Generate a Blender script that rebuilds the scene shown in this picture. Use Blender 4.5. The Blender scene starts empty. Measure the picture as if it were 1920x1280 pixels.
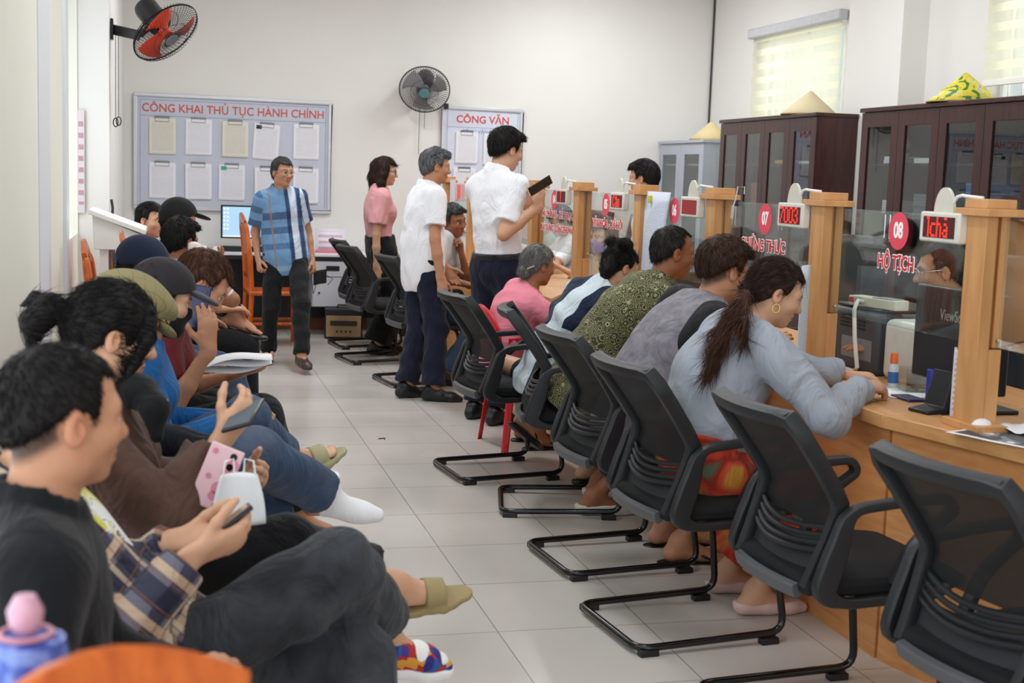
import bpy, bmesh, math, random
import numpy as np
from mathutils import Vector, Matrix, Euler
random.seed(7)
sc = bpy.context.scene
COL = sc.collection
PI = math.pi

# ---------------------------------------------------------------- camera
FPX, PITCH, YAW, ROLL, EYE = 2511.7, .1223, .2529, -.0340, 1.50
_cy, _sy, _cp, _sp = math.cos(YAW), math.sin(YAW), math.cos(PITCH), math.sin(PITCH)
_f = np.array([_sy*_cp, _cy*_cp, -_sp]); _r = np.array([_cy, -_sy, 0.]); _d = np.cross(_f, _r)
_r2 = math.cos(ROLL)*_r + math.sin(ROLL)*_d; _d2 = -math.sin(ROLL)*_r + math.cos(ROLL)*_d
CAMM = np.array([_r2, _d2, _f]); CAMC = np.array([0, 0, EYE])
cam = bpy.data.cameras.new('camera'); camo = bpy.data.objects.new('camera', cam); COL.objects.link(camo)
m = Matrix.Identity(4)
for i in range(3):
    m[i][0] = _r2[i]; m[i][1] = -_d2[i]; m[i][2] = -_f[i]; m[i][3] = CAMC[i]
camo.matrix_world = m
cam.sensor_width = 36.0; cam.lens = FPX/1920*36.0; cam.clip_start = .05; cam.clip_end = 200
cam.dof.use_dof = True; cam.dof.focus_distance = 6.2; cam.dof.aperture_fstop = 5.0
sc.camera = camo

def A(px, py, X=None, Y=None, Z=None):
    """point of the room seen at a photo pixel, at a known distance X, Y or height Z"""
    d = CAMM.T @ np.array([(px-960)/FPX, (py-640)/FPX, 1.])
    if X is not None: s = X/d[0]
    elif Y is not None: s = Y/d[1]
    else: s = (Z-EYE)/d[2]
    return Vector(CAMC + d*s)

# ---------------------------------------------------------------- world, lights, exposure
w = bpy.data.worlds.new('world'); sc.world = w; w.use_nodes = True
bg = w.node_tree.nodes['Background']; bg.inputs[0].default_value = (.93, .97, 1, 1); bg.inputs[1].default_value = 1.0
sc.view_settings.view_transform = 'Standard'; sc.view_settings.look = 'None'
sc.view_settings.gamma = 1; sc.view_settings.use_curve_mapping = False
sc.view_settings.exposure = -.32
sc.cycles.use_denoising = True
sc.cycles.max_bounces = 7; sc.cycles.diffuse_bounces = 4; sc.cycles.glossy_bounces = 3
sc.cycles.transparent_max_bounces = 12; sc.cycles.transmission_bounces = 4
sc.cycles.caustics_reflective = False; sc.cycles.caustics_refractive = False
sc.cycles.sample_clamp_indirect = 6

def area(name, loc, tgt, sx, sy, watts, col=(1, 1, 1)):
    l = bpy.data.lights.new(name, 'AREA'); l.shape = 'RECTANGLE'; l.size = sx; l.size_y = sy
    l.energy = watts; l.color = col
    o = bpy.data.objects.new(name, l); COL.objects.link(o); o.location = loc
    o.rotation_euler = (Vector(tgt)-Vector(loc)).to_track_quat('-Z', 'Y').to_euler()
    return o
DAY = (.88, .95, 1.0)
area('daylight_entrance', (2.0, -2.55, 1.7), (2.2, 6, 1.3), 5.0, 2.6, 82, DAY)
area('daylight_left_door', (-.80, 2.0, 1.6), (3, 3.2, 1.0), 4.2, 2.2, 56, DAY)
area('daylight_left_window', (-.74, 8.3, 1.9), (3, 9.0, 1.2), 1.7, 1.6, 30, DAY)
area('daylight_right_window', (5.62, 10.8, 2.05), (2, 10.4, 1.0), 1.6, 1.5, 17, (1, .98, .93))
area('daylight_right_window_near', (5.62, 7.1, 2.3), (2, 6.8, 1.0), 1.6, 1.5, 17, (1, .98, .93))
for i, (x, y) in enumerate(((1.1, 3.2), (1.1, 6.6), (1.1, 10.2), (3.7, 4.6), (3.7, 8.2), (3.7, 11.2))):  # unseen ceiling lights added to brighten the room, stronger towards the back
    area('added_ceiling_light', (x, y, 3.49), (x, y, 0), .3, 1.2, 26 if y < 5 else (46 if y < 9 else 55), (.95, .97, 1.0))

# ---------------------------------------------------------------- materials
def newmat(name):
    m = bpy.data.materials.new(name); m.use_nodes = True
    nt = m.node_tree; b = nt.nodes['Principled BSDF']
    return m, nt, b
def N(nt, t, **k):
    n = nt.nodes.new('ShaderNode'+t)
    for a, v in k.items():
        if a.startswith('_'): n.inputs[int(a[1:])].default_value = v
        else: setattr(n, a, v)
    return n
def c4(c): return (*c, 1) if len(c) == 3 else c
def srgb(h):
    if isinstance(h, str): h = tuple(int(h[i:i+2], 16) for i in (0, 2, 4))
    return tuple((v/255/12.92 if v/255 <= .04045 else ((v/255+.055)/1.055)**2.4) for v in h)
MATS = {}
def M_(name, col, rough=.6, metal=0, var=.06, scale=18, bump=0, bscale=60, coord='Object', spec=.5, sheen=0, stretch=None, trans=0):
    """plain surface with faint mottling and optional fine bump"""
    if name in MATS: return MATS[name]
    m, nt, b = newmat(name)
    if isinstance(col, str): col = srgb(col)
    tc = N(nt, 'TexCoord'); src = tc.outputs[coord]
    if coord == 'rest':
        pass
    if stretch:
        mp = N(nt, 'Mapping'); mp.inputs['Scale'].default_value = stretch; nt.links.new(src, mp.inputs[0]); src = mp.outputs[0]
    nz = N(nt, 'TexNoise'); nz.inputs['Scale'].default_value = scale; nz.inputs['Detail'].default_value = 3
    nt.links.new(src, nz.inputs['Vector'])
    mx = N(nt, 'Mix', data_type='RGBA', clamp_factor=True)
    nt.links.new(nz.outputs[0], mx.inputs[0])
    mx.inputs[6].default_value = c4([max(0, v*(1-var*2)) for v in col]); mx.inputs[7].default_value = c4([min(1, v*(1+var*2)) for v in col])
    nt.links.new(mx.outputs[2], b.inputs['Base Color'])
    b.inputs['Roughness'].default_value = rough; b.inputs['Metallic'].default_value = metal
    b.inputs['Specular IOR Level'].default_value = spec
    if sheen: b.inputs['Sheen Weight'].default_value = sheen
    if trans: b.inputs['Transmission Weight'].default_value = trans
    if bump:
        n2 = N(nt, 'TexNoise'); n2.inputs['Scale'].default_value = bscale; n2.inputs['Detail'].default_value = 4
        nt.links.new(src, n2.inputs['Vector'])
        bp = N(nt, 'Bump'); bp.inputs['Strength'].default_value = bump; bp.inputs['Distance'].default_value = .01
        nt.links.new(n2.outputs[0], bp.inputs['Height']); nt.links.new(bp.outputs[0], b.inputs['Normal'])
    MATS[name] = m
    return m
def wood(name, c1, c2, axis=(1, 1, 12), rough=.38, scale=3.):
    if name in MATS: return MATS[name]
    m, nt, b = newmat(name); tc = N(nt, 'TexCoord'); mp = N(nt, 'Mapping'); mp.inputs['Scale'].default_value = axis
    nt.links.new(tc.outputs['Object'], mp.inputs[0])
    nz = N(nt, 'TexNoise'); nz.inputs['Scale'].default_value = scale; nz.inputs['Detail'].default_value = 6; nz.inputs['Distortion'].default_value = .6
    nt.links.new(mp.outputs[0], nz.inputs['Vector'])
    cr = N(nt, 'ValToRGB'); cr.color_ramp.elements[0].position = .3; cr.color_ramp.elements[1].position = .72
    cr.color_ramp.elements[0].color = c4(srgb(c1)); cr.color_ramp.elements[1].color = c4(srgb(c2))
    nt.links.new(nz.outputs[0], cr.inputs[0]); nt.links.new(cr.outputs[0], b.inputs['Base Color'])
    b.inputs['Roughness'].default_value = rough
    MATS[name] = m
    return m
def emis(name, col, s):
    if name in MATS: return MATS[name]
    m, nt, b = newmat(name); c = c4(srgb(col))
    b.inputs['Base Color'].default_value = c; b.inputs['Emission Color'].default_value = c; b.inputs['Emission Strength'].default_value = s
    MATS[name] = m
    return m
def glassy(name, tint=(.93, .97, .95), refl=.035, rough=.01):
    """thin pane: transparent with Fresnel reflection"""
    if name in MATS: return MATS[name]
    m, nt, b = newmat(name); nt.nodes.remove(b)
    out = nt.nodes['Material Output']
    t = N(nt, 'BsdfTransparent'); t.inputs[0].default_value = c4(tint)
    g = N(nt, 'BsdfGlossy'); g.inputs['Roughness'].default_value = rough
    lw = N(nt, 'LayerWeight'); lw.inputs[0].default_value = .5
    pw = N(nt, 'Math', operation='POWER', _1=4.); nt.links.new(lw.outputs['Facing'], pw.inputs[0])
    f = N(nt, 'MapRange'); f.inputs['To Min'].default_value = refl; f.inputs['To Max'].default_value = .9; nt.links.new(pw.outputs[0], f.inputs[0])
    mx = N(nt, 'MixShader'); nt.links.new(f.outputs[0], mx.inputs[0]); nt.links.new(t.outputs[0], mx.inputs[1]); nt.links.new(g.outputs[0], mx.inputs[2])
    nt.links.new(mx.outputs[0], out.inputs[0])
    MATS[name] = m
    return m
def sheer(name, col, alpha, rough=.7):
    """woven mesh one can partly see through"""
    if name in MATS: return MATS[name]
    m, nt, b = newmat(name); b.inputs['Base Color'].default_value = c4(srgb(col)); b.inputs['Roughness'].default_value = rough
    b.inputs['Alpha'].default_value = alpha
    MATS[name] = m
    return m

WALLC = M_('cream_wall_paint', 'eae8e4', .75, var=.012, scale=3, bump=.02, bscale=150)
WALLL = M_('pale_green_wall_paint', 'f2f3e6', .75, var=.012, scale=3)
WHITE = M_('white_paint', 'f2f2f0', .5, var=.01)
BLACKP = M_('black_plastic', '15161a', .42, var=.1, scale=40)
BLACKM = M_('black_tube_steel', '0b0b0d', .22, var=.05, spec=.6)
GREYP = M_('charcoal_plastic', '1e2024', .5, var=.08, scale=30, bump=.02, bscale=400)
GREYL = M_('grey_plastic', '6d7076', .5, var=.06)
SEATF = M_('black_seat_fabric', '0f1013', .9, var=.15, scale=200, bump=.1, bscale=700)
MESHF = sheer('black_mesh_fabric', '121213', .95, .8)
BEECH = wood('beech_laminate', 'c48a52', 'dba56c', (2, 2, .35), .42, 8)
BEECHH = wood('beech_laminate_top', 'cd9058', 'dca86e', (8, .8, 8), .35, 5)
BEECHV = wood('beech_laminate_panel', 'cf8a50', 'e0a468', (8, .8, 9), .4, 4)
DKWOOD = wood('dark_mahogany', '2a100d', '45201b', (6, 6, .6), .35, 5)
ORWOOD = wood('orange_varnished_wood', 'b04a14', 'dc7026', (7, 7, .8), .22, 5)
CHROME = M_('chrome_metal', 'd5d7d8', .2, 1, var=.02)
GREYMET = M_('grey_painted_steel', 'aeb4bf', .4, var=.03)
PAPER = M_('white_paper', 'f1f1f4', .8, var=.01)
GLASS = glassy('clear_glass')
CABGLASS = glassy('cabinet_glass', (.80, .84, .84), .06)
REDP = M_('red_plastic', 'd31f2c', .3, var=.05, spec=.5)

# ---------------------------------------------------------------- mesh helpers
class MB:
    """collects simple solids and links them as one mesh object"""
    def __init__(s): s.v = []; s.f = []; s.mi = []; s.cur = 0
    def add(s, vs, fs):
        o = len(s.v); s.v += [tuple(p) for p in vs]; s.f += [tuple(i+o for i in f) for f in fs]; s.mi += [s.cur]*len(fs)
        return s
    def box(s, x0, x1, y0, y1, z0, z1):
        return s.add([(x, y, z) for x in (x0, x1) for y in (y0, y1) for z in (z0, z1)],
                     [(0, 1, 3, 2), (4, 6, 7, 5), (0, 4, 5, 1), (2, 3, 7, 6), (0, 2, 6, 4), (1, 5, 7, 3)])
    def prism(s, pts, z0, z1, axis='z'):
        n = len(pts)
        def P(p, h): return (p[0], p[1], h) if axis == 'z' else ((p[0], h, p[1]) if axis == 'y' else (h, p[0], p[1]))
        vs = [P(p, z0) for p in pts]+[P(p, z1) for p in pts]
        return s.add(vs, [tuple(range(n))[::-1], tuple(range(n, 2*n))]+[(i, (i+1) % n, (i+1) % n+n, i+n) for i in range(n)])
    def tube(s, path, r, n=10, closed=False, ry=None, side=None, cap=True):
        """sweep a round (or r by ry flat) section along a path; side fixes the direction of ry"""
        P = [Vector(p) for p in path]; m = len(P); ring = []
        prev = None; vs = []; fs = []
        for i, p in enumerate(P):
            a = P[(i-1) % m] if (closed or i) else p; b = P[(i+1) % m] if (closed or i < m-1) else p
            t = (b-a).normalized()
            if side is not None: u = Vector(side)
            elif prev is None: u = Vector((0, 0, 1)) if abs(t.z) < .9 else Vector((1, 0, 0))
            else: u = prev
            u = (u-t*u.dot(t)).normalized(); prev = u; v = t.cross(u)
            rr = r[i] if isinstance(r, (list, tuple)) else r; rb = rr if ry is None else (ry[i] if isinstance(ry, (list, tuple)) else ry)
            for k in range(n):
                an = 2*PI*k/n
                ca, sa = math.cos(an), math.sin(an)
                if ry is not None:     # rounded rectangle
                    e = .45; ca = math.copysign(abs(ca)**e, ca); sa = math.copysign(abs(sa)**e, sa)
                vs.append(p+u*(rb*ca)+v*(rr*sa))
        for i in range(m if closed else m-1):
            j = (i+1) % m
            for k in range(n): fs.append((i*n+k, i*n+(k+1) % n, j*n+(k+1) % n, j*n+k))
        if not closed and cap: fs += [tuple(range(n))[::-1], tuple(range((m-1)*n, m*n))]
        return s.add(vs, fs)
    def lathe(s, prof, n=24, c=(0, 0, 0), cap=True):
        vs = []; fs = []
        for (r, z) in prof:
            for k in range(n): vs.append((c[0]+r*math.cos(2*PI*k/n), c[1]+r*math.sin(2*PI*k/n), c[2]+z))
        for i in range(len(prof)-1):
            for k in range(n): fs.append((i*n+k, i*n+(k+1) % n, (i+1)*n+(k+1) % n, (i+1)*n+k))
        if cap: fs += [tuple(range(n))[::-1], tuple(range((len(prof)-1)*n, len(prof)*n))]
        return s.add(vs, fs)
    def ball(s, c, r, n=16, m=10):
        rx, ry, rz = (r, r, r) if not isinstance(r, (tuple, list)) else r
        vs = []; fs = []
        for i in range(m+1):
            th = PI*i/m
            for k in range(n): vs.append((c[0]+rx*math.sin(th)*math.cos(2*PI*k/n), c[1]+ry*math.sin(th)*math.sin(2*PI*k/n), c[2]+rz*math.cos(th)))
        for i in range(m):
            for k in range(n): fs.append((i*n+k, (i+1)*n+k, (i+1)*n+(k+1) % n, i*n+(k+1) % n))
        return s.add(vs, fs)
    def grid(s, fn, nu, nv):
        vs = [fn(i/nu, j/nv) for i in range(nu+1) for j in range(nv+1)]
        return s.add(vs, [(i*(nv+1)+j, (i+1)*(nv+1)+j, (i+1)*(nv+1)+j+1, i*(nv+1)+j+1) for i in range(nu) for j in range(nv)])
    def xf(s, mat, start=0):
        s.v[start:] = [tuple(mat @ Vector(p)) for p in s.v[start:]]
        return s
    def build(s, name, mat, parent=None, bevel=0, smooth=None, solid=0, seg=2):
        me = bpy.data.meshes.new(name); me.from_pydata(s.v, [], s.f)
        mats = mat if isinstance(mat, (list, tuple)) else [mat]
        for q in mats: me.materials.append(q)
        if len(mats) > 1: me.polygons.foreach_set('material_index', s.mi)
        bm = bmesh.new(); bm.from_mesh(me)
        bmesh.ops.remove_doubles(bm, verts=bm.verts, dist=1e-6)
        bmesh.ops.recalc_face_normals(bm, faces=bm.faces); bm.to_mesh(me); bm.free()
        sm = smooth if smooth is not None else True
        if sm:
            me.polygons.foreach_set('use_smooth', [True]*len(me.polygons))
            me.set_sharp_from_angle(angle=math.radians(38))
        o = bpy.data.objects.new(name, me); COL.objects.link(o)
        if parent: o.parent = parent
        if solid:
            q = o.modifiers.new('solid', 'SOLIDIFY'); q.thickness = solid; q.offset = 0
        if bevel:
            q = o.modifiers.new('bevel', 'BEVEL'); q.width = bevel; q.segments = seg; q.limit_method = 'ANGLE'; q.angle_limit = math.radians(40)
        return o
def tag(o, label=None, cat=None, group=None, kind=None):
    if label: o['label'] = label
    if cat: o['category'] = cat
    if group: o['group'] = group
    if kind: o['kind'] = kind
    return o
def thing(name, label, cat, loc=(0, 0, 0), rotz=0, group=None):
    o = bpy.data.objects.new(name, None); COL.objects.link(o); o.empty_display_size = .1
    o.location = loc; o.rotation_euler = (0, 0, rotz)
    return tag(o, label, cat, group)
def struct(name, mb, mat, **k): return tag(mb.build(name, mat, **k), kind='structure')
def copy_tree(o, parent=None):
    c = o.copy(); COL.objects.link(c)
    if parent: c.parent = parent
    for ch in list(o.children): copy_tree(ch, c)
    return c
FACE_NX = Matrix(((0, 0, -1), (-1, 0, 0), (0, 1, 0)))     # lettering that faces -X
FACE_NY = Matrix(((1, 0, 0), (0, 0, -1), (0, 1, 0)))      # lettering that faces -Y
def text(name, s, size, loc, rot, mat, parent=None, off=0., ext=.0004, sx=1., align='CENTER', width=None):
    cu = bpy.data.curves.new(name, 'FONT'); cu.body = s; cu.size = size; cu.offset = off; cu.extrude = ext
    cu.align_x = align; cu.align_y = 'CENTER'; cu.resolution_u = 3
    o = bpy.data.objects.new(name, cu); COL.objects.link(o)
    dg = bpy.context.evaluated_depsgraph_get()
    me = bpy.data.meshes.new_from_object(o.evaluated_get(dg)); bpy.data.objects.remove(o); bpy.data.curves.remove(cu)
    me.materials.clear(); me.materials.append(mat)
    if width:
        xs_ = [v.co.x for v in me.vertices]; sx = width/(max(xs_)-min(xs_))
    o = bpy.data.objects.new(name, me); COL.objects.link(o)
    R = rot.to_4x4() if len(rot.row) == 3 else rot
    me.transform(Matrix.Translation(loc) @ R @ Matrix.Diagonal((sx, 1, 1, 1)))
    if parent: o.parent = parent
    return o

# ---------------------------------------------------------------- the room
YB, XR, XL, ZC = 12.83, 5.30, -.60, 3.55
def floor_mat():
    m, nt, b = newmat('floor_tiles'); tc = N(nt, 'TexCoord'); mp = N(nt, 'Mapping')
    nt.links.new(tc.outputs['Object'], mp.inputs[0]); mp.inputs['Location'].default_value = (-.0273, -.0266, 0)
    br = N(nt, 'TexBrick', offset=0, squash=1); br.inputs['Scale'].default_value = 1
    br.inputs['Brick Width'].default_value = .5173; br.inputs['Row Height'].default_value = .5173
    br.inputs['Mortar Size'].default_value = .0022; br.inputs['Mortar Smooth'].default_value = .2
    br.inputs['Color1'].default_value = c4(srgb('d8d2cc')); br.inputs['Color2'].default_value = c4(srgb('d2ccc5')); br.inputs['Mortar'].default_value = c4(srgb('938b84'))
    nt.links.new(mp.outputs[0], br.inputs['Vector'])
    nz = N(nt, 'TexNoise'); nz.inputs['Scale'].default_value = 1.6; nz.inputs['Detail'].default_value = 2; nt.links.new(tc.outputs['Object'], nz.inputs['Vector'])
    mx = N(nt, 'Mix', data_type='RGBA', blend_type='MULTIPLY'); mx.inputs[0].default_value = .25
    nt.links.new(br.outputs[0], mx.inputs[6]); cr = N(nt, 'ValToRGB'); cr.color_ramp.elements[0].color = (.8, .78, .75, 1); cr.color_ramp.elements[0].position = .3; cr.color_ramp.elements[1].position = .7
    nt.links.new(nz.outputs[0], cr.inputs[0]); nt.links.new(cr.outputs[0], mx.inputs[7])
    nt.links.new(mx.outputs[2], b.inputs['Base Color'])
    r2 = N(nt, 'MapRange'); r2.inputs['To Min'].default_value = .16; r2.inputs['To Max'].default_value = .34
    nt.links.new(nz.outputs[0], r2.inputs[0]); nt.links.new(r2.outputs[0], b.inputs['Roughness'])
    bp = N(nt, 'Bump'); bp.inputs['Strength'].default_value = .25; bp.inputs['Distance'].default_value = .002; bp.invert = True
    nt.links.new(br.outputs['Fac'], bp.inputs['Height']); nt.links.new(bp.outputs[0], b.inputs['Normal'])
    return m
struct('floor', MB().box(-1.2, XR+.2, -3, YB+.2, -.1, 0), floor_mat())
struct('ceiling', MB().box(-1.2, XR+.2, -3, YB+.2, ZC, ZC+.1), WHITE)
struct('wall_back', MB().box(-1.2, XR+.2, YB, YB+.2, 0, ZC), WALLC)
# right wall, two window openings
W1 = (10.05, 11.78, 1.35, 2.86); W2 = (6.25, 8.05, 1.35, 2.86)
mb = MB(); T = XR+.2
mb.box(XR, T, W1[1], YB+.2, 0, ZC).box(XR, T, W2[1], W1[0], 0, ZC).box(XR, T, -3, W2[0], 0, ZC)
for W in (W1, W2): mb.box(XR, T, W[0], W[1], 0, W[2]).box(XR, T, W[0], W[1], W[3], ZC)
mb.box(XR-.21, XR, 8.82, 9.62, 0, ZC)
struct('wall_right', mb, WALLC)
# left wall: column by the back, window, piers
mb = MB()
mb.box(XL-.2, XL, 9.6, YB, 0, ZC).box(XL-.2, XL, 4.4, 8.5, 0, ZC).box(XL-.2, XL, 8.5, 9.6, 0, 1.02).box(XL-.2, XL, 8.5, 9.6, 2.95, ZC)
mb.box(XL-.2, XL, -3, -.4, 0, ZC).box(XL-.2, XL, -.4, 4.4, 3.0, ZC)
mb.box(XL, XL+.045, 4.4, 6.25, 0, ZC)
struct('wall_left', mb, WALLL)
struct('wall_left_column', MB().box(XL-.15, -.395, 9.62, YB, 0, ZC), WALLC)
mb = MB(); mb.box(XL-.1, XL+.02, 8.28, 8.5, 0, ZC); mb.box(XL-.01, XL+.05, 6.25, 6.82, 0, ZC); struct('trim_1', mb, M_('bluish_paint', 'e4e7ec', .6, var=.01))
struct('wall_front', MB().box(-1.2, XR+.2, -3, -2.8, 3.0, ZC).box(-1.2, -.5, -3, -2.8, 0, 3).box(4.5, XR+.2, -3, -2.8, 0, 3), WALLC)
# window 1 / 2 on the right: frame, bars, glass; blinds are things of their own
SKYW = emis('bright_daylight', 'fffdf0', 2.2)
for n, W in ((1, W1), (2, W2)):
    mb = MB()
    for y in (W[0]+.02, (W[0]+W[1])/2, W[1]-.02): mb.box(XR+.1, XR+.14, y-.02, y+.02, W[2], W[3])
    for z in (W[2]+.02, W[3]-.02, (W[2]+W[3])/2): mb.box(XR+.1, XR+.14, W[0], W[1], z-.02, z+.02)
    for k in range(1, 12): 
        y = W[0]+(W[1]-W[0])*k/12; mb.box(XR+.06, XR+.072, y-.006, y+.006, W[2], W[3])
    f = tag(mb.build('window_%d' % n, WHITE), kind='structure')
    MB().box(XR+.115, XR+.121, W[0], W[1], W[2], W[3]).build('glass_pane', GLASS, f)
def blind_mat():
    m, nt, b = newmat('zebra_blind_fabric'); nt.nodes.remove(b); out = nt.nodes['Material Output']
    tc = N(nt, 'TexCoord'); sp = N(nt, 'SeparateXYZ'); nt.links.new(tc.outputs['Object'], sp.inputs[0])
    mu = N(nt, 'Math', operation='MULTIPLY', _1=1/.125); nt.links.new(sp.outputs[2], mu.inputs[0])
    fr = N(nt, 'Math', operation='FRACT'); nt.links.new(mu.outputs[0], fr.inputs[0])
    gt = N(nt, 'Math', operation='GREATER_THAN', _1=.55); nt.links.new(fr.outputs[0], gt.inputs[0])
    d1 = N(nt, 'BsdfTranslucent'); d1.inputs[0].default_value = c4(srgb('f3f0da'))
    d0 = N(nt, 'BsdfDiffuse'); d0.inputs[0].default_value = c4(srgb('e9e5cf'))
    mm = N(nt, 'MixShader'); mm.inputs[0].default_value = .5; nt.links.new(d0.outputs[0], mm.inputs[1]); nt.links.new(d1.outputs[0], mm.inputs[2])
    tr = N(nt, 'BsdfTransparent'); mt = N(nt, 'MixShader'); mt.inputs[0].default_value = .38
    nt.links.new(mm.outputs[0], mt.inputs[1]); nt.links.new(tr.outputs[0], mt.inputs[2])
    fx = N(nt, 'MixShader'); nt.links.new(gt.outputs[0], fx.inputs[0]); nt.links.new(mt.outputs[0], fx.inputs[1]); nt.links.new(mm.outputs[0], fx.inputs[2])
    nt.links.new(fx.outputs[0], out.inputs[0]); return m
BL = blind_mat()
for W, zb, lab in ((W1, 1.5, 'striped cream roller blind over the window above the plain straw hat'), (W2, 2.24, 'striped cream roller blind half raised over the barred window near the painted hat')):
    t = thing('roller_blind', lab, 'blind', (XR, (W[0]+W[1])/2, W[3]), 0, 'zebra blinds on the right wall')
    hw = (W[1]-W[0])/2+.03
    MB().box(-.09, -.005, -hw, hw, -.02, .07).build('head_box', M_('blind_head_box', 'c9cbd0', .4), t, bevel=.015)
    nz = 40
    MB().grid(lambda u, v: (-.035+.002*math.sin(v*40), -hw+.04+u*(2*hw-.08), -.02-(W[3]-zb)*v), 1, nz).build('blind_fabric', BL, t)
    MB().box(-.045, -.025, -hw+.04, hw-.04, zb-W[3]-.04, zb-W[3]).build('bottom_rail', WHITE, t, bevel=.005)
struct('trim_2', MB().tube([(XR-.012, YB-.015, 0), (XR-.012, YB-.015, ZC)], .009), M_('dark_cable', '3a3936', .6))
# housings for the unseen ceiling lamps added to light the room
for i, (x, y) in enumerate(((1.1, 3.2), (1.1, 6.6), (1.1, 10.2), (3.7, 4.6), (3.7, 8.2), (3.7, 11.2))):
    t = thing('added_ceiling_lamp', 'long white ceiling lamp above the room', 'lamp', (x, y, ZC), 0, 'ceiling lamps')
    MB().box(-.16, .16, -.62, .62, -.05, 0).build('housing', WHITE, t, bevel=.01)

# ---------------------------------------------------------------- counter with glass booths
CX = 2.17
P0 = (CX, 12.3); P1 = (CX, 3.72); dv = Vector((.105, -.43)).normalized(); P2 = (CX+dv.x*3.2, 3.72+dv.y*3.2)
nrm = Vector((-dv.y, dv.x)); nrm = nrm if nrm.x > 0 else -nrm
DEP = .82
ct = thing('service_counter', 'long beech service counter running under the glass booths', 'counter', (0, 0, 0))
q = (CX+DEP, 3.72+.02)
MB().prism([P0, P1, (CX+DEP, 3.86), (CX+DEP, 12.3)], .755, .80).build('counter_top', BEECHH, ct, bevel=.004)
MB().box(CX+.035, CX+.06, 3.735, 12.25, 0, .755).build('front_panel', BEECHV, ct)
MB().box(CX+.06, CX+DEP-.05, 12.2, 12.25, 0, .755).build('side_panel', BEECHV, ct)
ct2 = thing('service_counter', 'angled beech counter section beyond the joint, holding crumpled printed sheets', 'counter', (0, 0, 0))
a = Vector(P1); bq = Vector(P2)
MB().prism([tuple(a), tuple(bq), tuple(bq+nrm*DEP), (CX+DEP, 3.857)], .755, .80).build('counter_top', BEECHH, ct2, bevel=.004)
a2 = a+nrm*.035; b2 = bq+nrm*.035
MB().prism([tuple(a2+dv*.01), tuple(b2), tuple(b2+nrm*.025), tuple(a2+nrm*.025+dv*.01)], 0, .755).build('front_panel', BEECHV, ct2)

PX = 2.335
PY = [3.48, 4.485, 5.49, 6.44, 7.50, 8.51, 9.45, 10.41, 11.40]
PZ = .80; PT = 1.432
post0 = None
plab = ['beech glass-holding post between panel 08 and the crumpled sheets', 'beech glass-holding post between panels 07 and 08', 'beech glass-holding post between panels 06 and 07', 'beech glass-holding post between panels 05 and 06',
        'beech glass-holding post between panels 04 and 05', 'beech glass-holding post just beyond panel 04, under the raised phone', 'beech glass-holding post hidden behind the man raising a phone', 'beech glass-holding post right of the red notice, beside the smiling seated man', 'farthest beech glass-holding post, left of the red notice']
for i, y in enumerate(PY):
    if post0 is None:
        t = post0 = thing('booth_post', plab[0], 'post', (PX, y, PZ), 0, 'beech posts along the counter')
        mb = MB(); mb.box(-.004, .0125, -.03, .03, .243, PT-PZ).box(-.042, -.0045, -.05, .05, 0, PT-PZ).box(.013, .042, -.042, .042, .247, PT-PZ)
        mb.box(-.004, .042, -.046, .046, 0, .2425)
        mb.build('shaft', BEECH, t, bevel=.002)
        mb = MB(); mb.box(-.062, .062, -.085, .085, PT-PZ, PT-PZ+.022).box(-.05, .05, -.055, .055, PT-PZ+.022, PT-PZ+.05).build('cap', BEECH, t, bevel=.002)
        MB().box(-.052, .052, -.095, .095, 0, .022).build('base_block', BEECH, t, bevel=.002)
        MB().ball((.028, -.046, .27), .006, 8, 6).tube([(.028, -.044, .25), (.028, -.05, .262)], .003, 6).build('glass_clamp', CHROME, t)
    else:
        t = copy_tree(post0); t.location = (PX, y, PZ); t['label'] = plab[i]
GX = PX+.004
REDS = emis('red_sticker', 'e2465a', .12); WST = emis('white_sticker', 'ffffff', .12); REDT = emis('red_lettering', 'd31b2b', .1)
plates = {0: ('08', ['HỘ TỊCH']), 1: ('07', ['CHỨNG THỰC']), 2: ('06', []), 3: ('05', ['VĂN HÓA - XÃ HỘI']), 4: ('04', ['TÀI CHÍNH - KẾ HOẠCH', 'XÂY DỰNG - CÔNG THƯƠNG']), 5: ('03', [])}
for i in range(len(PY)-1):
    y0, y1 = PY[i]+.052, PY[i+1]-.052
    nm = plates.get(i, ('', []))
    lab = 'clear glass panel with red number %s sticker' % nm[0] if nm[0] else 'clear glass booth panel near the back wall'
    if i > 5: lab += (' beside the red notice' if i == 7 else ' behind the man raising a phone')
    t = thing('booth_divider', lab, 'glass panel', (GX, (y0+y1)/2, 1.05), 0, 'glass panels of the booths')
    h = (y1-y0)/2
    MB().box(-.004, .004, -h, h, 0, .378).build('pane', GLASS, t)
    if nm[0]:
        cyc = {'08': 0., '07': .025, '06': .06, '05': .095, '04': .09}.get(nm[0], .05)
        cz = .325-.01
        MB().lathe([(.062, 0), (.062, .0006)], 40).xf(Matrix.Translation((-.0052, cyc, cz)) @ FACE_NX.to_4x4()).build('round_sticker', REDS, t)
        text('number', nm[0], .072, (-.0062, cyc, cz), FACE_NX, WST, t, off=.0022, sx=.8)
        for k, s in enumerate(nm[1]):
            wd, yo, zz_ = {'08': (.225, .005, .208), '07': (.42, .04, .205), '05': (.53, .06, .208), '04': (.74, .0, .224)}[nm[0]]
            z = zz_-.087*k; sz = .066 if nm[0] in ('08', '07') else .056
            yo = -yo if nm[0] != '05' else yo-.0
            text('lettering_outline', s, sz, (-.0052, -yo if nm[0] != '05' else yo, z), FACE_NX, WST, t, off=.0042, width=wd+.008)
            text('lettering', s, sz, (-.0064, -yo if nm[0] != '05' else yo, z), FACE_NX, REDT, t, off=.0011, width=wd)

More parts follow.
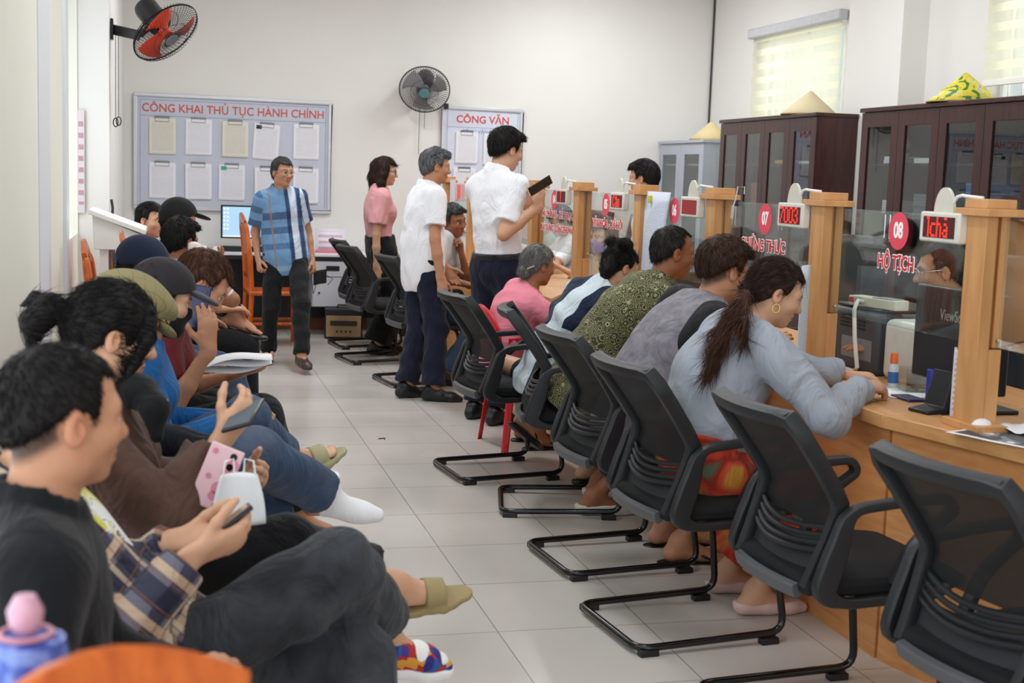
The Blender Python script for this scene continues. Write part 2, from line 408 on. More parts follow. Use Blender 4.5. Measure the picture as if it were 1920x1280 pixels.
gd = Vector((PX+.02, PY[0]-.06)); ge = Vector((PX+.04, PY[0]-1.2))
t = thing('booth_divider', 'clear glass panel at the photo edge beyond the nearest beech post', 'glass panel', (0, 0, 1.05), 0, 'glass panels of the booths')
MB().add([(gd.x, gd.y, 0), (ge.x, ge.y, 0), (ge.x, ge.y, .378), (gd.x, gd.y, .378)], [(0, 1, 2, 3)]).build('pane', GLASS, t, solid=.008)
pn = copy_tree(post0); pn.location = (ge.x+.02, ge.y-.06, PZ); pn['label'] = 'beech glass-holding post on the angled counter past the crumpled sheets'

FONT5 = {'7': "11111 00001 00010 00100 00100 01000 01000", '0': "01110 10001 10001 10001 10001 10001 01110", '3': "01110 10001 00001 00110 00001 10001 01110",
         '1': "11 01 01 01 01 01 01", 'c': "0000 0000 0111 1000 1000 1000 0111", 'h': "1000 1000 1110 1001 1001 1001 1001", 'a': "0110 0000 0110 0001 0111 1001 0111",
         'C': "01110 10001 10000 10000 10000 10001 01110", 'n': "0000 0000 1110 1001 1001 1001 1001", 'A': "00100 01010 01110 00001 01111 10001 01111", 'o': "010 101 010 000 000 000 000"}
LEDON = emis('led_red', 'ff3020', 1.8); LEDBG = M_('led_dark_red', '4a0508', .5); LEDDIM = emis('led_dim_red', '8a0a10', .35)
def led(y, on, lab):
    t = thing('queue_display', lab, 'display', (PX-.05, y, 1.30), 0, 'queue number displays on the booths')
    MB().box(-.018, .014, -.108, .108, .045, .137).build('case', M_('display_case', 'dedcd2', .5), t, bevel=.006)
    MB().box(-.0195, -.017, -.086, .086, .059, .123).build('screen', LEDBG if on else LEDDIM, t)
    pts = [(.066*math.cos(a), .0) for a in ()]
    n = 22; prof = [(-.052*math.cos(PI*k/n), .137+.075*math.sin(PI*k/n)) for k in range(n+1)]
    MB().prism(prof, -.006, .004, axis='x').build('oval_badge', M_('display_badge', 'd8d5c8', .5), t)
    p = [(0, -.04, .165), (0, -.06, .185), (0, -.085, .190), (0, -.11, .188), (.03, -.15, .184)]
    MB().tube(p, .005, 8).build('cable', WHITE, t)
    if on:
        mb = MB(); x = 0.; cols = []
        wid = sum(len(FONT5[c].split()[0])+1 for c in on)
        px = .0068 if wid*.0068 < .16 else .16/wid
        y0 = wid*px/2
        for c in on:
            g = FONT5[c].split()
            for r, row in enumerate(g):
                for k, b in enumerate(row):
                    if b == '1':
                        yy = y0-(x+k)*px; zz = .118-r*.0088
                        mb.box(-.0212, -.0196, yy-px*.45, yy+px*.3, zz-.0032, zz+.0032)
            x += len(g[0])+1
        mb.build('lit_digits', LEDON, t)
    return t
led(3.638, '1cha', 'red queue display showing letters on the glass panel numbered 08')
led(4.655, '7003', 'red queue display reading 7003 on the glass panel numbered 07')
led(5.672, '', 'queue display with blank dark red screen on the glass panel numbered 06')
led(6.687, 'CAn', 'red queue display with partly lit letters on the glass panel numbered 05')
led(7.720, '1', 'small red queue display on the glass panel numbered 04')

# ---------------------------------------------------------------- visitor chairs at the counter
def lerp(a, b, t): return a+(b-a)*t
def back_pt(u, v, off=0.):
    """u -1..1 across, v 0..1 up the chair back"""
    z = .44+.465*v; hw = lerp(.185, .222, v) - .02*max(0, v-.93)/.07
    k = .48
    x = -.098-.17*max(0, (v-k)/(1-k))**1.12 - .075*(max(0, (k-v)/k)**1.2) - .035*(1-u*u)*(.25+.75*min(1, abs(v-.3)*1.6)) + off
    return Vector((x, u*hw, z))
CHAIRS = []
def make_chair():
    t = thing('visitor_chair', 'x', 'chair', (0, 0, 0), 0, 'black mesh visitor chairs along the counter')
    R = .0125; H = .235
    def fil(path, r, n=5):
        out = [Vector(path[0])]
        for i in range(1, len(path)-1):
            p = Vector(path[i]); a = (Vector(path[i-1])-p); b = (Vector(path[i+1])-p)
            d = min(r, a.length*.49, b.length*.49); a = p+a.normalized()*d; b = p+b.normalized()*d
            for k in range(n+1):
                s = k/n; out.append(a*(1-s)**2+p*2*s*(1-s)+b*s*s)
        return out+[Vector(path[-1])]
    zt = .415
    pa = [(-.05, H-.03, zt), (.20, H-.03, zt), (.255, H, .025+R), (-.28, H, .012+R), (-.28, -H, .012+R), (.255, -H, .025+R), (.20, -H+.03, zt), (-.05, -H+.03, zt)]
    MB().tube(fil(pa, .06), R, 12).tube([(.0, H-.03, zt), (.0, -H+.03, zt)], R, 8).build('base_frame', BLACKM, t)
    for sx, sy in ((.2, 1), (.2, -1), (-.24, 1), (-.24, -1)):
        MB().box(sx-.035, sx+.03, sy*H-.016, sy*H+.016, 0, .022).build('floor_glide', BLACKP, t, bevel=.003)
    # seat cushion
    def seat(u, v):
        x = -.19+.50*u; y = (v-.5)*2; w = .235
        e = 1-max(0, abs(u-.5)*2-.7)/.3*.12
        return (x, y*w*e, 0)
    mb = MB(); nu, nv = 14, 12; top = []; 
    def st(u, v):
        p = seat(u, v); r = max(abs(u-.5)*2, abs(v-.5)*2)
        return (p[0], p[1], .495-.028*max(0, r-.6)**2/.16-.012*max(0, (u-.7))/.3)
    def sb(u, v):
        p = seat(u, v); return (p[0], p[1], .425)
    mb.grid(st, nu, nv); mb.grid(sb, nu, nv)
    def edge(fn): return [fn(i/nu, 0) for i in range(nu+1)]+[fn(1, j/nv) for j in range(1, nv+1)]+[fn(1-i/nu, 1) for i in range(1, nu+1)]+[fn(0, 1-j/nv) for j in range(1, nv)]
    e1, e2 = edge(st), edge(sb); k = len(e1)
    mb.add(e1+e2, [(i, (i+1) % k, (i+1) % k+k, i+k) for i in range(k)])
    s = mb.build('seat', SEATF, t, bevel=.012)
    MB().box(.07, .12, -.238, -.2345, .452, .458).build('tag', PAPER, s)
    # back frame
    loop = [back_pt(-1, v/14) for v in range(15)]+[back_pt(-1+2*u/12, 1.) for u in range(1, 12)]+[back_pt(1, 1-v/14) for v in range(15)]
    mb = MB(); n = len(loop)
    top = [back_pt(-1+2*u/16, 1., -.002) for u in range(17)]
    rl = [.012 if i < 15 or i > n-16 else .016 for i in range(n)]
    mb.tube(loop, .016, 10, ry=[.024]*n, side=(1, 0, .25))
    mb.tube([p+Vector((0, 0, -.006)) for p in top], .02, 10, ry=.015, side=(1, 0, .3))
    mb.build('back_frame', GREYP, t)
    MB().grid(lambda a, b: back_pt((a*2-1)*.95, .33+.65*b, .006), 12, 10).build('back_mesh', MESHF, t)
    MB().grid(lambda a, b: back_pt((a*2-1)*.95, .0+.22*b, .01), 12, 6).build('lower_back_pad', sheer('lower_pad_fabric', '26282c', .98), t)
    for k in range(4):
        v = .225+.045*k
        p = [back_pt(-.97+1.94*u/14, v-.035*(1-(1-2*u/14)**2)*(1.3 if k else 1), -.028*(1-(1-2*u/14)**2)) for u in range(15)]
        MB().tube(p, .0075, 8, ry=.006, side=(1, 0, .3)).build('lumbar_slat', GREYP, t)
    p = [back_pt(-.9+1.8*u/10, -.02, -.012) for u in range(11)]
    MB().tube(p, .02, 10, ry=.014, side=(1, 0, .3)).build('cross_bar', M_('dark_grey_bar', '55575b', .5), t)
    for s_ in (1, -1):
        y = .243*s_
        path = [(.05, y, .455), (.10, y, .56), (.17, y, .615), (.225, y, .65), (.20, y, .688), (.05, y, .68), (-.10, y, .665), (-.125, y, .56), (-.165, y, .44), (-.10, y, .412), (.16, y, .42), (.22, y, .44)]
        path = fil(path, .05, 4)
        mb = MB()
        rr = [.0135+.021*max(0, min(1, (-.085-p.x)/.05))*max(0, min(1, (p.z-.41)/.04))*max(0, min(1, (.70-p.z)/.05)) for p in path]
        mb.tube(path, rr, 10, ry=.019, side=(0, 1, 0))
        mb.build('armrest', GREYP, t)
    return t
ch = make_chair()
R_ = math.radians
CH = [((1.81, 3.34), 3, 'black mesh visitor chair, second from the crumpled sheets, back to the hooded jacket woman'),
      ((1.89, 2.58), 8, 'black mesh visitor chair in the near corner, closest to the crumpled printed sheets'),
      ((1.70, 4.13), 6, 'black mesh visitor chair under the woman in floral trousers'),
      ((1.72, 4.93), 5, 'black mesh visitor chair under the man in the grey and black shirt'),
      ((1.76, 5.80), -13, 'black mesh visitor chair turned sideways between the patterned shirt and the girl with two buns'),
      ((1.64, 6.52), 7, 'black mesh visitor chair standing right before the red plastic chair'),
      ((1.76, 9.47), 10, 'black mesh visitor chair directly behind the grey-haired man in white'),
      ((1.62, 10.6), 11, 'black mesh visitor chair beside the woman in the pink blouse'),
      ((1.66, 11.5), 8, 'farthest black mesh visitor chair, beside the white desk drawers')]
for i, ((x, y), a, lab) in enumerate(CH):
    c = ch if i == 0 else copy_tree(ch)
    c.location = (x, y, 0); c.rotation_euler = (0, 0, R_(a)); c['label'] = lab; CHAIRS.append(c)

# ---------------------------------------------------------------- notice boards and papers
def paper_mat(name, col, line, rows=34):
    if name in MATS: return MATS[name]
    m, nt, b = newmat(name); tc = N(nt, 'TexCoord'); sp = N(nt, 'SeparateXYZ'); nt.links.new(tc.outputs['Generated'], sp.inputs[0])
    mu = N(nt, 'Math', operation='MULTIPLY', _1=float(rows)); nt.links.new(sp.outputs[2], mu.inputs[0])
    fr = N(nt, 'Math', operation='FRACT'); nt.links.new(mu.outputs[0], fr.inputs[0])
    gt = N(nt, 'Math', operation='GREATER_THAN', _1=.55); nt.links.new(fr.outputs[0], gt.inputs[0])
    nz = N(nt, 'TexNoise'); nz.inputs['Scale'].default_value = 9; mp = N(nt, 'Mapping'); mp.inputs['Scale'].default_value = (6, 6, rows*.12); nt.links.new(tc.outputs['Generated'], mp.inputs[0]); nt.links.new(mp.outputs[0], nz.inputs[0])
    g2 = N(nt, 'Math', operation='GREATER_THAN', _1=.42); nt.links.new(nz.outputs[0], g2.inputs[0])
    m1 = N(nt, 'Math', operation='MULTIPLY'); nt.links.new(gt.outputs[0], m1.inputs[0]); nt.links.new(g2.outputs[0], m1.inputs[1])
    def inside(o, a, c):
        g = N(nt, 'Math', operation='GREATER_THAN', _1=a); l = N(nt, 'Math', operation='LESS_THAN', _1=c); q = N(nt, 'Math', operation='MULTIPLY')
        nt.links.new(o, g.inputs[0]); nt.links.new(o, l.inputs[0]); nt.links.new(g.outputs[0], q.inputs[0]); nt.links.new(l.outputs[0], q.inputs[1]); return q.outputs[0]
    q = m1.outputs[0]
    for o, a, c in ((sp.outputs[2], .08, .9), (sp.outputs[0], .1, .9)):
        z = N(nt, 'Math', operation='MULTIPLY'); nt.links.new(q, z.inputs[0]); nt.links.new(inside(o, a, c), z.inputs[1]); q = z.outputs[0]
    mx = N(nt, 'Mix', data_type='RGBA'); nt.links.new(q, mx.inputs[0]); mx.inputs[6].default_value = c4(srgb(col)); mx.inputs[7].default_value = c4(srgb(line))
    nt.links.new(mx.outputs[2], b.inputs['Base Color']); b.inputs['Roughness'].default_value = .8
    MATS[name] = m; return m
PW = paper_mat('printed_paper_white', 'eeeef4', 'cfcfd8'); PCR = paper_mat('printed_paper_cream', 'e6e2d6', 'c6c2b6')
PBL = paper_mat('printed_paper_bluish', 'dfe6f3', 'b4bfd2', 60)
ALU = M_('aluminium_frame', 'd3d6da', .35, .3, var=.03); BOARD = M_('grey_board', 'c6cbd9', .6, var=.02); BOARD2 = M_('pale_board', 'd7dcec', .6, var=.02)
REDL = M_('board_red_lettering', 'cf5146', .6); BLUEL = M_('board_blue_lettering', '6c7aa8', .6)
def board(x0, x1, z0, z1, lab, face):
    t = thing('notice_board', lab, 'notice board', ((x0+x1)/2, YB, z0))
    w, h = (x1-x0)/2, z1-z0
    MB().box(-w+.02, w-.02, -.025, -.005, .02, h-.02).build('board_face', face, t)
    mb = MB(); F = .032
    mb.box(-w, w, -.04, 0, 0, F).box(-w, w, -.04, 0, h-F, h).box(-w, -w+F, -.04, 0, F, h-F).box(w-F, w, -.04, 0, F, h-F)
    mb.build('frame', ALU, t, bevel=.006)
    return t, w, h
p0 = A(251, 389, Y=YB); p1 = A(622, 189, Y=YB)
bz0, bz1 = A(400, 395, Y=YB).z, A(430, 181, Y=YB).z
t, w, h = board(p0.x, p1.x, bz0, bz1, 'wide grey notice board with red heading and ten clipped papers', BOARD)
MB().box(-w+.06, w-.06, -.0262, -.025, h-.205, h-.202).box(-w+.055, -w+.058, -.0262, -.025, .05, h-.06).box(w-.058, w-.055, -.0262, -.025, .05, h-.06).box(-w+.058, w-.058, -.0262, -.025, h-.063, h-.06).build('rule_line', BLUEL, t)
text('lettering', 'CÔNG KHAI THỦ TỤC HÀNH CHÍNH', .105, (0, -.0265, h-.135), FACE_NY, REDL, t, off=.001, sx=.93)
p2 = A(829, 200, Y=YB); p3 = A(980, 205, Y=YB)
t2, w2, h2 = board(p2.x, p3.x, .95, A(900, 201, Y=YB).z, 'narrow pale notice board headed in red beside the taller fan', BOARD2)
t2['label'] = 'narrow pale notice board behind the man raising a phone'
text('lettering', 'CÔNG VĂN', .098, (0, -.0265, h2-.125), FACE_NY, REDL, t2, off=.002)
MB().box(-w2+.05, w2-.05, -.0262, -.025, h2-.2, h2-.197).box(-w2+.05, -w2+.053, -.0262, -.025, .05, h2-.05).box(w2-.053, w2-.05, -.0262, -.025, .05, h2-.05).build('rule_line', BLUEL, t2)
text('small_heading', 'CÔNG VĂN ĐẾN', .046, (-.02, -.0265, h2-.24), FACE_NY, BLUEL, t2, sx=1.05)
text('small_heading', 'CÔNG VĂN ĐI', .046, (-.07, -.0265, h2-.70), FACE_NY, BLUEL, t2, sx=1.05)
def clip_paper(cx, cz, w, h, mat, lab, tilt=0, th=.012, extra=None):
    t = thing('clipped_papers', lab, 'papers', (cx, YB-.027, cz), 0, 'clipped papers on the notice boards')
    def fn(u, v): return ((u-.5)*w, -.004-.012*(1-v)**2-th, (v-1)*h)
    mb = MB(); mb.box(-w/2, w/2, -th, 0, -h, 0); mb.box(-w/2+.004, w/2+.006, -th-.004, -th, -h+.01, -.004)
    o = mb.build('paper_sheets', mat, t)
    mb = MB(); cw = w*.27
    mb.tube([(-cw, -th-.006, .012), (-cw, -th-.006, -.03), (cw, -th-.006, -.03), (cw, -th-.006, .012)], .0025, 6).box(-cw, cw, -th-.007, 0, .0, .016)
    mb.build('clip', M_('clip_metal', '77797c', .35, .6), t)
    if extra: MB().box(-w*.42, -w*.2, -th-.006, -th-.004, -.05, -.015).build('label_tag', extra, t)
    t.rotation_euler = (0, tilt, 0)
    return t
spots = [((304, 255), PCR, 'cream clipped papers, top row, below the first red letters'), ((372, 257), PW, 'white clipped papers, second from the left end of the top row'), ((440, 261), PCR, 'cream clipped papers, middle of the top row'),
         ((500, 266), PW, 'tilted white clipped papers with black tag, top row'), ((573, 266), PW, 'white clipped papers at the right end of the top row'),
         ((304, 338), PW, 'white clipped papers at the left end of the bottom row'), ((371, 340), PW, 'white clipped papers, second from the left end of the bottom row'), ((434, 342), PW, 'white clipped papers with green tag in the bottom row'),
         ((500, 347), PW, 'white clipped papers half hidden behind the head of the man in plaid'), ((572, 348), PW, 'white clipped papers right of the head of the man in plaid')]
for i, ((px, py), mt, lab) in enumerate(spots):
    c = A(px, py, Y=YB); ww, hh = .232, .325
    clip_paper(c.x, c.z+hh/2, ww, hh, mt, lab, .06 if i == 3 else random.uniform(-.012, .012), random.uniform(.006, .03), {3: BLACKP, 7: M_('green_tag', '3fae8e', .6)}.get(i))
for (px, py), lab in (((873, 277), 'white clipped papers on the narrow board, under the blue heading'), ((925, 280), 'white clipped papers on the narrow board behind the raised-phone man'), ((868, 345), 'white clipped papers low on the narrow board above the seated man')):
    c = A(px, py, Y=YB); clip_paper(c.x, c.z+.15, .215, .30, PW, lab, 0, .012)
tag(MB().box(-.022, .022, -.03, 0, -.025, .025).build('small_black_box', BLACKP, bevel=.004), 'small black box on the top left corner of the narrow notice board', 'box').location = A(836, 199, Y=YB-.04)

# ---------------------------------------------------------------- wall fans
def make_fan(name, lab, c, n, r, blade_mat, bracket, cage_mat, body_mat, badge):
    n = Vector(n).normalized(); q = n.to_track_quat('Z', 'Y').to_matrix().to_4x4(); Mx = Matrix.Translation(c) @ q
    t = thing(name, lab, 'fan', (0, 0, 0))
    def dome(k, s): return [(r*math.sin(a), s*k*math.cos(a)) for a in [PI/2*j/8 for j in range(9)]]
    for s, k, nm in ((1, .075, 'front_grille'), (-1, .07, 'rear_grille')):
        mb = MB(); nw = 60
        for i in range(nw):
            a = 2*PI*i/nw; tw = .35*s
            pts = []
            for j in range(1, 9):
                th = PI/2*j/8; rr = r*math.sin(th); aa = a+tw*(1-j/8)
                pts.append((rr*math.cos(aa), rr*math.sin(aa), s*k*math.cos(th)**.8))
            mb.tube(pts, .0019, 4)
        for rr in (.55, 1.0):
            th = math.asin(min(1, rr)); z = s*k*max(0, math.cos(th))**.8
            mb.tube([(r*rr*math.cos(2*PI*i/40), r*rr*math.sin(2*PI*i/40), z) for i in range(40)], .002 if rr < 1 else .006, 6, closed=True)
        mb.xf(Mx).build(nm, cage_mat, t)
    MB().lathe([(.0, .082), (.045, .08), (.05, .07), (.045, .06), (0, .058)], 24, cap=False).xf(Mx).build('centre_badge', badge, t)
    mb = MB()
    for b in range(3):
        a0 = 2*PI*b/3
        def fn(u, v):
            rr = lerp(.03, r*.88, u); w = lerp(.5, .62, u)
            a = a0+(v-.5)*w*1.7+u*.5; return (rr*math.cos(a), rr*math.sin(a), .02*(v-.5)*2)
        mb.grid(fn, 8, 8)
    mb.lathe([(0, .035), (.035, .03), (.038, -.03), (0, -.03)], 16, cap=False)
    mb.xf(Mx).build('blades', blade_mat, t, solid=.003)
    MB().lathe([(.035, -.05), (.078, -.06), (.084, -.09), (.084, -.24), (.074, -.27), (0, -.275)], 24, cap=False).xf(Mx).build('motor_housing', body_mat, t)
    bracket(t, Mx @ Vector((0, 0, -.12)))
    return t
c1 = A(311, 61, Y=9.75)
def br1(t, mpt):
    pl = A(212, 55, Y=9.85); pl.x = -.395; e = A(262, 66, Y=9.75); e.y = 9.78
    mb = MB(); mb.box(pl.x, pl.x+.02, pl.y-.05, pl.y+.05, pl.z-.07, pl.z+.07)
    mb.build('wall_plate', BLACKP, t, bevel=.003)
    MB().tube([pl+Vector((.01, 0, 0)), e], .035, 8, ry=.012, side=(0, 1, 0)).tube([e, mpt], .022, 8).build('bracket_arm', BLACKP, t)
    zz = A(222, 235, Y=9.8)
    for k, dx in enumerate((.035, .055)):
        bz = zz.z+(.01 if k else -.0)
        MB().tube([(pl.x+dx, pl.y-.03, pl.z-.04), (pl.x+dx, pl.y-.03, bz+.05)], .002, 6).tube([(pl.x+dx+.016*math.sin(a), pl.y-.03, bz+.02+.03*math.cos(a)) for a in [2*PI*i/12 for i in range(12)]], .004, 6, closed=True).build('pull_cord', BLACKP, t)
n1 = (CAMM.T @ np.array([.62, .74, -.22]))
make_fan('wall_fan', 'black wall fan with orange blades tilted down on the column bracket', c1, n1, .252, M_('orange_fan_blade', 'e2401c', .35), br1, M_('black_fan_grille', '131316', .4), BLACKP, GREYL)
c2 = A(796, 168, Y=YB-.34)
def br2(t, mpt):
    b = A(790, 186, Y=YB); b.y = YB
    MB().box(b.x-.05, b.x+.05, YB-.05, YB, b.z-.05, b.z+.10).build('wall_plate', M_('fan_grey_body', '4b4a4b', .45), t, bevel=.01)
    MB().tube([(b.x, YB-.04, b.z+.03), (b.x, YB-.17, b.z+.03), mpt], .035, 10).build('bracket_arm', MATS['fan_grey_body'], t)
    zz = A(786, 290, Y=YB)
    for k, dx in enumerate((-.022, .03)): MB().tube([(b.x+dx, YB-.035, b.z-.04), (b.x+dx, YB-.035, zz.z+(0 if k == 0 else .25))], .003, 6).build('pull_cord', GREYL, t)
n2 = (CAMM.T @ np.array([.02, .62, -.78]))
make_fan('wall_fan', 'grey wall fan over the narrow notice board, facing down', c2, n2, .235, M_('grey_fan_blade', '9a989e', .3), br2, M_('grey_fan_grille', '3b3a3c', .4), M_('fan_grey_body', '4b4a4b', .45), M_('teal_badge', '5e8f93', .4))

# ---------------------------------------------------------------- cabinets along the right wall
def cabinet(y0, y1, h, nd, mat, lab, dep=.38, x=4.74, top=.03, cont=True, handle=CHROME, stile=.085):
    """x is the front; doors look to -X; y1 far, y0 near"""
    t = thing('glass_door_cabinet', lab, 'cabinet', (x, (y0+y1)/2, 0)); hw = (y1-y0)/2
    mb = MB()
    mb.box(0.02, dep, -hw, -hw+.02, 0, h-top).box(.02, dep, hw-.02, hw, 0, h-top).box(dep-.012, dep, -hw+.02, hw-.02, .05, h-top).box(.02, dep-.012, -hw+.02, hw-.02, 0, .06)
    mb.box(-.0+.02, dep-.012, -.009, .009, .06, h-top) if nd > 2 else None
    mb.build('carcass', mat, t)
    MB().box(-.015, dep+.005, -hw-.012, hw+.012, h-top, h).build('top_board', mat, t, bevel=.004)
    for z in (.55, .95, 1.32, 1.66):
        if z < h-.15: MB().box(.04, dep-.012, -hw+.02, hw-.02, z, z+.018).build('shelf', mat if nd > 2 else mat, t)
    dw = 2*hw/nd
    for k in range(nd):
        a, b = -hw+dw*k+.002, -hw+dw*(k+1)-.002
        z0, z1 = .08, h-top-.004; S = stile
        mb = MB(); mb.box(0, .02, a, a+S, z0, z1).box(0, .02, b-S, b, z0, z1).box(0, .02, a+S, b-S, z1-.10, z1).box(0, .02, a+S, b-S, z0, z0+.6 if nd > 2 else z0+.1)
        d = mb.build('door', mat, t)
        MB().box(.009, .013, a+S, b-S, z0+(.6 if nd > 2 else .1), z1-.10).build('glass_pane', CABGLASS, d)
        hy = b-.03 if k % 2 == 0 else a+.03
        MB().tube([(-.0, hy, 1.33), (-.03, hy, 1.33), (-.03, hy, 1.15), (0, hy, 1.15)], .006, 8).build('handle', handle, d)
    return t
cabinet(11.62, 12.78, 1.90, 2, GREYMET, 'grey steel glass-door cabinet in the corner under a straw hat', .42, 4.76, handle=GREYMET, stile=.10)
cabinet(9.37, 11.20, 2.06, 4, DKWOOD, 'dark mahogany glass-door cabinet below the striped window blind', .34)
cabinet(6.70, 8.68, 2.06, 4, DKWOOD, 'dark mahogany glass-door cabinet topped by the painted hat, nearest to us', .36)
# things seen through the cabinet glass
def stack(x, y, z, w, d, h, lab, mat, nm='document_stack', cat='papers', grp='stacks inside the cabinets'):
    mb = MB(); n = max(1, int(h/.018))
    for i in range(n):
        j = random.uniform(-.008, .008); mb.box(x+j, x+d+j, y-w/2+j, y+w/2+j, z+h*i/n, z+h*(i+1)/n-.0015)
    return tag(mb.build(nm, mat), lab, cat, grp)
for y, z, h, mt, lab in ((8.32, 1.678, .05, PAPER, 'white papers lying flat inside the near cabinet, farthest door'), (7.92, 1.678, .035, PAPER, 'thin white papers on the shelf of the near cabinet, second door'), (7.3, 1.338, .22, M_('blue_folder', '6f8fd0', .5), 'tall stack of blue folders in the near cabinet'),
                     (10.05, 1.678, .03, M_('yellow_folder', 'd3a63a', .6), 'yellow folder on a shelf of the farther mahogany cabinet'), (9.62, 1.678, .02, PAPER, 'white papers in the nearest door of the farther mahogany cabinet'), (8.3, 1.338, .09, PAPER, 'white papers low in the farthest door of the near cabinet'),
                     (7.9, 1.338, .14, M_('grey_folder', '8b8f96', .6), 'grey folders low in the near cabinet'), (10.5, 1.338, .18, M_('orange_folder', 'b8623c', .6), 'orange folders in the farther mahogany cabinet')):
    stack(4.80, y, z, .26, .22, h, lab, mt)
t = thing('paper_carton', 'white and green carton standing in the near cabinet', 'box', (4.86, 8.32, 1.7295))
MB().box(-.035, .035, -.035, .035, 0, .09).prism([(-.035, .09), (.035, .09), (0, .13)], -.035, .035, axis='y').build('carton_body', PAPER, t); MB().box(-.036, .036, -.036, .036, .02, .05).build('green_band', M_('carton_green', '4c9a63', .5), t)

def straw_mat(name, c1, c2):
    m, nt, b = newmat(name); tc = N(nt, 'TexCoord'); wv = N(nt, 'TexWave', wave_type='BANDS', bands_direction='Z'); wv.inputs['Scale'].default_value = 22; wv.inputs['Distortion'].default_value = .6
    nt.links.new(tc.outputs['Object'], wv.inputs[0]); mx = N(nt, 'Mix', data_type='RGBA'); nt.links.new(wv.outputs[0], mx.inputs[0])
    mx.inputs[6].default_value = c4(srgb(c1)); mx.inputs[7].default_value = c4(srgb(c2)); nt.links.new(mx.outputs[2], b.inputs['Base Color']); b.inputs['Roughness'].default_value = .7; return m
STRAW = straw_mat('straw', 'cdb884', 'e0cfa3')
def hat(c, r, h, lab, mat, strap=None):
    t = thing('conical_hat', lab, 'hat', c, 0, 'conical hats on the cabinets')
    MB().lathe([(r, 0), (r*.55, h*.47), (r*.1, h*.93), (.004, h)], 40, cap=False).build('hat_cone', mat, t, solid=.004)
    MB().tube([(r*math.cos(a), r*math.sin(a), 0.004) for a in [2*PI*i/40 for i in range(40)]], .005, 6, closed=True).build('rim', M_('straw_rim', 'b59a62', .7), t)
    if strap: MB().tube([(-r*.5, -.14+.28*i/10, .006-.035*math.sin(PI*i/10)*0) for i in range(11)], .006, 6).build('strap', strap, t)
    return t
hat((4.96, 11.95, 1.904), .20, .175, 'plain straw conical hat on the grey steel cabinet', STRAW)
hat((4.93, 9.88, 2.064), .225, .19, 'pale straw conical hat on the farther mahogany cabinet', straw_mat('pale_straw', 'd5c49b', 'e7dab8'), REDP)
m, nt, b = newmat('painted_straw'); tc = N(nt, 'TexCoord'); vo = N(nt, 'TexNoise'); vo.inputs['Scale'].default_value = 9; vo.inputs['Distortion'].default_value = 1.2
nt.links.new(tc.outputs['Object'], vo.inputs[0]); cr = N(nt, 'ValToRGB'); cr.color_ramp.interpolation = 'CONSTANT'; e = cr.color_ramp.elements
e[0].color = c4(srgb('3f7a3a')); e[1].position = .40; e[1].color = c4(srgb('d9c93c'))
for p_, c_ in ((.52, 'e6d65a'), (.6, 'a9c4d8'), (.66, 'd98a6a')): q = e.new(p_); q.color = c4(srgb(c_))
nt.links.new(vo.outputs[0], cr.inputs[0]); nt.links.new(cr.outputs[0], b.inputs['Base Color']); b.inputs['Roughness'].default_value = .55
hat((4.93, 7.72, 2.064), .235, .19, 'conical hat painted yellow and green on the near mahogany cabinet', m)

# ---------------------------------------------------------------- white desk, monitor, speaker box, lectern by the back wall
DW = M_('white_laminate', 'dcdee3', .45, var=.01); DKG = M_('black_laminate', '121317', .5); GREYD = M_('grey_laminate', 'c3c5cd', .5, var=.02)
t = thing('office_desk', 'long white office desk with grey drawer unit against the back wall', 'desk', (0, 0, 0))
dz = .75; dx0, dx1, dy = .18, 2.15, 12.12
MB().box(dx0, dx1, dy, YB-.02, dz-.025, dz).build('desk_top', DW, t, bevel=.004)
MB().box(dx0, dx1, dy+.004, dy+.03, dz-.06, dz-.026).build('edge_rail', DKG, t)
MB().box(dx0+.06, dx1-.06, YB-.2, YB-.18, .12, dz-.026).build('modesty_panel', DKG, t)
for x in (dx0+.02, dx1-.06): MB().box(x, x+.04, dy+.04, YB-.06, 0, dz-.06).build('side_panel', DKG, t)
cx0, cx1 = A(586, 540, Y=dy).x, A(664, 540, Y=dy).x
MB().box(cx0, cx1, dy+.03, YB-.24, .27, dz-.06).build('drawer_unit', GREYD, t)
d = MB().box(cx0+.004, cx1-.004, dy+.008, dy+.03, .545, dz-.066).build('drawer', GREYD, t, bevel=.003)
MB().box(cx0+.12, cx0+.24, dy+.003, dy+.0078, .60, .645).build('handle', BLACKP, d, bevel=.003)
d = MB().box(cx0+.004, cx1-.004, dy+.008, dy+.03, .275, .538).build('door', GREYD, t, bevel=.003)
MB().ball((cx0+.06, dy+.006, .40), .01, 10, 6).build('lock', BLACKP, d)
MB().box(dx0+.5, cx1+.2, YB-.16, YB-.10, .0, .16).build('back_rail', M_('brown_board', '7a4a30', .6), t)
mx0, mx1 = A(417, 430, Y=12.42), A(505, 430, Y=12.42)
mc = (mx0.x+mx1.x)/2
t = thing('desktop_monitor', 'black desktop monitor with a lit blue wallpaper on the white desk', 'monitor', (mc, 12.42, dz))
MB().box(-.225, .225, -.02, .02, .11, .41).build('casing', BLACKP, t, bevel=.004)
m, nt, b = newmat('lit_wallpaper'); tc = N(nt, 'TexCoord'); mp = N(nt, 'Mapping'); mp.inputs['Location'].default_value = (-.62, -.5, -.42); nt.links.new(tc.outputs['Generated'], mp.inputs[0])
wv = N(nt, 'TexWave', wave_type='RINGS', rings_direction='SPHERICAL'); wv.inputs['Scale'].default_value = 2.4; wv.inputs['Distortion'].default_value = 2.2; nt.links.new(mp.outputs[0], wv.inputs[0])
cr = N(nt, 'ValToRGB'); cr.color_ramp.elements[0].color = c4(srgb('4054d8')); cr.color_ramp.elements[1].color = c4(srgb('8d8ff0'))
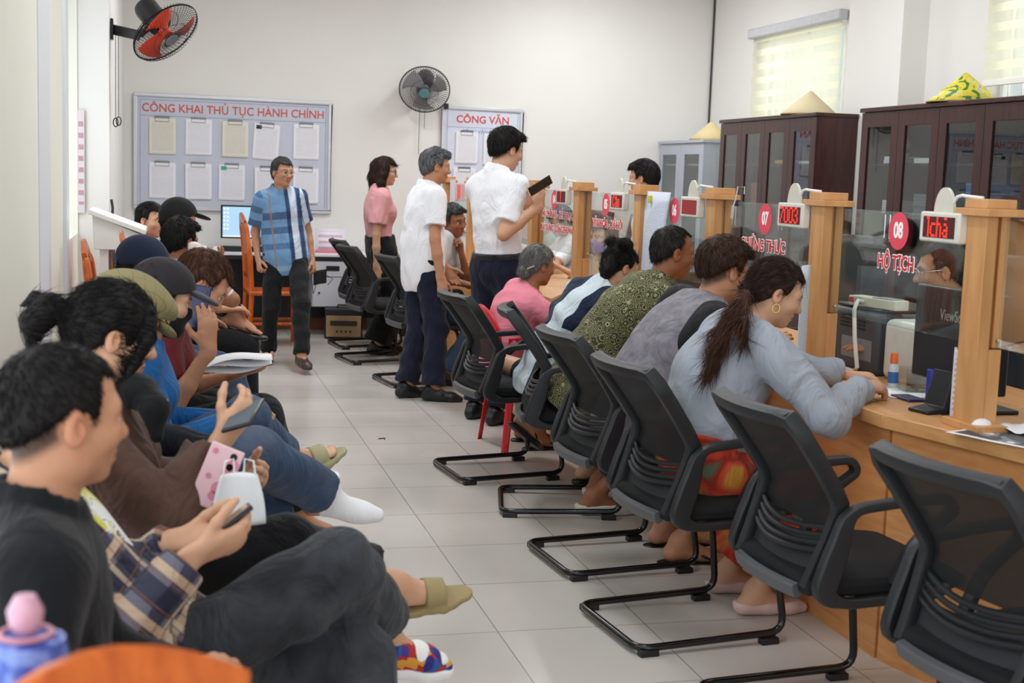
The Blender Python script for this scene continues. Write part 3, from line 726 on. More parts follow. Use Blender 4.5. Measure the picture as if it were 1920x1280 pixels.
nt.links.new(wv.outputs[0], cr.inputs[0]); ln = N(nt, 'VectorMath', operation='LENGTH'); nt.links.new(mp.outputs[0], ln.inputs[0]); l2 = N(nt, 'MapRange'); l2.inputs['From Min'].default_value = .30; l2.inputs['From Max'].default_value = .36; nt.links.new(ln.outputs['Value'], l2.inputs[0])
mx = N(nt, 'Mix', data_type='RGBA', clamp_factor=True); nt.links.new(l2.outputs[0], mx.inputs[0]); nt.links.new(cr.outputs[0], mx.inputs[6]); mx.inputs[7].default_value = c4(srgb('a7cdf2'))
b.inputs['Base Color'].default_value = (0, 0, 0, 1); nt.links.new(mx.outputs[2], b.inputs['Emission Color']); b.inputs['Emission Strength'].default_value = 1.5
MB().box(-.208, .208, -.0212, -.0202, .135, .395).build('screen', m, t)
MB().box(-.208, .208, -.0222, -.0213, .125, .135).build('taskbar', emis('taskbar', 'dfe8f4', 1.3), t)
mb = MB()
for r_ in range(6):
    for k_ in range(2): mb.box(-.2+.03*k_, -.186+.03*k_, -.0225, -.0214, .37-.036*r_, .384-.036*r_)
mb.build('icons', emis('desktop_icons', 'd6dcea', 1.2), t)
MB().box(-.03, .03, .02, .05, .03, .25).box(-.11, .11, -.07, .09, 0, .02).build('stand', BLACKP, t)
t = thing('keyboard', 'black keyboard standing on edge in front of the lit monitor', 'keyboard', (mc-.03, 12.27, dz))
MB().box(-.19, .19, -.03, .03, 0, .05).build('keyboard_body', BLACKP, t, bevel=.006)
mb = MB()
for i in range(14):
    for j in range(3): mb.box(-.18+.0257*i, -.16+.0257*i, -.0318, -.03, .006+.014*j, .016+.014*j)
mb.build('keys', M_('dark_keys', '24262b', .5), t)
t = thing('desk_sign', 'white and pink lettered sign propped on the white desk', 'sign', (0, 0, 0))
a, b_ = A(592, 467, Y=12.35), A(648, 464, Y=12.35); hz = .215
MB().add([(a.x, 12.33, dz), (b_.x, 12.33, dz), (b_.x, 12.44, dz+hz), (a.x, 12.44, dz+hz)], [(0, 1, 2, 3)]).build('sign_sheet', paper_mat('sign_print', 'ebe3ef', 'c9a9bb', 4), t, solid=.004)
MB().box(a.x-.01, b_.x+.02, 12.29, 12.33, dz, dz+.025).build('sign_base', M_('pink_stand', 'd97a82', .5), t)
tag(MB().box(A(400, 462, Y=12.3).x, A(422, 462, Y=12.3).x, 12.26, 12.33, dz, dz+.04).build('small_white_box', WHITE, bevel=.004), 'small white box left of the black keyboard', 'box')
ap = A(640, 636, Z=0)
t = thing('speaker_box', 'tan fronted portable speaker box on the floor under the desk', 'speaker', (ap.x+.02, ap.y+.02, 0), R_(-6))
MB().box(-.17, .17, 0, .24, .01, .27).build('cabinet_body', BLACKP, t, bevel=.01)
MB().box(-.155, .155, -.008, -.0005, .02, .21).build('front_panel', M_('tan_panel', 'a98d68', .6), t, bevel=.003)
MB().box(-.12, .12, -.0105, -.0085, .12, .165).build('name_strip', M_('dark_strip', '3b2f27', .6), t)
mb = MB()
for k in range(4): mb.lathe([(.009, 0), (.009, .01)], 12, (0, 0, 0)).xf(Matrix.Translation((-.06+.04*k, -.009, .07)) @ FACE_NY.to_4x4(), len(mb.v)-24)
mb.build('knobs', BLACKP, t)
MB().tube([(-.06, .12, .27), (-.05, .12, .295), (.05, .12, .295), (.06, .12, .27)], .008, 6).build('handle', BLACKP, t)

ly = 8.25
pt = {k: A(x, y, Y=ly) for k, (x, y) in dict(a=(166, 392), b=(270, 431), c=(268, 463), d=(197, 463), e=(172, 452)).items()}
t = thing('lectern', 'white lectern with sloping reading top beside the left column', 'lectern', (0, 0, 0))
prof = [(pt['a'].x+.02, pt['a'].z-.03), (pt['b'].x-.01, pt['b'].z-.03), (pt['c'].x, pt['c'].z-.02), (pt['a'].x+.03, pt['c'].z-.02)]
MB().prism(prof, ly, ly+.5, axis='y').build('lectern_box', WHITE, t, bevel=.004)
MB().prism([(pt['a'].x, pt['a'].z-.028), (pt['b'].x+.01, pt['b'].z-.028), (pt['b'].x+.01, pt['b'].z), (pt['a'].x, pt['a'].z)], ly-.03, ly+.53, axis='y').build('reading_top', WHITE, t, bevel=.004)
for xx in (pt['a'].x+.06, pt['c'].x-.09): MB().box(xx, xx+.05, ly+.03, ly+.46, .04, pt['c'].z-.021).build('side_panel', WHITE, t)
MB().box(pt['a'].x-.02, pt['c'].x+.02, ly-.02, ly+.5, 0, .04).build('base_board', WHITE, t)
MB().box(pt['a'].x+.115, pt['c'].x-.095, ly+.05, ly+.4, .7, .83).build('red_cloth', M_('red_cloth', 'b0202a', .8), t)
for k in range(3):
    MB().tube([(pt['a'].x+.13+.012*i, ly-.0+.02*k, .83-.12*k-.22*math.sin(PI*i/12)) for i in range(13)], .006, 6).build('cable', WHITE, t)
# cable and bag-like loop on the column beside the lectern
tag(MB().tube([(-.385+.01*math.sin(i*1.1), 9.7-.01*i, 1.25-.055*i) for i in range(13)], .009, 6).tube([(-.378+.006*math.cos(a), 9.75+.10*math.sin(a), .80+.13*math.cos(a)) for a in [2*PI*i/18 for i in range(18)]], .012, 6, closed=True).build('hanging_cable', M_('dark_cable', '3a3936', .6)), 'dark looped cable hanging behind the lectern on the column', 'cable')
# red lettered banner edge on the column
bx = [A(156, 205, Y=9.5), A(163, 400, Y=9.5)]
tag(MB().box(-.598, -.555, 9.585, 9.6, bx[1].z, bx[0].z).build('wall_banner', paper_mat('banner_print', 'ddd3d8', 'b98a92', 9)), 'narrow pale banner with red print on the column edge', 'banner')

# ---------------------------------------------------------------- orange wooden chairs
def wooden_chair(lab, loc, rot, slats=True):
    t = thing('wooden_chair', lab, 'chair', loc, rot, 'orange varnished wooden chairs')
    for s in (-1, 1):
        MB().tube([(-.23, .19*s, 0), (-.21, .19*s, .45), (-.225, .185*s, .75), (-.255, .165*s, 1.0), (-.262, .14*s, 1.04)], [.02, .023, .022, .02, .016], 8).build('back_leg', ORWOOD, t)
        MB().tube([(.2, .19*s, 0), (.2, .19*s, .44)], [.018, .024], 8).build('front_leg', ORWOOD, t)
        MB().tube([(-.21, .19*s, .2), (.2, .19*s, .2)], .012, 6).build('stretcher', ORWOOD, t)
    MB().box(-.235, .235, -.225, .225, .44, .475).build('seat', ORWOOD, t, bevel=.012)
    p = [(-.262-.012*math.sin(PI*i/10), -.15+.3*i/10, 1.03+.055*math.sin(PI*i/10)) for i in range(11)]
    MB().tube(p, .042, 10, ry=.013, side=(1, 0, .2)).build('crest_rail', ORWOOD, t)
    MB().tube([(-.225, -.18, .6), (-.225, .18, .6)], .02, 8, ry=.011, side=(1, 0, 0)).build('lower_rail', ORWOOD, t)
    if slats:
        for k in range(4):
            y = -.09+.06*k; MB().tube([(-.225, y, .6), (-.235, y, .8), (-.262, y, 1.03)], .014, 8, ry=.008, side=(1, 0, 0)).build('slat', ORWOOD, t)
    return t
w0 = wooden_chair('orange wooden chair behind the man in the plaid shirt', (.66, 11.05, 0), R_(4))
bl = A(465, 650, Z=0); w0.location = (bl.x+.22, bl.y+.16, 0)
def wchair(lab, loc, rot):
    c = copy_tree(w0); c.location = loc; c.rotation_euler = (0, 0, rot); c['label'] = lab; return c
e = A(188, 418, X=-.40)
wchair('orange wooden chair with its slatted back in front of the white lectern', (-.13, 6.95, 0), R_(0))
wchair('orange wooden chair under the man in the white shirt and black cap', (.02, 7.85, 0), 0)
wchair('orange wooden chair under the woman in red', (-.14, 8.95, 0), 0)
k = A(262, 1216, Y=1.22)
wchair('blurred orange wooden chair back closest to the camera, beside the blue water jug', (k.x+.128, 1.22-.27, k.z-1.108), R_(-52))
# bench under the waiting row
t = thing('wooden_bench', 'long orange wooden bench under the waiting row along the left wall', 'bench', (0, 0, 0))
MB().box(-.36, .10, 1.75, 5.85, .40, .435).build('seat_plank', ORWOOD, t, bevel=.008)
for y in (1.9, 3.8, 5.7):
    for x in (-.32, .06): MB().box(x-.02, x+.02, y-.02, y+.02, 0, .40).build('leg', ORWOOD, t)

# red plastic chair
def red_chair():
    t = thing('plastic_chair', 'red plastic chair under the elderly woman in pink', 'chair', (1.98, 7.16, 0), R_(4))
    for sx in (-1, 1):
        for sy in (-1, 1):
            mb = MB(); x0, y0 = .17*sx, .17*sy
            def fn(u, v):
                a = PI*.5*u; z = .42*v; o = (1-v)*.045
                return (x0+sx*(o+.03*math.cos(a)), y0+sy*(o+.03*math.sin(a)), z)
            mb.grid(fn, 6, 6); mb.build('leg', REDP, t, solid=.006)
    MB().box(-.21, .21, -.21, .21, .41, .435).build('seat', REDP, t, bevel=.012)
    def bk(u, v):
        y = (u-.5)*2; w = lerp(.2, .17, v)*(1-.35*max(0, v-.8)/.2*abs(y)); return (-.20-.09*v-.03*(1-y*y), y*w, .44+.36*v*(1-.12*y*y))
    mb = MB(); mb.grid(bk, 10, 10); mb.build('backrest', REDP, t, solid=.008)
    for s in (-1, 1): MB().tube([(-.22, .2*s, .62), (0, .225*s, .63), (.15, .21*s, .62), (.17, .2*s, .44)], .016, 8, ry=.01, side=(0, 1, 0)).build('armrest', REDP, t)
    return t
red_chair()

# water jug on a stool, near corner
jc = A(48, 1175, Y=1.36)
jz = A(48, 1225, Y=1.36).z
t = thing('water_jug', 'blue water jug with a plastic wrapped cap in the near corner', 'water jug', (jc.x, 1.36, jz-.47))
JB = M_('jug_blue', '3a5fc0', .2, spec=.6); 
MB().lathe([(.125, 0), (.132, .02), (.132, .12), (.125, .14), (.132, .16), (.132, .30), (.11, .37), (.06, .405), (.034, .425), (.033, .47)], 36).build('jug_body', JB, t)
m, nt, b = newmat('crinkled_wrap'); tc = N(nt, 'TexCoord'); nz = N(nt, 'TexNoise'); nz.inputs['Scale'].default_value = 40; nz.inputs['Detail'].default_value = 6; nt.links.new(tc.outputs['Object'], nz.inputs[0])
cr = N(nt, 'ValToRGB'); e = cr.color_ramp.elements; e[0].position = .36; e[0].color = c4(srgb('2a3a86')); e[1].position = .62; e[1].color = c4(srgb('7f97dc')); q = e.new(.5); q.color = c4(srgb('4560bb'))
nt.links.new(nz.outputs[0], cr.inputs[0]); nt.links.new(cr.outputs[0], b.inputs['Base Color']); b.inputs['Roughness'].default_value = .15
bp = N(nt, 'Bump'); bp.inputs['Strength'].default_value = .6; bp.inputs['Distance'].default_value = .01; nt.links.new(nz.outputs[0], bp.inputs['Height']); nt.links.new(bp.outputs[0], b.inputs['Normal'])
MB().lathe([(.042, .425), (.043, .46), (.038, .485), (.02, .49), (0, .49)], 28, cap=False).build('wrapped_cap', m, t)
MB().tube([(.025*math.cos(a), .025*math.sin(a), .491) for a in [2*PI*i/16 for i in range(16)]], .003, 6, closed=True).build('cap_ring', M_('pink_ring', 'c98a96', .4), t)
MB().lathe([(.008, .488), (.016, .50), (.018, .515), (.010, .53), (0, .532)], 16, cap=False).build('wrap_knot', M_('pink_wrap', 'cfa0b4', .2), t)
zt = jz-.47
t = thing('wooden_stool', 'low wooden stool under the blue water jug', 'stool', (jc.x, 1.36, 0))
MB().box(-.15, .15, -.15, .15, zt-.03, zt).build('seat', ORWOOD, t, bevel=.005)
for sx in (-1, 1):
    for sy in (-1, 1): MB().box(.12*sx-.015, .12*sx+.015, .12*sy-.015, .12*sy+.015, 0, zt-.03).build('leg', ORWOOD, t)

# ---------------------------------------------------------------- things on the counter
CZ = .80
def P(px, py): return A(px, py, Z=CZ)
# laser printer, adapter on top, cable
pr = thing('laser_printer', 'dark grey laser printer beside the booth post, adapter on top', 'printer', (2.76, 4.69, CZ), R_(0))
MB().box(-.19, .19, -.20, .20, .0, .235).build('printer_body', M_('printer_grey', '4a4d55', .5), pr, bevel=.018)
MB().box(-.193, -.1895, -.17, .06, .05, .13).build('side_label', M_('printer_label', '85878d', .5), pr)
mb = MB()
for k in range(4): mb.box(-.1935, -.19, -.11, .08, .165+.014*k, .170+.014*k)
mb.build('vent_slots', BLACKP, pr)
MB().box(-.16, .16, -.17, .17, .235, .25).build('paper_exit', BLACKP, pr, bevel=.006)
ad = thing('power_adapter', 'cream power adapter with red switch on the dark grey printer', 'adapter', (2.63, 4.60, CZ+.25), R_(-78))
MB().box(-.13, .13, -.035, .035, 0, .038).build('adapter_body', M_('adapter_cream', 'd8d5c4', .5), ad, bevel=.004)
MB().box(-.125, -.098, -.0365, -.0352, .012, .03).build('switch', REDP, ad)
MB().box(-.08, -.05, -.045, -.0355, .010, .03).build('plug', BLACKP, ad, bevel=.003)
MB().box(0, .11, -.03, .03, .0385, .041).build('top_label', M_('adapter_label', '8a8d92', .5), ad)
tag(MB().tube([(2.59, 4.64, CZ+.268), (2.555, 4.62, CZ+.275), (2.52, 4.58, CZ+.245), (2.51, 4.545, CZ+.14), (2.52, 4.53, CZ+.03), (2.53, 4.57, CZ+.009), (2.53, 4.70, CZ+.009)], .008, 8).build('white_cable', WHITE), 'thick white cable hanging from the cream adapter to the counter', 'cable')
t = thing('white_printer', 'white rounded printer between the dark printer and the black monitor', 'printer', (2.72, 4.33, CZ), R_(0))
MB().box(-.14, .16, -.145, .135, 0, .225).build('printer_body', M_('warm_white_plastic', 'dedfda', .4), t, bevel=.03, seg=4)
t = thing('glue_bottle', 'clear glue bottle with bright orange cap on the counter', 'bottle', Vector((2.50, 4.235, CZ)))
t.location.z = CZ
MB().lathe([(.017, 0), (.018, .004), (.018, .075), (.013, .086), (.011, .09)], 20).build('bottle_body', M_('clear_plastic_bottle', 'd9dde0', .2), t)
MB().lathe([(.0185, .018), (.0185, .058)], 20, cap=False).build('blue_label', M_('glue_label', '3a6fb5', .5), t)
MB().lathe([(.014, .088), (.0135, .118), (.011, .125), (0, .126)], 20, cap=False).build('cap', M_('orange_cap', 'f0702a', .4), t)
t = thing('clear_coin_box', 'clear plastic box of coins beside the glue bottle', 'box', Vector((2.53, 4.14, CZ)), R_(-10)); t.location.z = CZ
CLP = glassy('clear_acrylic', (.93, .95, .94), .10)
mb = MB(); mb.box(-.045, .045, -.04, -.037, 0, .085).box(-.045, .045, .037, .04, 0, .085).box(-.045, -.042, -.037, .037, 0, .085).box(.042, .045, -.037, .037, 0, .085).box(-.042, .042, -.037, .037, 0, .003)
mb.build('box_walls', CLP, t)
mb = MB()
for k in range(30):
    x, y, z = random.uniform(-.033, .033), random.uniform(-.028, .028), .004+.004*random.randint(0, 3); mb.lathe([(.008, 0), (.008, .002)], 10, (x, y, z))
tag(mb.build('coins', M_('coin_metal', '9c8f73', .35, .8), t), kind='stuff')
# big black monitor seen from behind
t = thing('black_monitor', 'black monitor seen from behind, maker name on its back, next to the seated clerk', 'monitor', (2.60, 3.70, CZ), R_(0))
t.location = (2.46, 3.79, CZ)
MB().box(-.015, .03, -.235, .24, .08, .39).build('casing', M_('monitor_black', '1a191c', .35), t, bevel=.006)
MB().box(.02, .05, -.06, .06, .02, .2).box(-.02, .17, -.11, .11, 0, .014).build('stand', BLACKP, t, bevel=.004)
text('maker_name', 'ViewSonic', .052, (-.0158, -.0, .30), FACE_NX, M_('grey_logo', 'a9a6a4', .4), t, sx=.8)
t = thing('document_camera', 'black wedge shaped scanner stand left of the near post', 'scanner', (2.40, 3.76, CZ), R_(12))
MB().prism([(-.10, 0), (.05, 0), (.05, .012), (.03, .02), (.03, .125), (.0, .135), (-.035, .02), (-.10, .012)], -.045, .045, axis='y').build('stand_body', BLACKP, t, bevel=.004)
tag(MB().box(2.36, 2.42, 3.63, 3.68, CZ, CZ+.018).build('turquoise_eraser', M_('turquoise', '4fc4a8', .5), bevel=.004), 'small turquoise block behind the black scanner stand', 'eraser').location.x = .06
t = thing('blue_phone', 'dark blue phone lying on the counter by the scanner stand', 'phone', Vector((2.42, 3.99, CZ)))
MB().box(-.035, .035, -.06, .06, 0, .009).build('phone_body', M_('dark_blue_phone', '1d2a55', .25), t, bevel=.003)
t = thing('blue_holder', 'narrow blue holder in front of the black monitor', 'holder', (2.43, 3.875, CZ))
MB().box(-.012, .012, -.016, .016, 0, .12).build('cup_body', M_('deep_blue_plastic', '2733a8', .4), t, bevel=.004)
t = thing('acrylic_notice', 'white notice with red print in a clear stand left of the near post', 'notice', (2.37, 3.655, CZ), R_(-31))
MB().box(-.004, .004, -.06, .06, .004, .215).build('notice_sheet', paper_mat('notice_print', 'eceaf2', 'd9a7b4', 12), t)
MB().box(-.03, .03, -.075, .075, 0, .004).build('stand_foot', CLP, t)
tag(MB().ball((0, 0, .018), (.035, .03, .022), 14, 8).build('white_lump', WHITE), 'small white lump at the foot of the near post', 'lump').location = P(1837, 808)
def sheetfn(c, ux, uy, w, h, curl, amp):
    def fn(u, v):
        p = Vector(c)+ux*((u-.5)*w)+uy*((v-.5)*h); p.z = CZ+.003+amp*math.sin(u*7+v*3)**2+curl*max(0, u-.55)**2+.012*max(0, v-.7)**2*10*curl; return p
    return fn
ux, uy = Vector((.35, -.94, 0)).normalized(), Vector((.94, .35, 0)).normalized()
pc = P(1868, 818)
m, nt, b = newmat('photo_print'); tc = N(nt, 'TexCoord'); nz = N(nt, 'TexNoise'); nz.inputs['Scale'].default_value = 3.2; nt.links.new(tc.outputs['Generated'], nz.inputs[0]); cr = N(nt, 'ValToRGB'); cr.color_ramp.interpolation = 'CONSTANT'; e = cr.color_ramp.elements; e[0].color = c4(srgb('45474c')); e[1].position = .5; e[1].color = c4(srgb('84868c')); q = e.new(.58); q.color = c4(srgb('e6e7ea')); nt.links.new(nz.outputs[0], cr.inputs[0]); nt.links.new(cr.outputs[0], b.inputs['Base Color'])
t = thing('printed_sheet', 'sheet printed with dark pictures lying on the angled counter', 'paper', (0, 0, 0))
MB().grid(sheetfn(pc+Vector((.03, -.06, 0)), ux, uy, .34, .21, .02, .001), 12, 8).build('sheet', PAPER, t, solid=.0008)
MB().grid(lambda u, v: sheetfn(pc+Vector((.03, -.06, .0)), ux, uy, .34, .21, .02, .001)(.05+.9*u, .08+.84*v)+Vector((0, 0, .0012)), 12, 8).build('dark_print', m, t)
t = thing('crumpled_paper', 'crumpled white paper on top of the printed sheet', 'paper', (0, 0, 0))
MB().grid(sheetfn(pc+Vector((.12, .0, .02)), ux, uy, .2, .12, .35, .012), 12, 8).build('sheet', PAPER, t, solid=.0008).location.z = .006
# dark computer box and cables beyond the near post
t = thing('computer_tower', 'black computer box behind the glass beyond the near post', 'computer', (2.72, 3.22, CZ), R_(10))
MB().box(-.10, .12, -.16, .12, 0, .29).build('tower_case', BLACKP, t, bevel=.006)
MB().box(-.103, -.1, -.05, .0, .10, .15).build('white_sticker', PAPER, t)
for k in range(3):
    tag(MB().tube([(2.50+.1*i/8, 3.42-.05*i-.02*k, CZ+.007+.004*math.sin(i*1.7+k)) for i in range(9)], .006, 6).build('black_cable', BLACKP), 'black cable lying on the counter beyond the near post', 'cable', 'black cables beyond the near post')
# keys by the hooded jacket woman
kp = P(1636, 752)
t = thing('key_bunch', 'small bunch of keys by the sleeve of the hooded jacket woman', 'keys', kp)
for k in range(5):
    a = k*1.2; mb = MB(); mb.lathe([(.008, 0), (.008, .002)], 10, (.012*math.cos(a), .012*math.sin(a), .002*k)); mb.box(0, .04, -.003, .003, 0, .002).xf(Matrix.Translation((.012*math.cos(a), .012*math.sin(a), .002*k)) @ Matrix.Rotation(a, 4, 'Z'), len(mb.v)-8); mb.build('key', M_('key_brass', '9b8a60', .3, .8), t)
MB().tube([(.013*math.cos(a), .013*math.sin(a), .006) for a in [2*PI*i/16 for i in range(16)]], .0015, 6, closed=True).build('key_ring', CHROME, t)
# papers clipped over the glass of booth 06
yc = (A(1190, 420, X=GX-.03).y+A(1247, 420, X=GX-.03).y)/2; wz = A(1215, 366, X=GX-.03).z
t = thing('hanging_papers', 'long bluish printed sheets hung over glass beside panel 06', 'papers', (GX-.012, yc, wz))
for k in range(3):
    MB().grid(lambda u, v: (-.006*k-.02*(1-v)*u, (.5-u)*.36+.05*k*(1-v)-.04*k, -.44*(1-v)+.01*k), 8, 8).build('sheet', PBL, t, solid=.001)
MB().box(-.03, .02, -.012, .012, -.035, .0).build('clip', M_('yellow_clip', 'd6c93c', .4), t, bevel=.003)
def hook(px, lab):
    q = A(px, 366, X=GX)
    return tag(MB().tube([(GX-.03, q.y, 1.40), (GX-.02, q.y, 1.43), (GX-.01, q.y, 1.49), (GX+.02, q.y, 1.49), (GX+.02, q.y, 1.46)], .003, 6).build('wire_hook', CHROME), lab, 'hook', 'wire hooks on the glass')
hook(1387, 'bent wire hook on the glass top left of panel 07')
q = A(1372, 392, X=GX-.02)
t = thing('binder_clip', 'black binder clip gripping the top of glass panel 07', 'clip', (GX, q.y, 1.43))
MB().prism([(-.012, -.022), (.012, -.022), (.004, .004), (-.004, .004)], -.016, .016, axis='y').build('clip_body', BLACKP, t)
for dy_ in (-.007, .007): MB().tube([(-.014, dy_-.004, -.02), (-.018, dy_-.005, -.075), (-.018, dy_+.005, -.075), (-.014, dy_+.004, -.02)], .0015, 6).build('clip_wire', CHROME, t)
# farther things behind the booths
q = A(1111, 505, X=GX+.03)
t = thing('emblem_notice', 'small white stand notice with a red flower emblem near panel 05', 'notice', (2.42, q.y*2.42/GX, CZ))
MB().box(-.004, .004, -.09, .09, 0, .26).build('notice_sheet', PAPER, t)
mb = MB()
for k in range(5): mb.lathe([(.012, 0), (.012, .001)], 12).xf(Matrix.Translation((-.005, .02*math.cos(k*2*PI/5), .15+.02*math.sin(k*2*PI/5))) @ FACE_NX.to_4x4(), len(mb.v)-24)
mb.build('red_emblem', REDT, t)
t = thing('letter_tray', 'black stacked letter trays behind panel 04', 'tray', (2.62, 7.25, CZ))
for k in range(3): MB().box(-.14, .14, -.17, .17, .002+.085*k, .02+.085*k).box(-.14, .14, .15, .17, .02+.085*k, .075+.085*k).box(-.14, .14, -.17, -.15, .02+.085*k, .075+.085*k).build('tray_level', M_('navy_plastic', '20263c', .4), t)
t = thing('dark_printer', 'dark printer behind panel 05 near the emblem notice', 'printer', (2.68, 6.95, CZ))
MB().box(-.16, .16, -.14, .14, 0, .22).build('printer_body', M_('printer_brown', '3a3434', .5), t, bevel=.012)
# red notice and white paper clipped on the far posts
q = A(861, 362, X=GX); 
t = thing('red_notice', 'small red notice taped to the glass by the farthest posts', 'notice', (GX-.02, 10.9, 1.30))
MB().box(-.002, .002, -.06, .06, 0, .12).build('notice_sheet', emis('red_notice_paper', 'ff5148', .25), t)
t = thing('white_notice', 'white sheet taped below and left of the red notice', 'notice', (GX-.02, 11.15, 1.12))
MB().box(-.002, .002, -.10, .10, 0, .34).build('notice_sheet', PW, t)
# office chairs of the clerks
def office_chair(lab, loc, rot, h=1.22):
    t = thing('office_chair', lab, 'chair', loc, rot, 'padded office chairs behind the booths')
    DB = M_('dark_blue_leather', '23262e', .4, bump=.05, bscale=90)
    MB().grid(lambda u, v: (-.20-.10*v+.05*math.cos((u-.5)*2.2), (u-.5)*.52*(1-.25*max(0, v-.7)), .55+(h-.55)*v), 10, 12).build('backrest', DB, t, solid=.09, smooth=True)
    MB().box(-.22, .27, -.26, .26, .44, .54).build('seat', DB, t, bevel=.04)
    MB().lathe([(.03, .08), (.03, .44)], 12).build('gas_column', BLACKP, t)
    for k in range(5):
        a = 2*PI*k/5; MB().tube([(0, 0, .10), (.28*math.cos(a), .28*math.sin(a), .06)], .02, 8).ball((.28*math.cos(a), .28*math.sin(a), .03), .03, 10, 6).build('leg', BLACKP, t)
    for s in (-1, 1): MB().tube([(-.2, .27*s, .5), (-.2, .28*s, .7), (.12, .28*s, .71), (.15, .27*s, .5)], .02, 8).build('armrest', BLACKP, t)
    return t
oc = A(1635, 560, X=3.45)
office_chair('dark padded office chair behind the dark grey printer', (3.30, 5.15, 0), R_(200), 1.12)
o2 = office_chair('dark padded office chair behind glass panel 07', (3.3, 6.5, 0), R_(190), 1.25)
t = thing('staple_bit', 'tiny dark staple lying on the open floor tiles', 'staple', A(716, 823, Z=0)); t.location.z = .0
MB().tube([(-.02, 0, .003), (.02, .01, .003), (.012, -.02, .003)], .003, 5).build('staple_wire', BLACKP, t)

# ---------------------------------------------------------------- smooth solids for people: distance fields meshed on a grid
f32 = np.float32
def V3(*a): return np.array(a if len(a) == 3 else a[0], dtype=float)
def nrm_(v): v = np.asarray(v, float); return v/max(1e-9, np.linalg.norm(v))
def smin(a, b, k):
    if k <= 0: return np.minimum(a, b)
    h = np.maximum(k-np.abs(a-b), 0)/k; return np.minimum(a, b)-h*h*(k*.25)
class Field:
    def __init__(s): s.ops = []
    def cone(s, a, b, ra, rb, k=.02, n=None, sc=1., ca=False, cb=False, op='u'):
        a, b = V3(a), V3(b); ba = b-a; L = max(1e-6, np.linalg.norm(ba)); u = ba/L
        def fn(X, Y, Z):
            x, y, z = X-a[0], Y-a[1], Z-a[2]
            h = x*u[0]+y*u[1]+z*u[2]; t = np.clip(h, 0, L)
            x = x-t*u[0]; y = y-t*u[1]; z = z-t*u[2]
            d2 = x*x+y*y+z*z
            if n is not None: q = x*n[0]+y*n[1]+z*n[2]; d2 = d2+(sc*sc-1)*q*q
            d = np.sqrt(np.maximum(d2, 1e-12))-(ra+(rb-ra)*t/L)
            if ca: d = np.maximum(d, -h)
            if cb: d = np.maximum(d, h-L)
            return d
        R = max(ra, rb)*max(1, 1/sc if n is not None else 1)
        s.ops.append((fn, np.minimum(a, b)-R, np.maximum(a, b)+R, k, op)); return s
    def path(s, pts, rs, k=.02, **kw):
        for i in range(len(pts)-1): s.cone(pts[i], pts[i+1], rs[i], rs[i+1], k, **kw)
        return s
    def ell(s, c, r, R=None, k=.02, op='u'):
        c = V3(c); R = np.eye(3) if R is None else np.asarray(R); r = V3(r)      # R columns are the local axes
        def fn(X, Y, Z):
            x, y, z = X-c[0], Y-c[1], Z-c[2]
            l = [(x*R[0, i]+y*R[1, i]+z*R[2, i])/r[i] for i in range(3)]
            k0 = np.sqrt(l[0]**2+l[1]**2+l[2]**2)+1e-9
            k1 = np.sqrt((l[0]/r[0])**2+(l[1]/r[1])**2+(l[2]/r[2])**2)+1e-9
            return k0*(k0-1)/k1
        e = np.sqrt(((R*r)**2).sum(1)); s.ops.append((fn, c-e, c+e, k, op)); return s
    def fn(s, f, k=.01, op='i', lo=None, hi=None): s.ops.append((f, lo, hi, k, op)); return s
    def plane(s, p, n, k=.004):
        """keep the side the normal points away from"""
        p, n = V3(p), nrm_(n); return s.fn(lambda X, Y, Z: (X-p[0])*n[0]+(Y-p[1])*n[1]+(Z-p[2])*n[2], k)
    def box(s):
        u = [o for o in s.ops if o[4] == 'u']
        return np.min([o[1] for o in u], 0), np.max([o[2] for o in u], 0)
    def sample(s, xs, ys, zs):
        D = np.full((len(xs), len(ys), len(zs)), .6, f32)
        for fn, lo, hi, k, op in s.ops:
            if lo is None: sl = (slice(None),)*3
            else:
                sl = []; pad = k+.015
                for ax, l, h in zip((xs, ys, zs), lo, hi):
                    i0, i1 = np.searchsorted(ax, l-pad), np.searchsorted(ax, h+pad); sl.append(slice(i0, i1))
                sl = tuple(sl)
            X, Y, Z = xs[sl[0]][:, None, None], ys[sl[1]][None, :, None], zs[sl[2]][None, None, :]
            if X.size == 0 or Y.size == 0 or Z.size == 0: continue
            d = fn(X, Y, Z).astype(f32); B = D[sl]
            if op == 'u': D[sl] = smin(B, d, k)
            elif op == 's': D[sl] = -smin(-B, d, k)
            elif op == 'a': D[sl] = B+d
            else: D[sl] = -smin(-B, -d, k)
        return D
EDG = [(0, 1), (2, 3), (4, 5), (6, 7), (0, 2), (1, 3), (4, 6), (5, 7), (0, 4), (1, 5), (2, 6), (3, 7)]
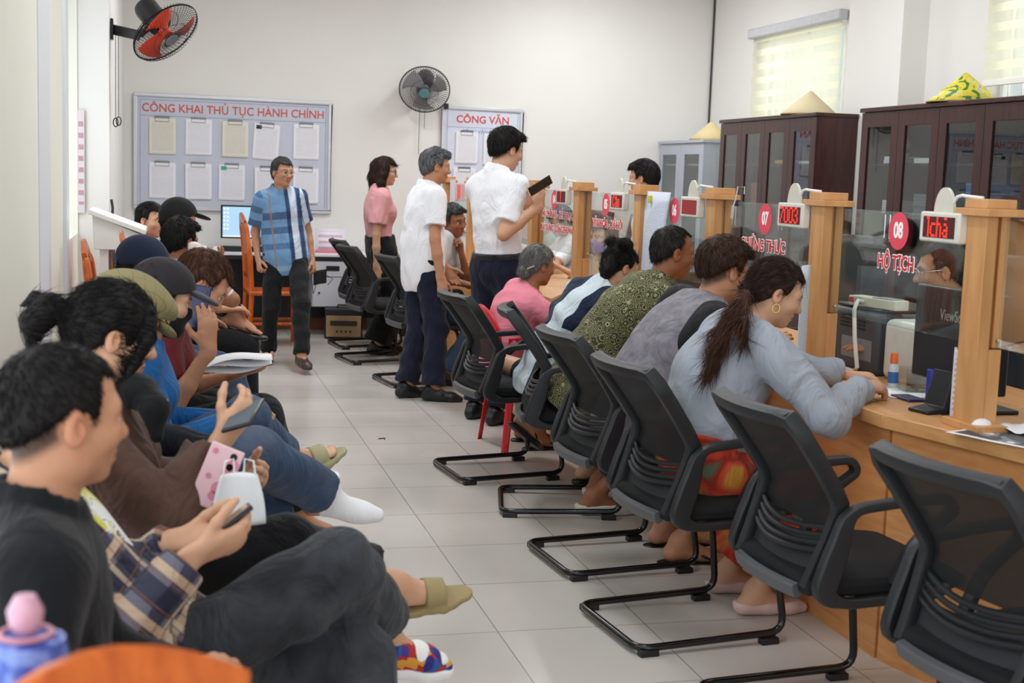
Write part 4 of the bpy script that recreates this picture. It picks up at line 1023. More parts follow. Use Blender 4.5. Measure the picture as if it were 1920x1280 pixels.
def nets(D, lo, h):
    S = D < 0
    n = D.shape
    c = [S[i:n[0]-1+i, j:n[1]-1+j, k:n[2]-1+k] for i in (0, 1) for j in (0, 1) for k in (0, 1)]
    al = c[0].copy(); an = c[0].copy()
    for q in c[1:]: al &= q; an |= q
    act = an & ~al
    I = np.argwhere(act)
    if len(I) == 0: return np.zeros((0, 3)), np.zeros((0, 4), int)
    off = np.array([(i, j, k) for i in (0, 1) for j in (0, 1) for k in (0, 1)])
    val = np.stack([D[I[:, 0]+o[0], I[:, 1]+o[1], I[:, 2]+o[2]] for o in off], 1)
    P = np.zeros((len(I), 3)); C = np.zeros(len(I))
    for a, b in EDG:
        va, vb = val[:, a], val[:, b]; m = (va < 0) != (vb < 0)
        t = np.where(m, va/np.where(m, va-vb, 1), 0)
        P += m[:, None]*(off[a]+t[:, None]*(off[b]-off[a])); C += m
    P = (P/C[:, None]+I)*h+lo
    idx = -np.ones(act.shape, np.int64); idx[act] = np.arange(len(I))
    Q = []
    for ax in range(3):
        s0 = [slice(None)]*3; s1 = [slice(None)]*3; s0[ax] = slice(0, -1); s1[ax] = slice(1, None)
        A_, B_ = S[tuple(s0)], S[tuple(s1)]
        E = np.argwhere(A_ != B_); 
        u, v = (ax+1) % 3, (ax+2) % 3
        ok = (E[:, u] > 0) & (E[:, v] > 0) & (E[:, u] < n[u]-1) & (E[:, v] < n[v]-1); E = E[ok]
        fl = A_[E[:, 0], E[:, 1], E[:, 2]]
        q = []
        for du, dv in ((-1, -1), (0, -1), (0, 0), (-1, 0)):
            e = E.copy(); e[:, u] += du; e[:, v] += dv; q.append(idx[e[:, 0], e[:, 1], e[:, 2]])
        q = np.stack(q, 1); q[~fl] = q[~fl][:, ::-1]; Q.append(q[(q >= 0).all(1)])
    return P, np.concatenate(Q)
def field_mesh(F, h, box=None, outside=()):
    lo, hi = F.box() if box is None else box
    lo = lo-2.2*h if box is None else lo; hi = hi+2.2*h if box is None else hi
    ax = [np.arange(lo[i], hi[i]+h, h) for i in range(3)]
    D = F.sample(*ax); P, Q = nets(D, np.array([a[0] for a in ax]), h)
    for (bl, bh) in outside:
        if len(Q) == 0: break
        c = P[Q].mean(1); ins = ((c > bl+h*1.0) & (c < bh-h*1.0)).all(1); Q = Q[~ins]
    if len(Q):
        us = np.unique(Q); mp = -np.ones(len(P), int); mp[us] = np.arange(len(us)); P = P[us]; Q = mp[Q]
    return P, Q
def mesh_obj(name, pieces, mats, base, parent=None, col=None, rest=None):
    """pieces: list of (verts, quads, material index); one object"""
    P = np.concatenate([p[0] for p in pieces]); n = 0; F = []; MI = []
    for p in pieces: F.append(p[1]+n); MI.append(np.full(len(p[1]), p[2])); n += len(p[0])
    F = np.concatenate(F); MI = np.concatenate(MI)
    me = bpy.data.meshes.new(name); me.vertices.add(len(P)); me.loops.add(F.size); me.polygons.add(len(F))
    me.vertices.foreach_set('co', (P-base).astype(f32).ravel())
    me.loops.foreach_set('vertex_index', F.astype(np.int32).ravel())
    me.polygons.foreach_set('loop_start', np.arange(0, F.size, 4, dtype=np.int32))
    me.polygons.foreach_set('material_index', MI.astype(np.int32))
    me.polygons.foreach_set('use_smooth', np.ones(len(F), bool))
    for m in mats: me.materials.append(m)
    if col is not None:
        a = me.attributes.new('tone', 'FLOAT_COLOR', 'POINT'); a.data.foreach_set('color', np.c_[col, np.ones(len(P))].astype(f32).ravel())
    if rest is not None:
        a = me.attributes.new('rest', 'FLOAT_VECTOR', 'POINT'); a.data.foreach_set('vector', rest.astype(f32).ravel())
    me.update(calc_edges=True); me.validate()
    o = bpy.data.objects.new(name, me); COL.objects.link(o)
    if parent: o.parent = parent
    else: o.location = base
    return o
def uvball(c, r, R, n=16, m=12):
    vs = []; fs = []
    for i in range(m+1):
        th = PI*i/m
        for k in range(n): vs.append((math.cos(th), math.sin(th)*math.cos(2*PI*k/n), math.sin(th)*math.sin(2*PI*k/n)))
    for i in range(m):
        for k in range(n): fs.append((i*n+k, (i+1)*n+k, (i+1)*n+(k+1) % n, i*n+(k+1) % n))
    vs = np.array(vs); return c+(vs*r) @ R.T, np.array(fs), vs

# ---- materials for people
def attr_mat(name, rough=.5, spec=.4, bump=.05):
    if name in MATS: return MATS[name]
    m, nt, b = newmat(name); a = N(nt, 'Attribute', attribute_name='tone'); tc = N(nt, 'TexCoord')
    nz = N(nt, 'TexNoise'); nz.inputs['Scale'].default_value = 45; nz.inputs['Detail'].default_value = 3; nt.links.new(tc.outputs['Object'], nz.inputs[0])
    r = N(nt, 'MapRange'); r.inputs['To Min'].default_value = .9; r.inputs['To Max'].default_value = 1.08; nt.links.new(nz.outputs[0], r.inputs[0])
    mx = N(nt, 'Mix', data_type='RGBA', blend_type='MULTIPLY'); mx.inputs[0].default_value = 1; nt.links.new(a.outputs[0], mx.inputs[6]); nt.links.new(r.outputs[0], mx.inputs[7])
    nt.links.new(mx.outputs[2], b.inputs['Base Color']); b.inputs['Roughness'].default_value = rough; b.inputs['Specular IOR Level'].default_value = spec
    bp = N(nt, 'Bump'); bp.inputs['Strength'].default_value = bump; bp.inputs['Distance'].default_value = .004; n2 = N(nt, 'TexNoise'); n2.inputs['Scale'].default_value = 260
    nt.links.new(tc.outputs['Object'], n2.inputs[0]); nt.links.new(n2.outputs[0], bp.inputs['Height']); nt.links.new(bp.outputs[0], b.inputs['Normal'])
    MATS[name] = m; return m
SKIN = attr_mat('skin')
EYEM = attr_mat('eye', .08, .6, 0)
def fabric(name, col, rough=.85, fold=.35, fscale=7, weave=.12, var=.05, fn=None):
    """cloth with soft creases; fn adds a colour pattern from the garment's own rest coordinates"""
    if name in MATS: return MATS[name]
    m, nt, b = newmat(name); tc = N(nt, 'TexCoord'); a = N(nt, 'Attribute', attribute_name='rest')
    b.inputs['Roughness'].default_value = rough; b.inputs['Specular IOR Level'].default_value = .25; b.inputs['Sheen Weight'].default_value = .08
    nz = N(nt, 'TexNoise'); nz.inputs['Scale'].default_value = 5; nz.inputs['Detail'].default_value = 3; nt.links.new(tc.outputs['Object'], nz.inputs[0])
    c = srgb(col) if isinstance(col, str) else col
    mx = N(nt, 'Mix', data_type='RGBA'); nt.links.new(nz.outputs[0], mx.inputs[0]); mx.inputs[6].default_value = c4([v*(1-var*2) for v in c]); mx.inputs[7].default_value = c4([min(1, v*(1+var*2)) for v in c])
    out = mx.outputs[2]
    if fn: out = fn(nt, a.outputs['Vector'], out)
    nt.links.new(out, b.inputs['Base Color'])
    mp = N(nt, 'Mapping'); mp.inputs['Scale'].default_value = (fscale, fscale, fscale*.6); mp.inputs['Rotation'].default_value = (.5, .3, .4); nt.links.new(tc.outputs['Object'], mp.inputs[0])
    n1 = N(nt, 'TexNoise'); n1.inputs['Scale'].default_value = 1; n1.inputs['Detail'].default_value = 3; n1.inputs['Distortion'].default_value = 1.6; nt.links.new(mp.outputs[0], n1.inputs[0])
    bp = N(nt, 'Bump'); bp.inputs['Strength'].default_value = fold; bp.inputs['Distance'].default_value = .06; nt.links.new(n1.outputs[0], bp.inputs['Height'])
    n2 = N(nt, 'TexNoise'); n2.inputs['Scale'].default_value = 380; nt.links.new(tc.outputs['Object'], n2.inputs[0])
    b2 = N(nt, 'Bump'); b2.inputs['Strength'].default_value = weave; b2.inputs['Distance'].default_value = .002; nt.links.new(n2.outputs[0], b2.inputs['Height']); nt.links.new(bp.outputs[0], b2.inputs['Normal'])
    nt.links.new(b2.outputs[0], b.inputs['Normal']); MATS[name] = m; return m
def hair_mat(name, c1, c2=None, rough=.6):
    if name in MATS: return MATS[name]
    m, nt, b = newmat(name); a = N(nt, 'Attribute', attribute_name='rest'); mp = N(nt, 'Mapping'); mp.inputs['Scale'].default_value = (18, 150, 18); nt.links.new(a.outputs['Vector'], mp.inputs[0])
    nz = N(nt, 'TexNoise'); nz.inputs['Scale'].default_value = 1.2; nz.inputs['Detail'].default_value = 4; nt.links.new(mp.outputs[0], nz.inputs[0])
    mx = N(nt, 'Mix', data_type='RGBA'); cr = N(nt, 'MapRange'); cr.inputs['From Min'].default_value = .35; cr.inputs['From Max'].default_value = .65; nt.links.new(nz.outputs[0], cr.inputs[0]); nt.links.new(cr.outputs[0], mx.inputs[0])
    mx.inputs[6].default_value = c4(srgb(c1)); mx.inputs[7].default_value = c4(srgb(c2 or c1)); nt.links.new(mx.outputs[2], b.inputs['Base Color'])
    b.inputs['Roughness'].default_value = rough; b.inputs['Specular IOR Level'].default_value = .22
    bp = N(nt, 'Bump'); bp.inputs['Strength'].default_value = .55; bp.inputs['Distance'].default_value = .006; nt.links.new(nz.outputs[0], bp.inputs['Height']); nt.links.new(bp.outputs[0], b.inputs['Normal'])
    MATS[name] = m; return m
# colour patterns ------------------------------------------------
def _m(nt, op, a, b=None):
    n = N(nt, 'Math', operation=op)
    for i, v in enumerate((a, b)):
        if v is None: continue
        if isinstance(v, (int, float)): n.inputs[i].default_value = v
        else: nt.links.new(v, n.inputs[i])
    return n.outputs[0]
def _mix(nt, f, a, col):
    n = N(nt, 'Mix', data_type='RGBA', clamp_factor=True)
    if isinstance(f, (int, float)): n.inputs[0].default_value = f
    else: nt.links.new(f, n.inputs[0])
    nt.links.new(a, n.inputs[6])
    if isinstance(col, str): n.inputs[7].default_value = c4(srgb(col))
    else: nt.links.new(col, n.inputs[7])
    return n.outputs[2]
def _band(nt, v, per, c, w):
    q = _m(nt, 'FRACT', _m(nt, 'ADD', _m(nt, 'MULTIPLY', v, 1/per), 50-c/per+.5)); q = _m(nt, 'ABSOLUTE', _m(nt, 'SUBTRACT', q, .5)); return _m(nt, 'LESS_THAN', q, w/per/2)
def _xyz(nt, v):
    s = N(nt, 'SeparateXYZ'); nt.links.new(v, s.inputs[0]); return s.outputs
def pat_plaid_blue(nt, v, c):
    x, y, z = _xyz(nt, v)
    for zz, w, col, a in ((.30, .055, '31486f', .75), (.19, .05, '31486f', .7), (.07, .045, '41618f', .7), (-.10, .04, '9fb9d3', .6)):
        c = _mix(nt, _m(nt, 'MULTIPLY', _m(nt, 'LESS_THAN', _m(nt, 'ABSOLUTE', _m(nt, 'SUBTRACT', z, zz)), w/2), a), c, col)
    for yy, w, col, a in ((.075, .052, 'dfe3ec', .7), (.03, .03, '1f2c52', .85), (.125, .035, '1f2c52', .85), (-.10, .012, '9a7a62', .8), (.16, .02, 'cdd6e6', .6)):
        c = _mix(nt, _m(nt, 'MULTIPLY', _m(nt, 'LESS_THAN', _m(nt, 'ABSOLUTE', _m(nt, 'SUBTRACT', y, yy)), w/2), a), c, col)
    return c
def pat_flannel(nt, v, c):
    x, y, z = _xyz(nt, v); q = _m(nt, 'ADD', y, x)
    for vv, per, cc, w, col, a in ((z, .095, .0, .045, '22263c', .8), (q, .10, .02, .042, '22263c', .75), (z, .095, .045, .018, 'd9b896', .7), (q, .10, .072, .02, 'e6cfb2', .6), (z, .0475, .03, .004, '8a5a3c', .6), (q, .05, .012, .004, '1a1c2c', .6)):
        c = _mix(nt, _m(nt, 'MULTIPLY', _band(nt, vv, per, cc, w), a), c, col)
    return c
def pat_check(nt, v, c):
    x, y, z = _xyz(nt, v); q = _m(nt, 'ADD', y, x)
    for vv in (z, q): c = _mix(nt, _m(nt, 'MULTIPLY', _band(nt, vv, .012, 0, .006), .5), c, 'b9c6e0')
    return c
def pat_khaki_plaid(nt, v, c):
    x, y, z = _xyz(nt, v)
    for vv in (x, y): c = _mix(nt, _m(nt, 'MULTIPLY', _band(nt, vv, .035, 0, .0025), .5), c, '5f5638')
    return c
def _vor(nt, v, sc, feat='F1'):
    n = N(nt, 'TexVoronoi', feature=feat); n.inputs['Scale'].default_value = sc; nt.links.new(v, n.inputs['Vector']); return n
def pat_batik(nt, v, c):
    n = _vor(nt, v, 34); w = N(nt, 'TexWave', wave_type='RINGS'); 
    d = _m(nt, 'FRACT', _m(nt, 'MULTIPLY', n.outputs['Distance'], 4.2)); c = _mix(nt, _m(nt, 'GREATER_THAN', d, .62), c, '8f8d66')
    e = _vor(nt, v, 75); c = _mix(nt, _m(nt, 'LESS_THAN', e.outputs['Distance'], .2), c, '1d1d15')
    g = _vor(nt, v, 15); c = _mix(nt, _m(nt, 'LESS_THAN', g.outputs['Distance'], .17), c, 'a3a078')
    return _mix(nt, _m(nt, 'LESS_THAN', g.outputs['Distance'], .08), c, '22221a')
def pat_floral(nt, v, c):
    nz = N(nt, 'TexNoise'); nz.inputs['Scale'].default_value = 9; nz.inputs['Distortion'].default_value = .8; nt.links.new(v, nz.inputs[0])
    cr = N(nt, 'ValToRGB'); e = cr.color_ramp.elements; cr.color_ramp.interpolation = 'EASE'
    e[0].position = .3; e[0].color = c4(srgb('4c6a52')); e[1].position = .7; e[1].color = c4(srgb('d59a3c'))
    for p_, k_ in ((.38, '8f2f22'), (.48, 'c53f2a'), (.58, 'd2593c')): q = e.new(p_); q.color = c4(srgb(k_))
    nt.links.new(nz.outputs[0], cr.inputs[0]); return cr.outputs[0]
def pat_marl(nt, v, c):
    nz = N(nt, 'TexNoise'); nz.inputs['Scale'].default_value = 28; nz.inputs['Detail'].default_value = 6; nt.links.new(v, nz.inputs[0])
    r = N(nt, 'MapRange'); r.inputs['From Min'].default_value = .4; r.inputs['From Max'].default_value = .62; nt.links.new(nz.outputs[0], r.inputs[0])
    return _mix(nt, _m(nt, 'MULTIPLY', r.outputs[0], .45), c, 'a7a3ab')
def pat_tee(nt, v, c):
    nz = N(nt, 'TexNoise'); nz.inputs['Scale'].default_value = 16; nz.inputs['Detail'].default_value = 2; nt.links.new(v, nz.inputs[0])
    c = _mix(nt, _m(nt, 'GREATER_THAN', nz.outputs[0], .54), c, 'd8d258'); return _mix(nt, _m(nt, 'LESS_THAN', _m(nt, 'ABSOLUTE', _m(nt, 'SUBTRACT', nz.outputs[0], .5)), .008), c, '5a5b50')
def pat_sneaker(nt, v, c):
    n = _vor(nt, v, 42); cr = N(nt, 'ValToRGB'); cr.color_ramp.interpolation = 'CONSTANT'; e = cr.color_ramp.elements
    e[0].color = c4(srgb('332f7a')); e[1].position = .28; e[1].color = c4(srgb('b5302c'))
    for p_, k_ in ((.5, 'd99a3a'), (.7, '4a3a8c'), (.85, '2f5ba0')): q = e.new(p_); q.color = c4(srgb(k_))
    s = N(nt, 'SeparateXYZ'); nt.links.new(n.outputs['Color'], s.inputs[0]); nt.links.new(s.outputs[0], cr.inputs[0]); return cr.outputs[0]
def pat_navywhite(nt, v, c):
    """pale jacket with navy yoke and a pale band"""
    x, y, z = _xyz(nt, v)
    c = _mix(nt, _m(nt, 'GREATER_THAN', _m(nt, 'ADD', z, _m(nt, 'MULTIPLY', y, .25)), .25), c, '1c2740')
    return _mix(nt, _m(nt, 'MULTIPLY', _m(nt, 'LESS_THAN', _m(nt, 'ABSOLUTE', _m(nt, 'SUBTRACT', y, -.02)), .055), 1.), c, 'cfdbe3')
def pat_studs(nt, v, c):
    n = _vor(nt, v, 30); return _mix(nt, _m(nt, 'LESS_THAN', n.outputs['Distance'], .10), c, 'd8d8dc')
def pat_fade(nt, v, c):
    nz = N(nt, 'TexNoise'); nz.inputs['Scale'].default_value = 6; nz.inputs['Detail'].default_value = 5; nt.links.new(v, nz.inputs[0])
    r = N(nt, 'MapRange'); r.inputs['From Min'].default_value = .42; r.inputs['From Max'].default_value = .7; nt.links.new(nz.outputs[0], r.inputs[0])
    return _mix(nt, _m(nt, 'MULTIPLY', r.outputs[0], .4), c, '6a6d72')

def strands(Pv, Qv, flow, n, L, lift, r0, rg, spread=.16):
    """fine tapered locks lying on a hair surface; flow gives the growing direction at each point"""
    a, b, c = Pv[Qv[:, 0]], Pv[Qv[:, 1]], Pv[Qv[:, 2]]; nn = np.cross(b-a, c-a); nn /= np.linalg.norm(nn, axis=1)[:, None]+1e-9
    ce = Pv[Qv].mean(1); i = rg.randint(0, len(Qv), n)
    p, nr = ce[i]+rg.uniform(-.002, .002, (n, 3)), nn[i]
    f = flow(p)+rg.normal(0, spread, (n, 3)); f -= nr*(f*nr).sum(1)[:, None]; f /= np.linalg.norm(f, axis=1)[:, None]+1e-9
    sd = np.cross(f, nr); ln = (L*rg.uniform(.55, 1.25, n))[:, None]; lf = (lift*rg.uniform(.2, 1.3, n))[:, None]; cu = rg.normal(0, .12, n)[:, None]
    K = 5; V = []
    for k in range(K):
        t = k/(K-1); q = p-nr*.0015+f*ln*t+nr*(lf*math.sin(t*2.2)*1.1-lf*.9*t*t)+sd*ln*cu*t*t; r = r0*(1-.85*t)*(.6+.4*min(1, t*4))
        for an in (0, 2*PI/3, 4*PI/3): V.append(q+nr*(r*math.cos(an))+sd*(r*1.5*math.sin(an)))
    V = np.stack(V, 1).reshape(-1, 3); base = (np.arange(n)*K*3)[:, None]; F = []
    for k in range(K-1):
        for m in range(3): F.append(base+np.array([k*3+m, k*3+(m+1) % 3, (k+1)*3+(m+1) % 3, (k+1)*3+m]))
    return V, np.concatenate(F)

# ---------------------------------------------------------------- people
Z3 = V3(0, 0, 1)
def rotv(v, ax, a):
    ax = nrm_(ax); return v*math.cos(a)+np.cross(ax, v)*math.sin(a)+ax*np.dot(ax, v)*(1-math.cos(a))
def ik(a, t, l1, l2, pole):
    a, t = V3(a), V3(t); d = t-a; L = np.linalg.norm(d); u = d/max(L, 1e-6)
    if L > (l1+l2)*.995:
        f = L/((l1+l2)*.995)
        if f > 1.12: t = a+u*(l1+l2)*.995*1.12; f = 1.12; L = np.linalg.norm(t-a)
        l1 *= f; l2 *= f
    L = max(L, abs(l1-l2)+.03)
    x = (l1*l1-l2*l2+L*L)/(2*L); h = math.sqrt(max(0, l1*l1-x*x)); p = np.asarray(pole, float); p = nrm_(p-u*np.dot(p, u))
    return a+u*x+p*h, t
def head_frame(yaw, pitch, roll=0):
    y, p = R_(yaw), R_(pitch)
    f = V3(math.cos(y)*math.cos(p), math.sin(y)*math.cos(p), -math.sin(p)); l = V3(-math.sin(y), math.cos(y), 0); l = rotv(l, f, R_(roll)); return np.stack([f, l, np.cross(f, l)], 1)
NLOG = []
def person(label, head, pelvis, yaw, hy=None, hp=5, hr=0, S=1., sex='m', skin='c08e6c', twist=0, bulge=.02, arms=None, legs=None, fat=1., shirt=None, pants=None, hair=None,
           shoes=None, base=None, q=1., extras=(), group=None, lips='a8645a', smile=0, hs=.955):
    hc, P = V3(head), V3(pelvis)
    y = R_(yaw); F = V3(math.cos(y), math.sin(y), 0); hy = yaw if hy is None else hy
    Rh = head_frame(hy, hp, hr); HS = S*hs
    hl = lambda a, b, c: hc+Rh @ V3(a, b, c)*HS
    N_ = hc+Rh @ V3(-.03, 0, -.165)*HS*(1 if abs(hp) < 30 else 1)
    T = np.linalg.norm(N_-P); NLOG.append((label[:40], round(T/S, 3)))
    u = nrm_(N_-P); Ft = nrm_(F-u*np.dot(F, u)); Lt = np.cross(u, Ft)
    Fc = rotv(Ft, u, R_(twist)); Lc = np.cross(u, Fc)
    tp = lambda t: P+(N_-P)*t-Ft*bulge*4*t*(1-t)
    uc = nrm_(tp(.95)-tp(.6)); Fc = nrm_(Fc-uc*np.dot(Fc, uc)); Lc = np.cross(uc, Fc)
    wm = sex == 'f'; sw = (.142 if wm else .160)*S; tl = T/.50
    Rt = np.stack([Ft, Lt, u], 1); Rc = np.stack([Fc, Lc, uc], 1)
    sh = {1: tp(.885)+Lc*sw, -1: tp(.885)-Lc*sw}
    arms = arms or {}; legs = legs or {}
    hipo = {1: P+Lt*.09*S-u*.015, -1: P-Lt*.09*S-u*.015}
    J = {}
    for s in (1, -1):
        a = dict(arms.get(s, {}))
        if 'w' not in a: a['w'] = sh[s]+V3(0, 0, -.50*S)+Lc*s*.06*S+F*.03
        if 'sh' in a: sh[s] = sh[s]+V3(a['sh'])
        e, w = ik(sh[s], a['w'], .285*S, .25*S, a.get('pole', -F*.6+Lc*s*.4-Z3*.6))
        fd = nrm_(w-e); hd = nrm_(a.get('hd', fd)); hn = V3(a.get('hn', -Lc*s)); hn = nrm_(hn-hd*np.dot(hn, hd))
        J[s] = dict(s=sh[s], e=e, w=w, hd=hd, hn=hn, curl=a.get('curl', .35), spec=a)
    K = {}
    for s in (1, -1):
        l = dict(legs.get(s, {}))
        if 'a' not in l: l['a'] = V3(*(hipo[s]+F*.0)[:2], .085*S)
        k, an = ik(hipo[s], l['a'], .42*S, .405*S, l.get('pole', F+Z3*.35))
        fd = nrm_(l.get('fd', F)); up = V3(l.get('up', Z3)); up = nrm_(up-fd*np.dot(up, fd)); K[s] = dict(h=hipo[s], k=k, a=an, R=np.stack([fd, np.cross(up, fd), up], 1), spec=l)
    # ---- body field
    B = Field(); skc = np.array(srgb(skin) if isinstance(skin, str) else skin)
    def torso(Fd, e, k=.05):
        f = fat
        Fd.ell(tp(.02), ((.105+e)*S, (.160+e)*S, (.115+e)*S), Rt, k)
        Fd.ell(tp(.34), ((.092*f+e)*S, (.134*f+e)*S, (.15*tl+e)*S), Rt, k)
        Fd.ell(tp(.66), ((.104*(f*.5+.5)+e)*S, (.150+e)*S, (.17*tl+e)*S), Rc, k)
        Fd.cone(sh[-1]*.82+sh[1]*.18, sh[1]*.82+sh[-1]*.18, (.058+e*.8)*S, (.058+e*.8)*S, .06*S)
        for s in (1, -1): Fd.cone(N_-u*.0+Fc*-.01, sh[s]*.8+tp(.885)*.2+uc*.012, (.048+e*.5)*S, (.036+e*.6)*S, .05*S)
        if wm:
            for s in (1, -1): Fd.ell(tp(.63)+Lc*s*.068*S+Fc*.072*S, ((.055+e)*S, (.058+e)*S, (.06+e)*S), Rc, .05*S)
        if f > 1.08: Fd.ell(tp(.28)+Ft*.05*S, ((.08*f+e)*S, (.12*f+e)*S, (.11+e)*S), Rt, .06*S)
    torso(B, -.012)
    for s in (1, -1):
        j = J[s]; am = .92 if wm else 1.
        B.cone(j['s'], j['e'], .046*S*am, .037*S*am, .02).cone(j['e'], j['e']*.6+j['w']*.4, .037*S*am, .036*S*am, .015).cone(j['e']*.6+j['w']*.4, j['w'], .036*S*am, .024*S*am, .015, n=j['hn'], sc=1.12)
    for s in (1, -1):
        k = K[s]; ax = nrm_(k['a']-k['k']); bk = nrm_(-(nrm_(k['k']-k['h'])-ax*np.dot(nrm_(k['k']-k['h']), ax))) if np.linalg.norm(np.cross(k['k']-k['h'], ax)) > .05 else -F
        B.cone(k['h'], k['k'], .078*S, .052*S, .03).cone(k['k'], k['a'], .047*S, .031*S, .02).ell(k['k']*.68+k['a']*.32-(-bk)*-.0+bk*.016*S, (.046*S, .043*S, .10*S), np.stack([np.cross(nrm_(np.cross(ax, bk)), ax)*-1, nrm_(np.cross(ax, bk)), ax], 1), .03)
        fl = lambda a_, b_, c_: k['a']+k['R'] @ V3(a_, b_, c_)*S
        B.cone(fl(0, 0, .0), fl(-.035, 0, -.045), .033*S, .030*S, .03).cone(fl(-.03, 0, -.045), fl(.115, -.004*s, -.058), .030*S, .034*S, .03, n=k['R'][:, 2], sc=1.35).cone(fl(.0, 0, -.0), fl(.085, 0, -.045), .034*S, .026*S, .03)
        if not shoes or shoes.get('kind') in ('sandal', 'slide', 'bare'):
            for i, (yy, ln) in enumerate(((.026, .182), (.008, .184), (-.008, .178), (-.021, .170), (-.033, .160))):
                B.cone(fl(.115, -yy*s, -.06), fl(ln, -yy*s*1.05, -.068), .012*S, (.012 if i == 0 else .0085)*S, .006)
    # neck and head
    B.cone(N_-uc*.03, hl(-.022, 0, -.045), (.050 if wm else .056)*S, (.047 if wm else .053)*S, .03)
    H = B
    H.ell(hl(-.012, 0, .032), np.array((.098, .076, .085))*HS, Rh, .03)
    H.ell(hl(.028, 0, -.04), np.array((.056, .056, .072))*HS, Rh, .03)
    H.cone(hl(.055, 0, -.078), hl(.068, 0, -.094), .026*HS, .018*HS, .03)
    for s in (1, -1):
        H.ell(hl(.002, .047*s, -.062), np.array((.026, .018, .028))*HS, Rh, .035)
        H.ell(hl(.060, .042*s, -.024), np.array((.024, .022, .020))*HS, Rh, .03)
        H.cone(hl(.081, .014*s, .022), hl(.066, .05*s, .022), .012*HS, .011*HS, .02)
        H.cone(hl(.095, .0105*s, -.033), hl(.086, .014*s, -.035), .0085*HS, .008*HS, .008)
    H.cone(hl(.084, 0, .018), hl(.104, 0, -.024), .0085*HS, .011*HS, .016).ell(hl(.107, 0, -.030), np.array((.010, .011, .009))*HS, Rh, .01)
    H.cone(hl(.085, -.014, -.058-.0), hl(.085, .014, -.058), .0085*HS, .0085*HS, .01).cone(hl(.083, -.013, -.070), hl(.083, .013, -.070), .009*HS, .009*HS, .008)
    for s in (1, -1):
        H.ell(hl(.090, .033*s, .0005), np.array((.018, .0160, .0066))*HS, Rh, .007, 's')
        H.cone(hl(.090, .026*s*(1+smile*.3), -.062+smile*.008), hl(.087, (.028+.004*smile)*s, -.062+smile*.010), .0022*HS, .0015*HS, .005, op='s')
        Re = Rh @ np.stack([V3(.95, .25*s, 0), V3(-.25*s, .95, 0), V3(0, 0, 1)], 1)
        H.ell(hl(-.012, .080*s, -.008), np.array((.019, .009, .032))*HS, Re, .006)
        H.ell(hl(-.004, .087*s, -.003), np.array((.010, .006, .019))*HS, Re, .006, 's')
    H.cone(hl(.094, -.02, -.0640), hl(.094, .02, -.0640), .0016*HS, .0016*HS, .005, op='s')
    # hands
    hb = []
    for s in (1, -1):
        j = J[s]; w, d, n = j['w'], j['hd'], j['hn']; t = np.cross(d, n)*s
        t = t*(1 if np.dot(t, t) > 0 else 1)*(-1); c = j['curl']; HH = S*.97
        if j['spec'].get('flip'): t = -t
        B.cone(w-d*.01, w+d*.08*HH+t*.004, .030*HH, .037*HH, .02, n=n, sc=2.15)
        B.cone(w+d*.02+t*.018, w+d*.055*HH+t*.026*HH, .016*HH, .014*HH, .015)
        for i, (o, ln, st) in enumerate(((.030, .073, .083), (.0105, .081, .087), (-.009, .075, .084), (-.027, .059, .077))):
            p = w+d*st*HH+t*o*HH; a = c*(.75+.12*i); dr = d.copy(); r0 = (.0098 if i < 3 else .0085)*HH
            dr = nrm_(dr+t*(o*1.6*(1-min(1, c))))
            for sg, (fr, r1) in enumerate(((.44, .92), (.31, .84), (.25, .74))):
                dr2 = rotv(dr, np.cross(dr, n), a*(.55, 1., .65)[sg]); p2 = p+dr2*ln*fr*HH; B.cone(p, p2, r0*(1 if sg == 0 else (.92, .84)[sg-1]), r0*r1, .006); p, dr = p2, dr2
        p = w+d*.026*HH+t*.026*HH+n*.006; ta = j['spec'].get('thumb', .5)
        dr = nrm_(d*.62+t*.72*(1-.5*ta)+n*.55*ta)
        for sg, (ln, r0, r1) in enumerate(((.042, .0135, .011), (.033, .0108, .0098), (.026, .0098, .008))):
            p2 = p+dr*ln*HH; B.cone(p, p2, r0*HH, r1*HH, .008); p = p2; dr = nrm_(dr+d*.25+n*.18*ta-t*.15)
        cc = w+d*.07; hb.append((cc-.125*S, cc+.125*S))
    hbox = (hl(.0, 0, -.02)-.155*S, hl(0, 0, -.02)+.155*S)
    fine = [hbox]; hands = [b for s, b in zip((1, -1), hb) if not J[s]['spec'].get('hide')]
    pcs = []
    P1, Q1 = field_mesh(B, .0048*q, hbox); 
    for bx in hands:
        pp, qq = field_mesh(B, .0038*q, bx, [hbox]); 
        if len(pp): pcs.append((pp, qq, 0))
        fine.append(bx)
    P0, Q0 = field_mesh(B, .0105*min(q, 1.3), None, fine)
    pcs = [(P1, Q1, 0), (P0, Q0, 0)]+pcs
    allP = np.concatenate([p[0] for p in pcs]); col = np.tile(skc, (len(allP), 1))
    lo = ((allP-hc) @ Rh)/HS; X, Y, Zl = lo[:, 0], lo[:, 1], lo[:, 2]
    near = (np.abs(lo) < .16).all(1)
    def blend(mask, c, a): col[mask] = col[mask]*(1-a)+np.array(srgb(c) if isinstance(c, str) else c)*a
    blend(near & (X > .072) & (np.abs(Y) < .026) & (((Zl+.0645)/.0125)**2+(Y/.027)**2 < 1), lips, .65)
    blend(near & (X > .08) & (np.abs(Y) < .023) & (np.abs(Zl+.064) < .0022), '3a1a18', .7)
    browc = (hair or {}).get('c', '17130f')
    blend(near & (X > .05) & (np.abs(np.abs(Y)-.033) < .019) & (np.abs(Zl-.0235+.10*np.maximum(0, np.abs(Y)-.036)) < .0052), browc, .8)
    blend(near & (X > .06) & (np.abs(np.abs(Y)-.033) < .017) & (np.abs(Zl-.0075+.25*np.maximum(0, np.abs(np.abs(Y)-.033)-.006)) < .0022), '1d1512', .7)
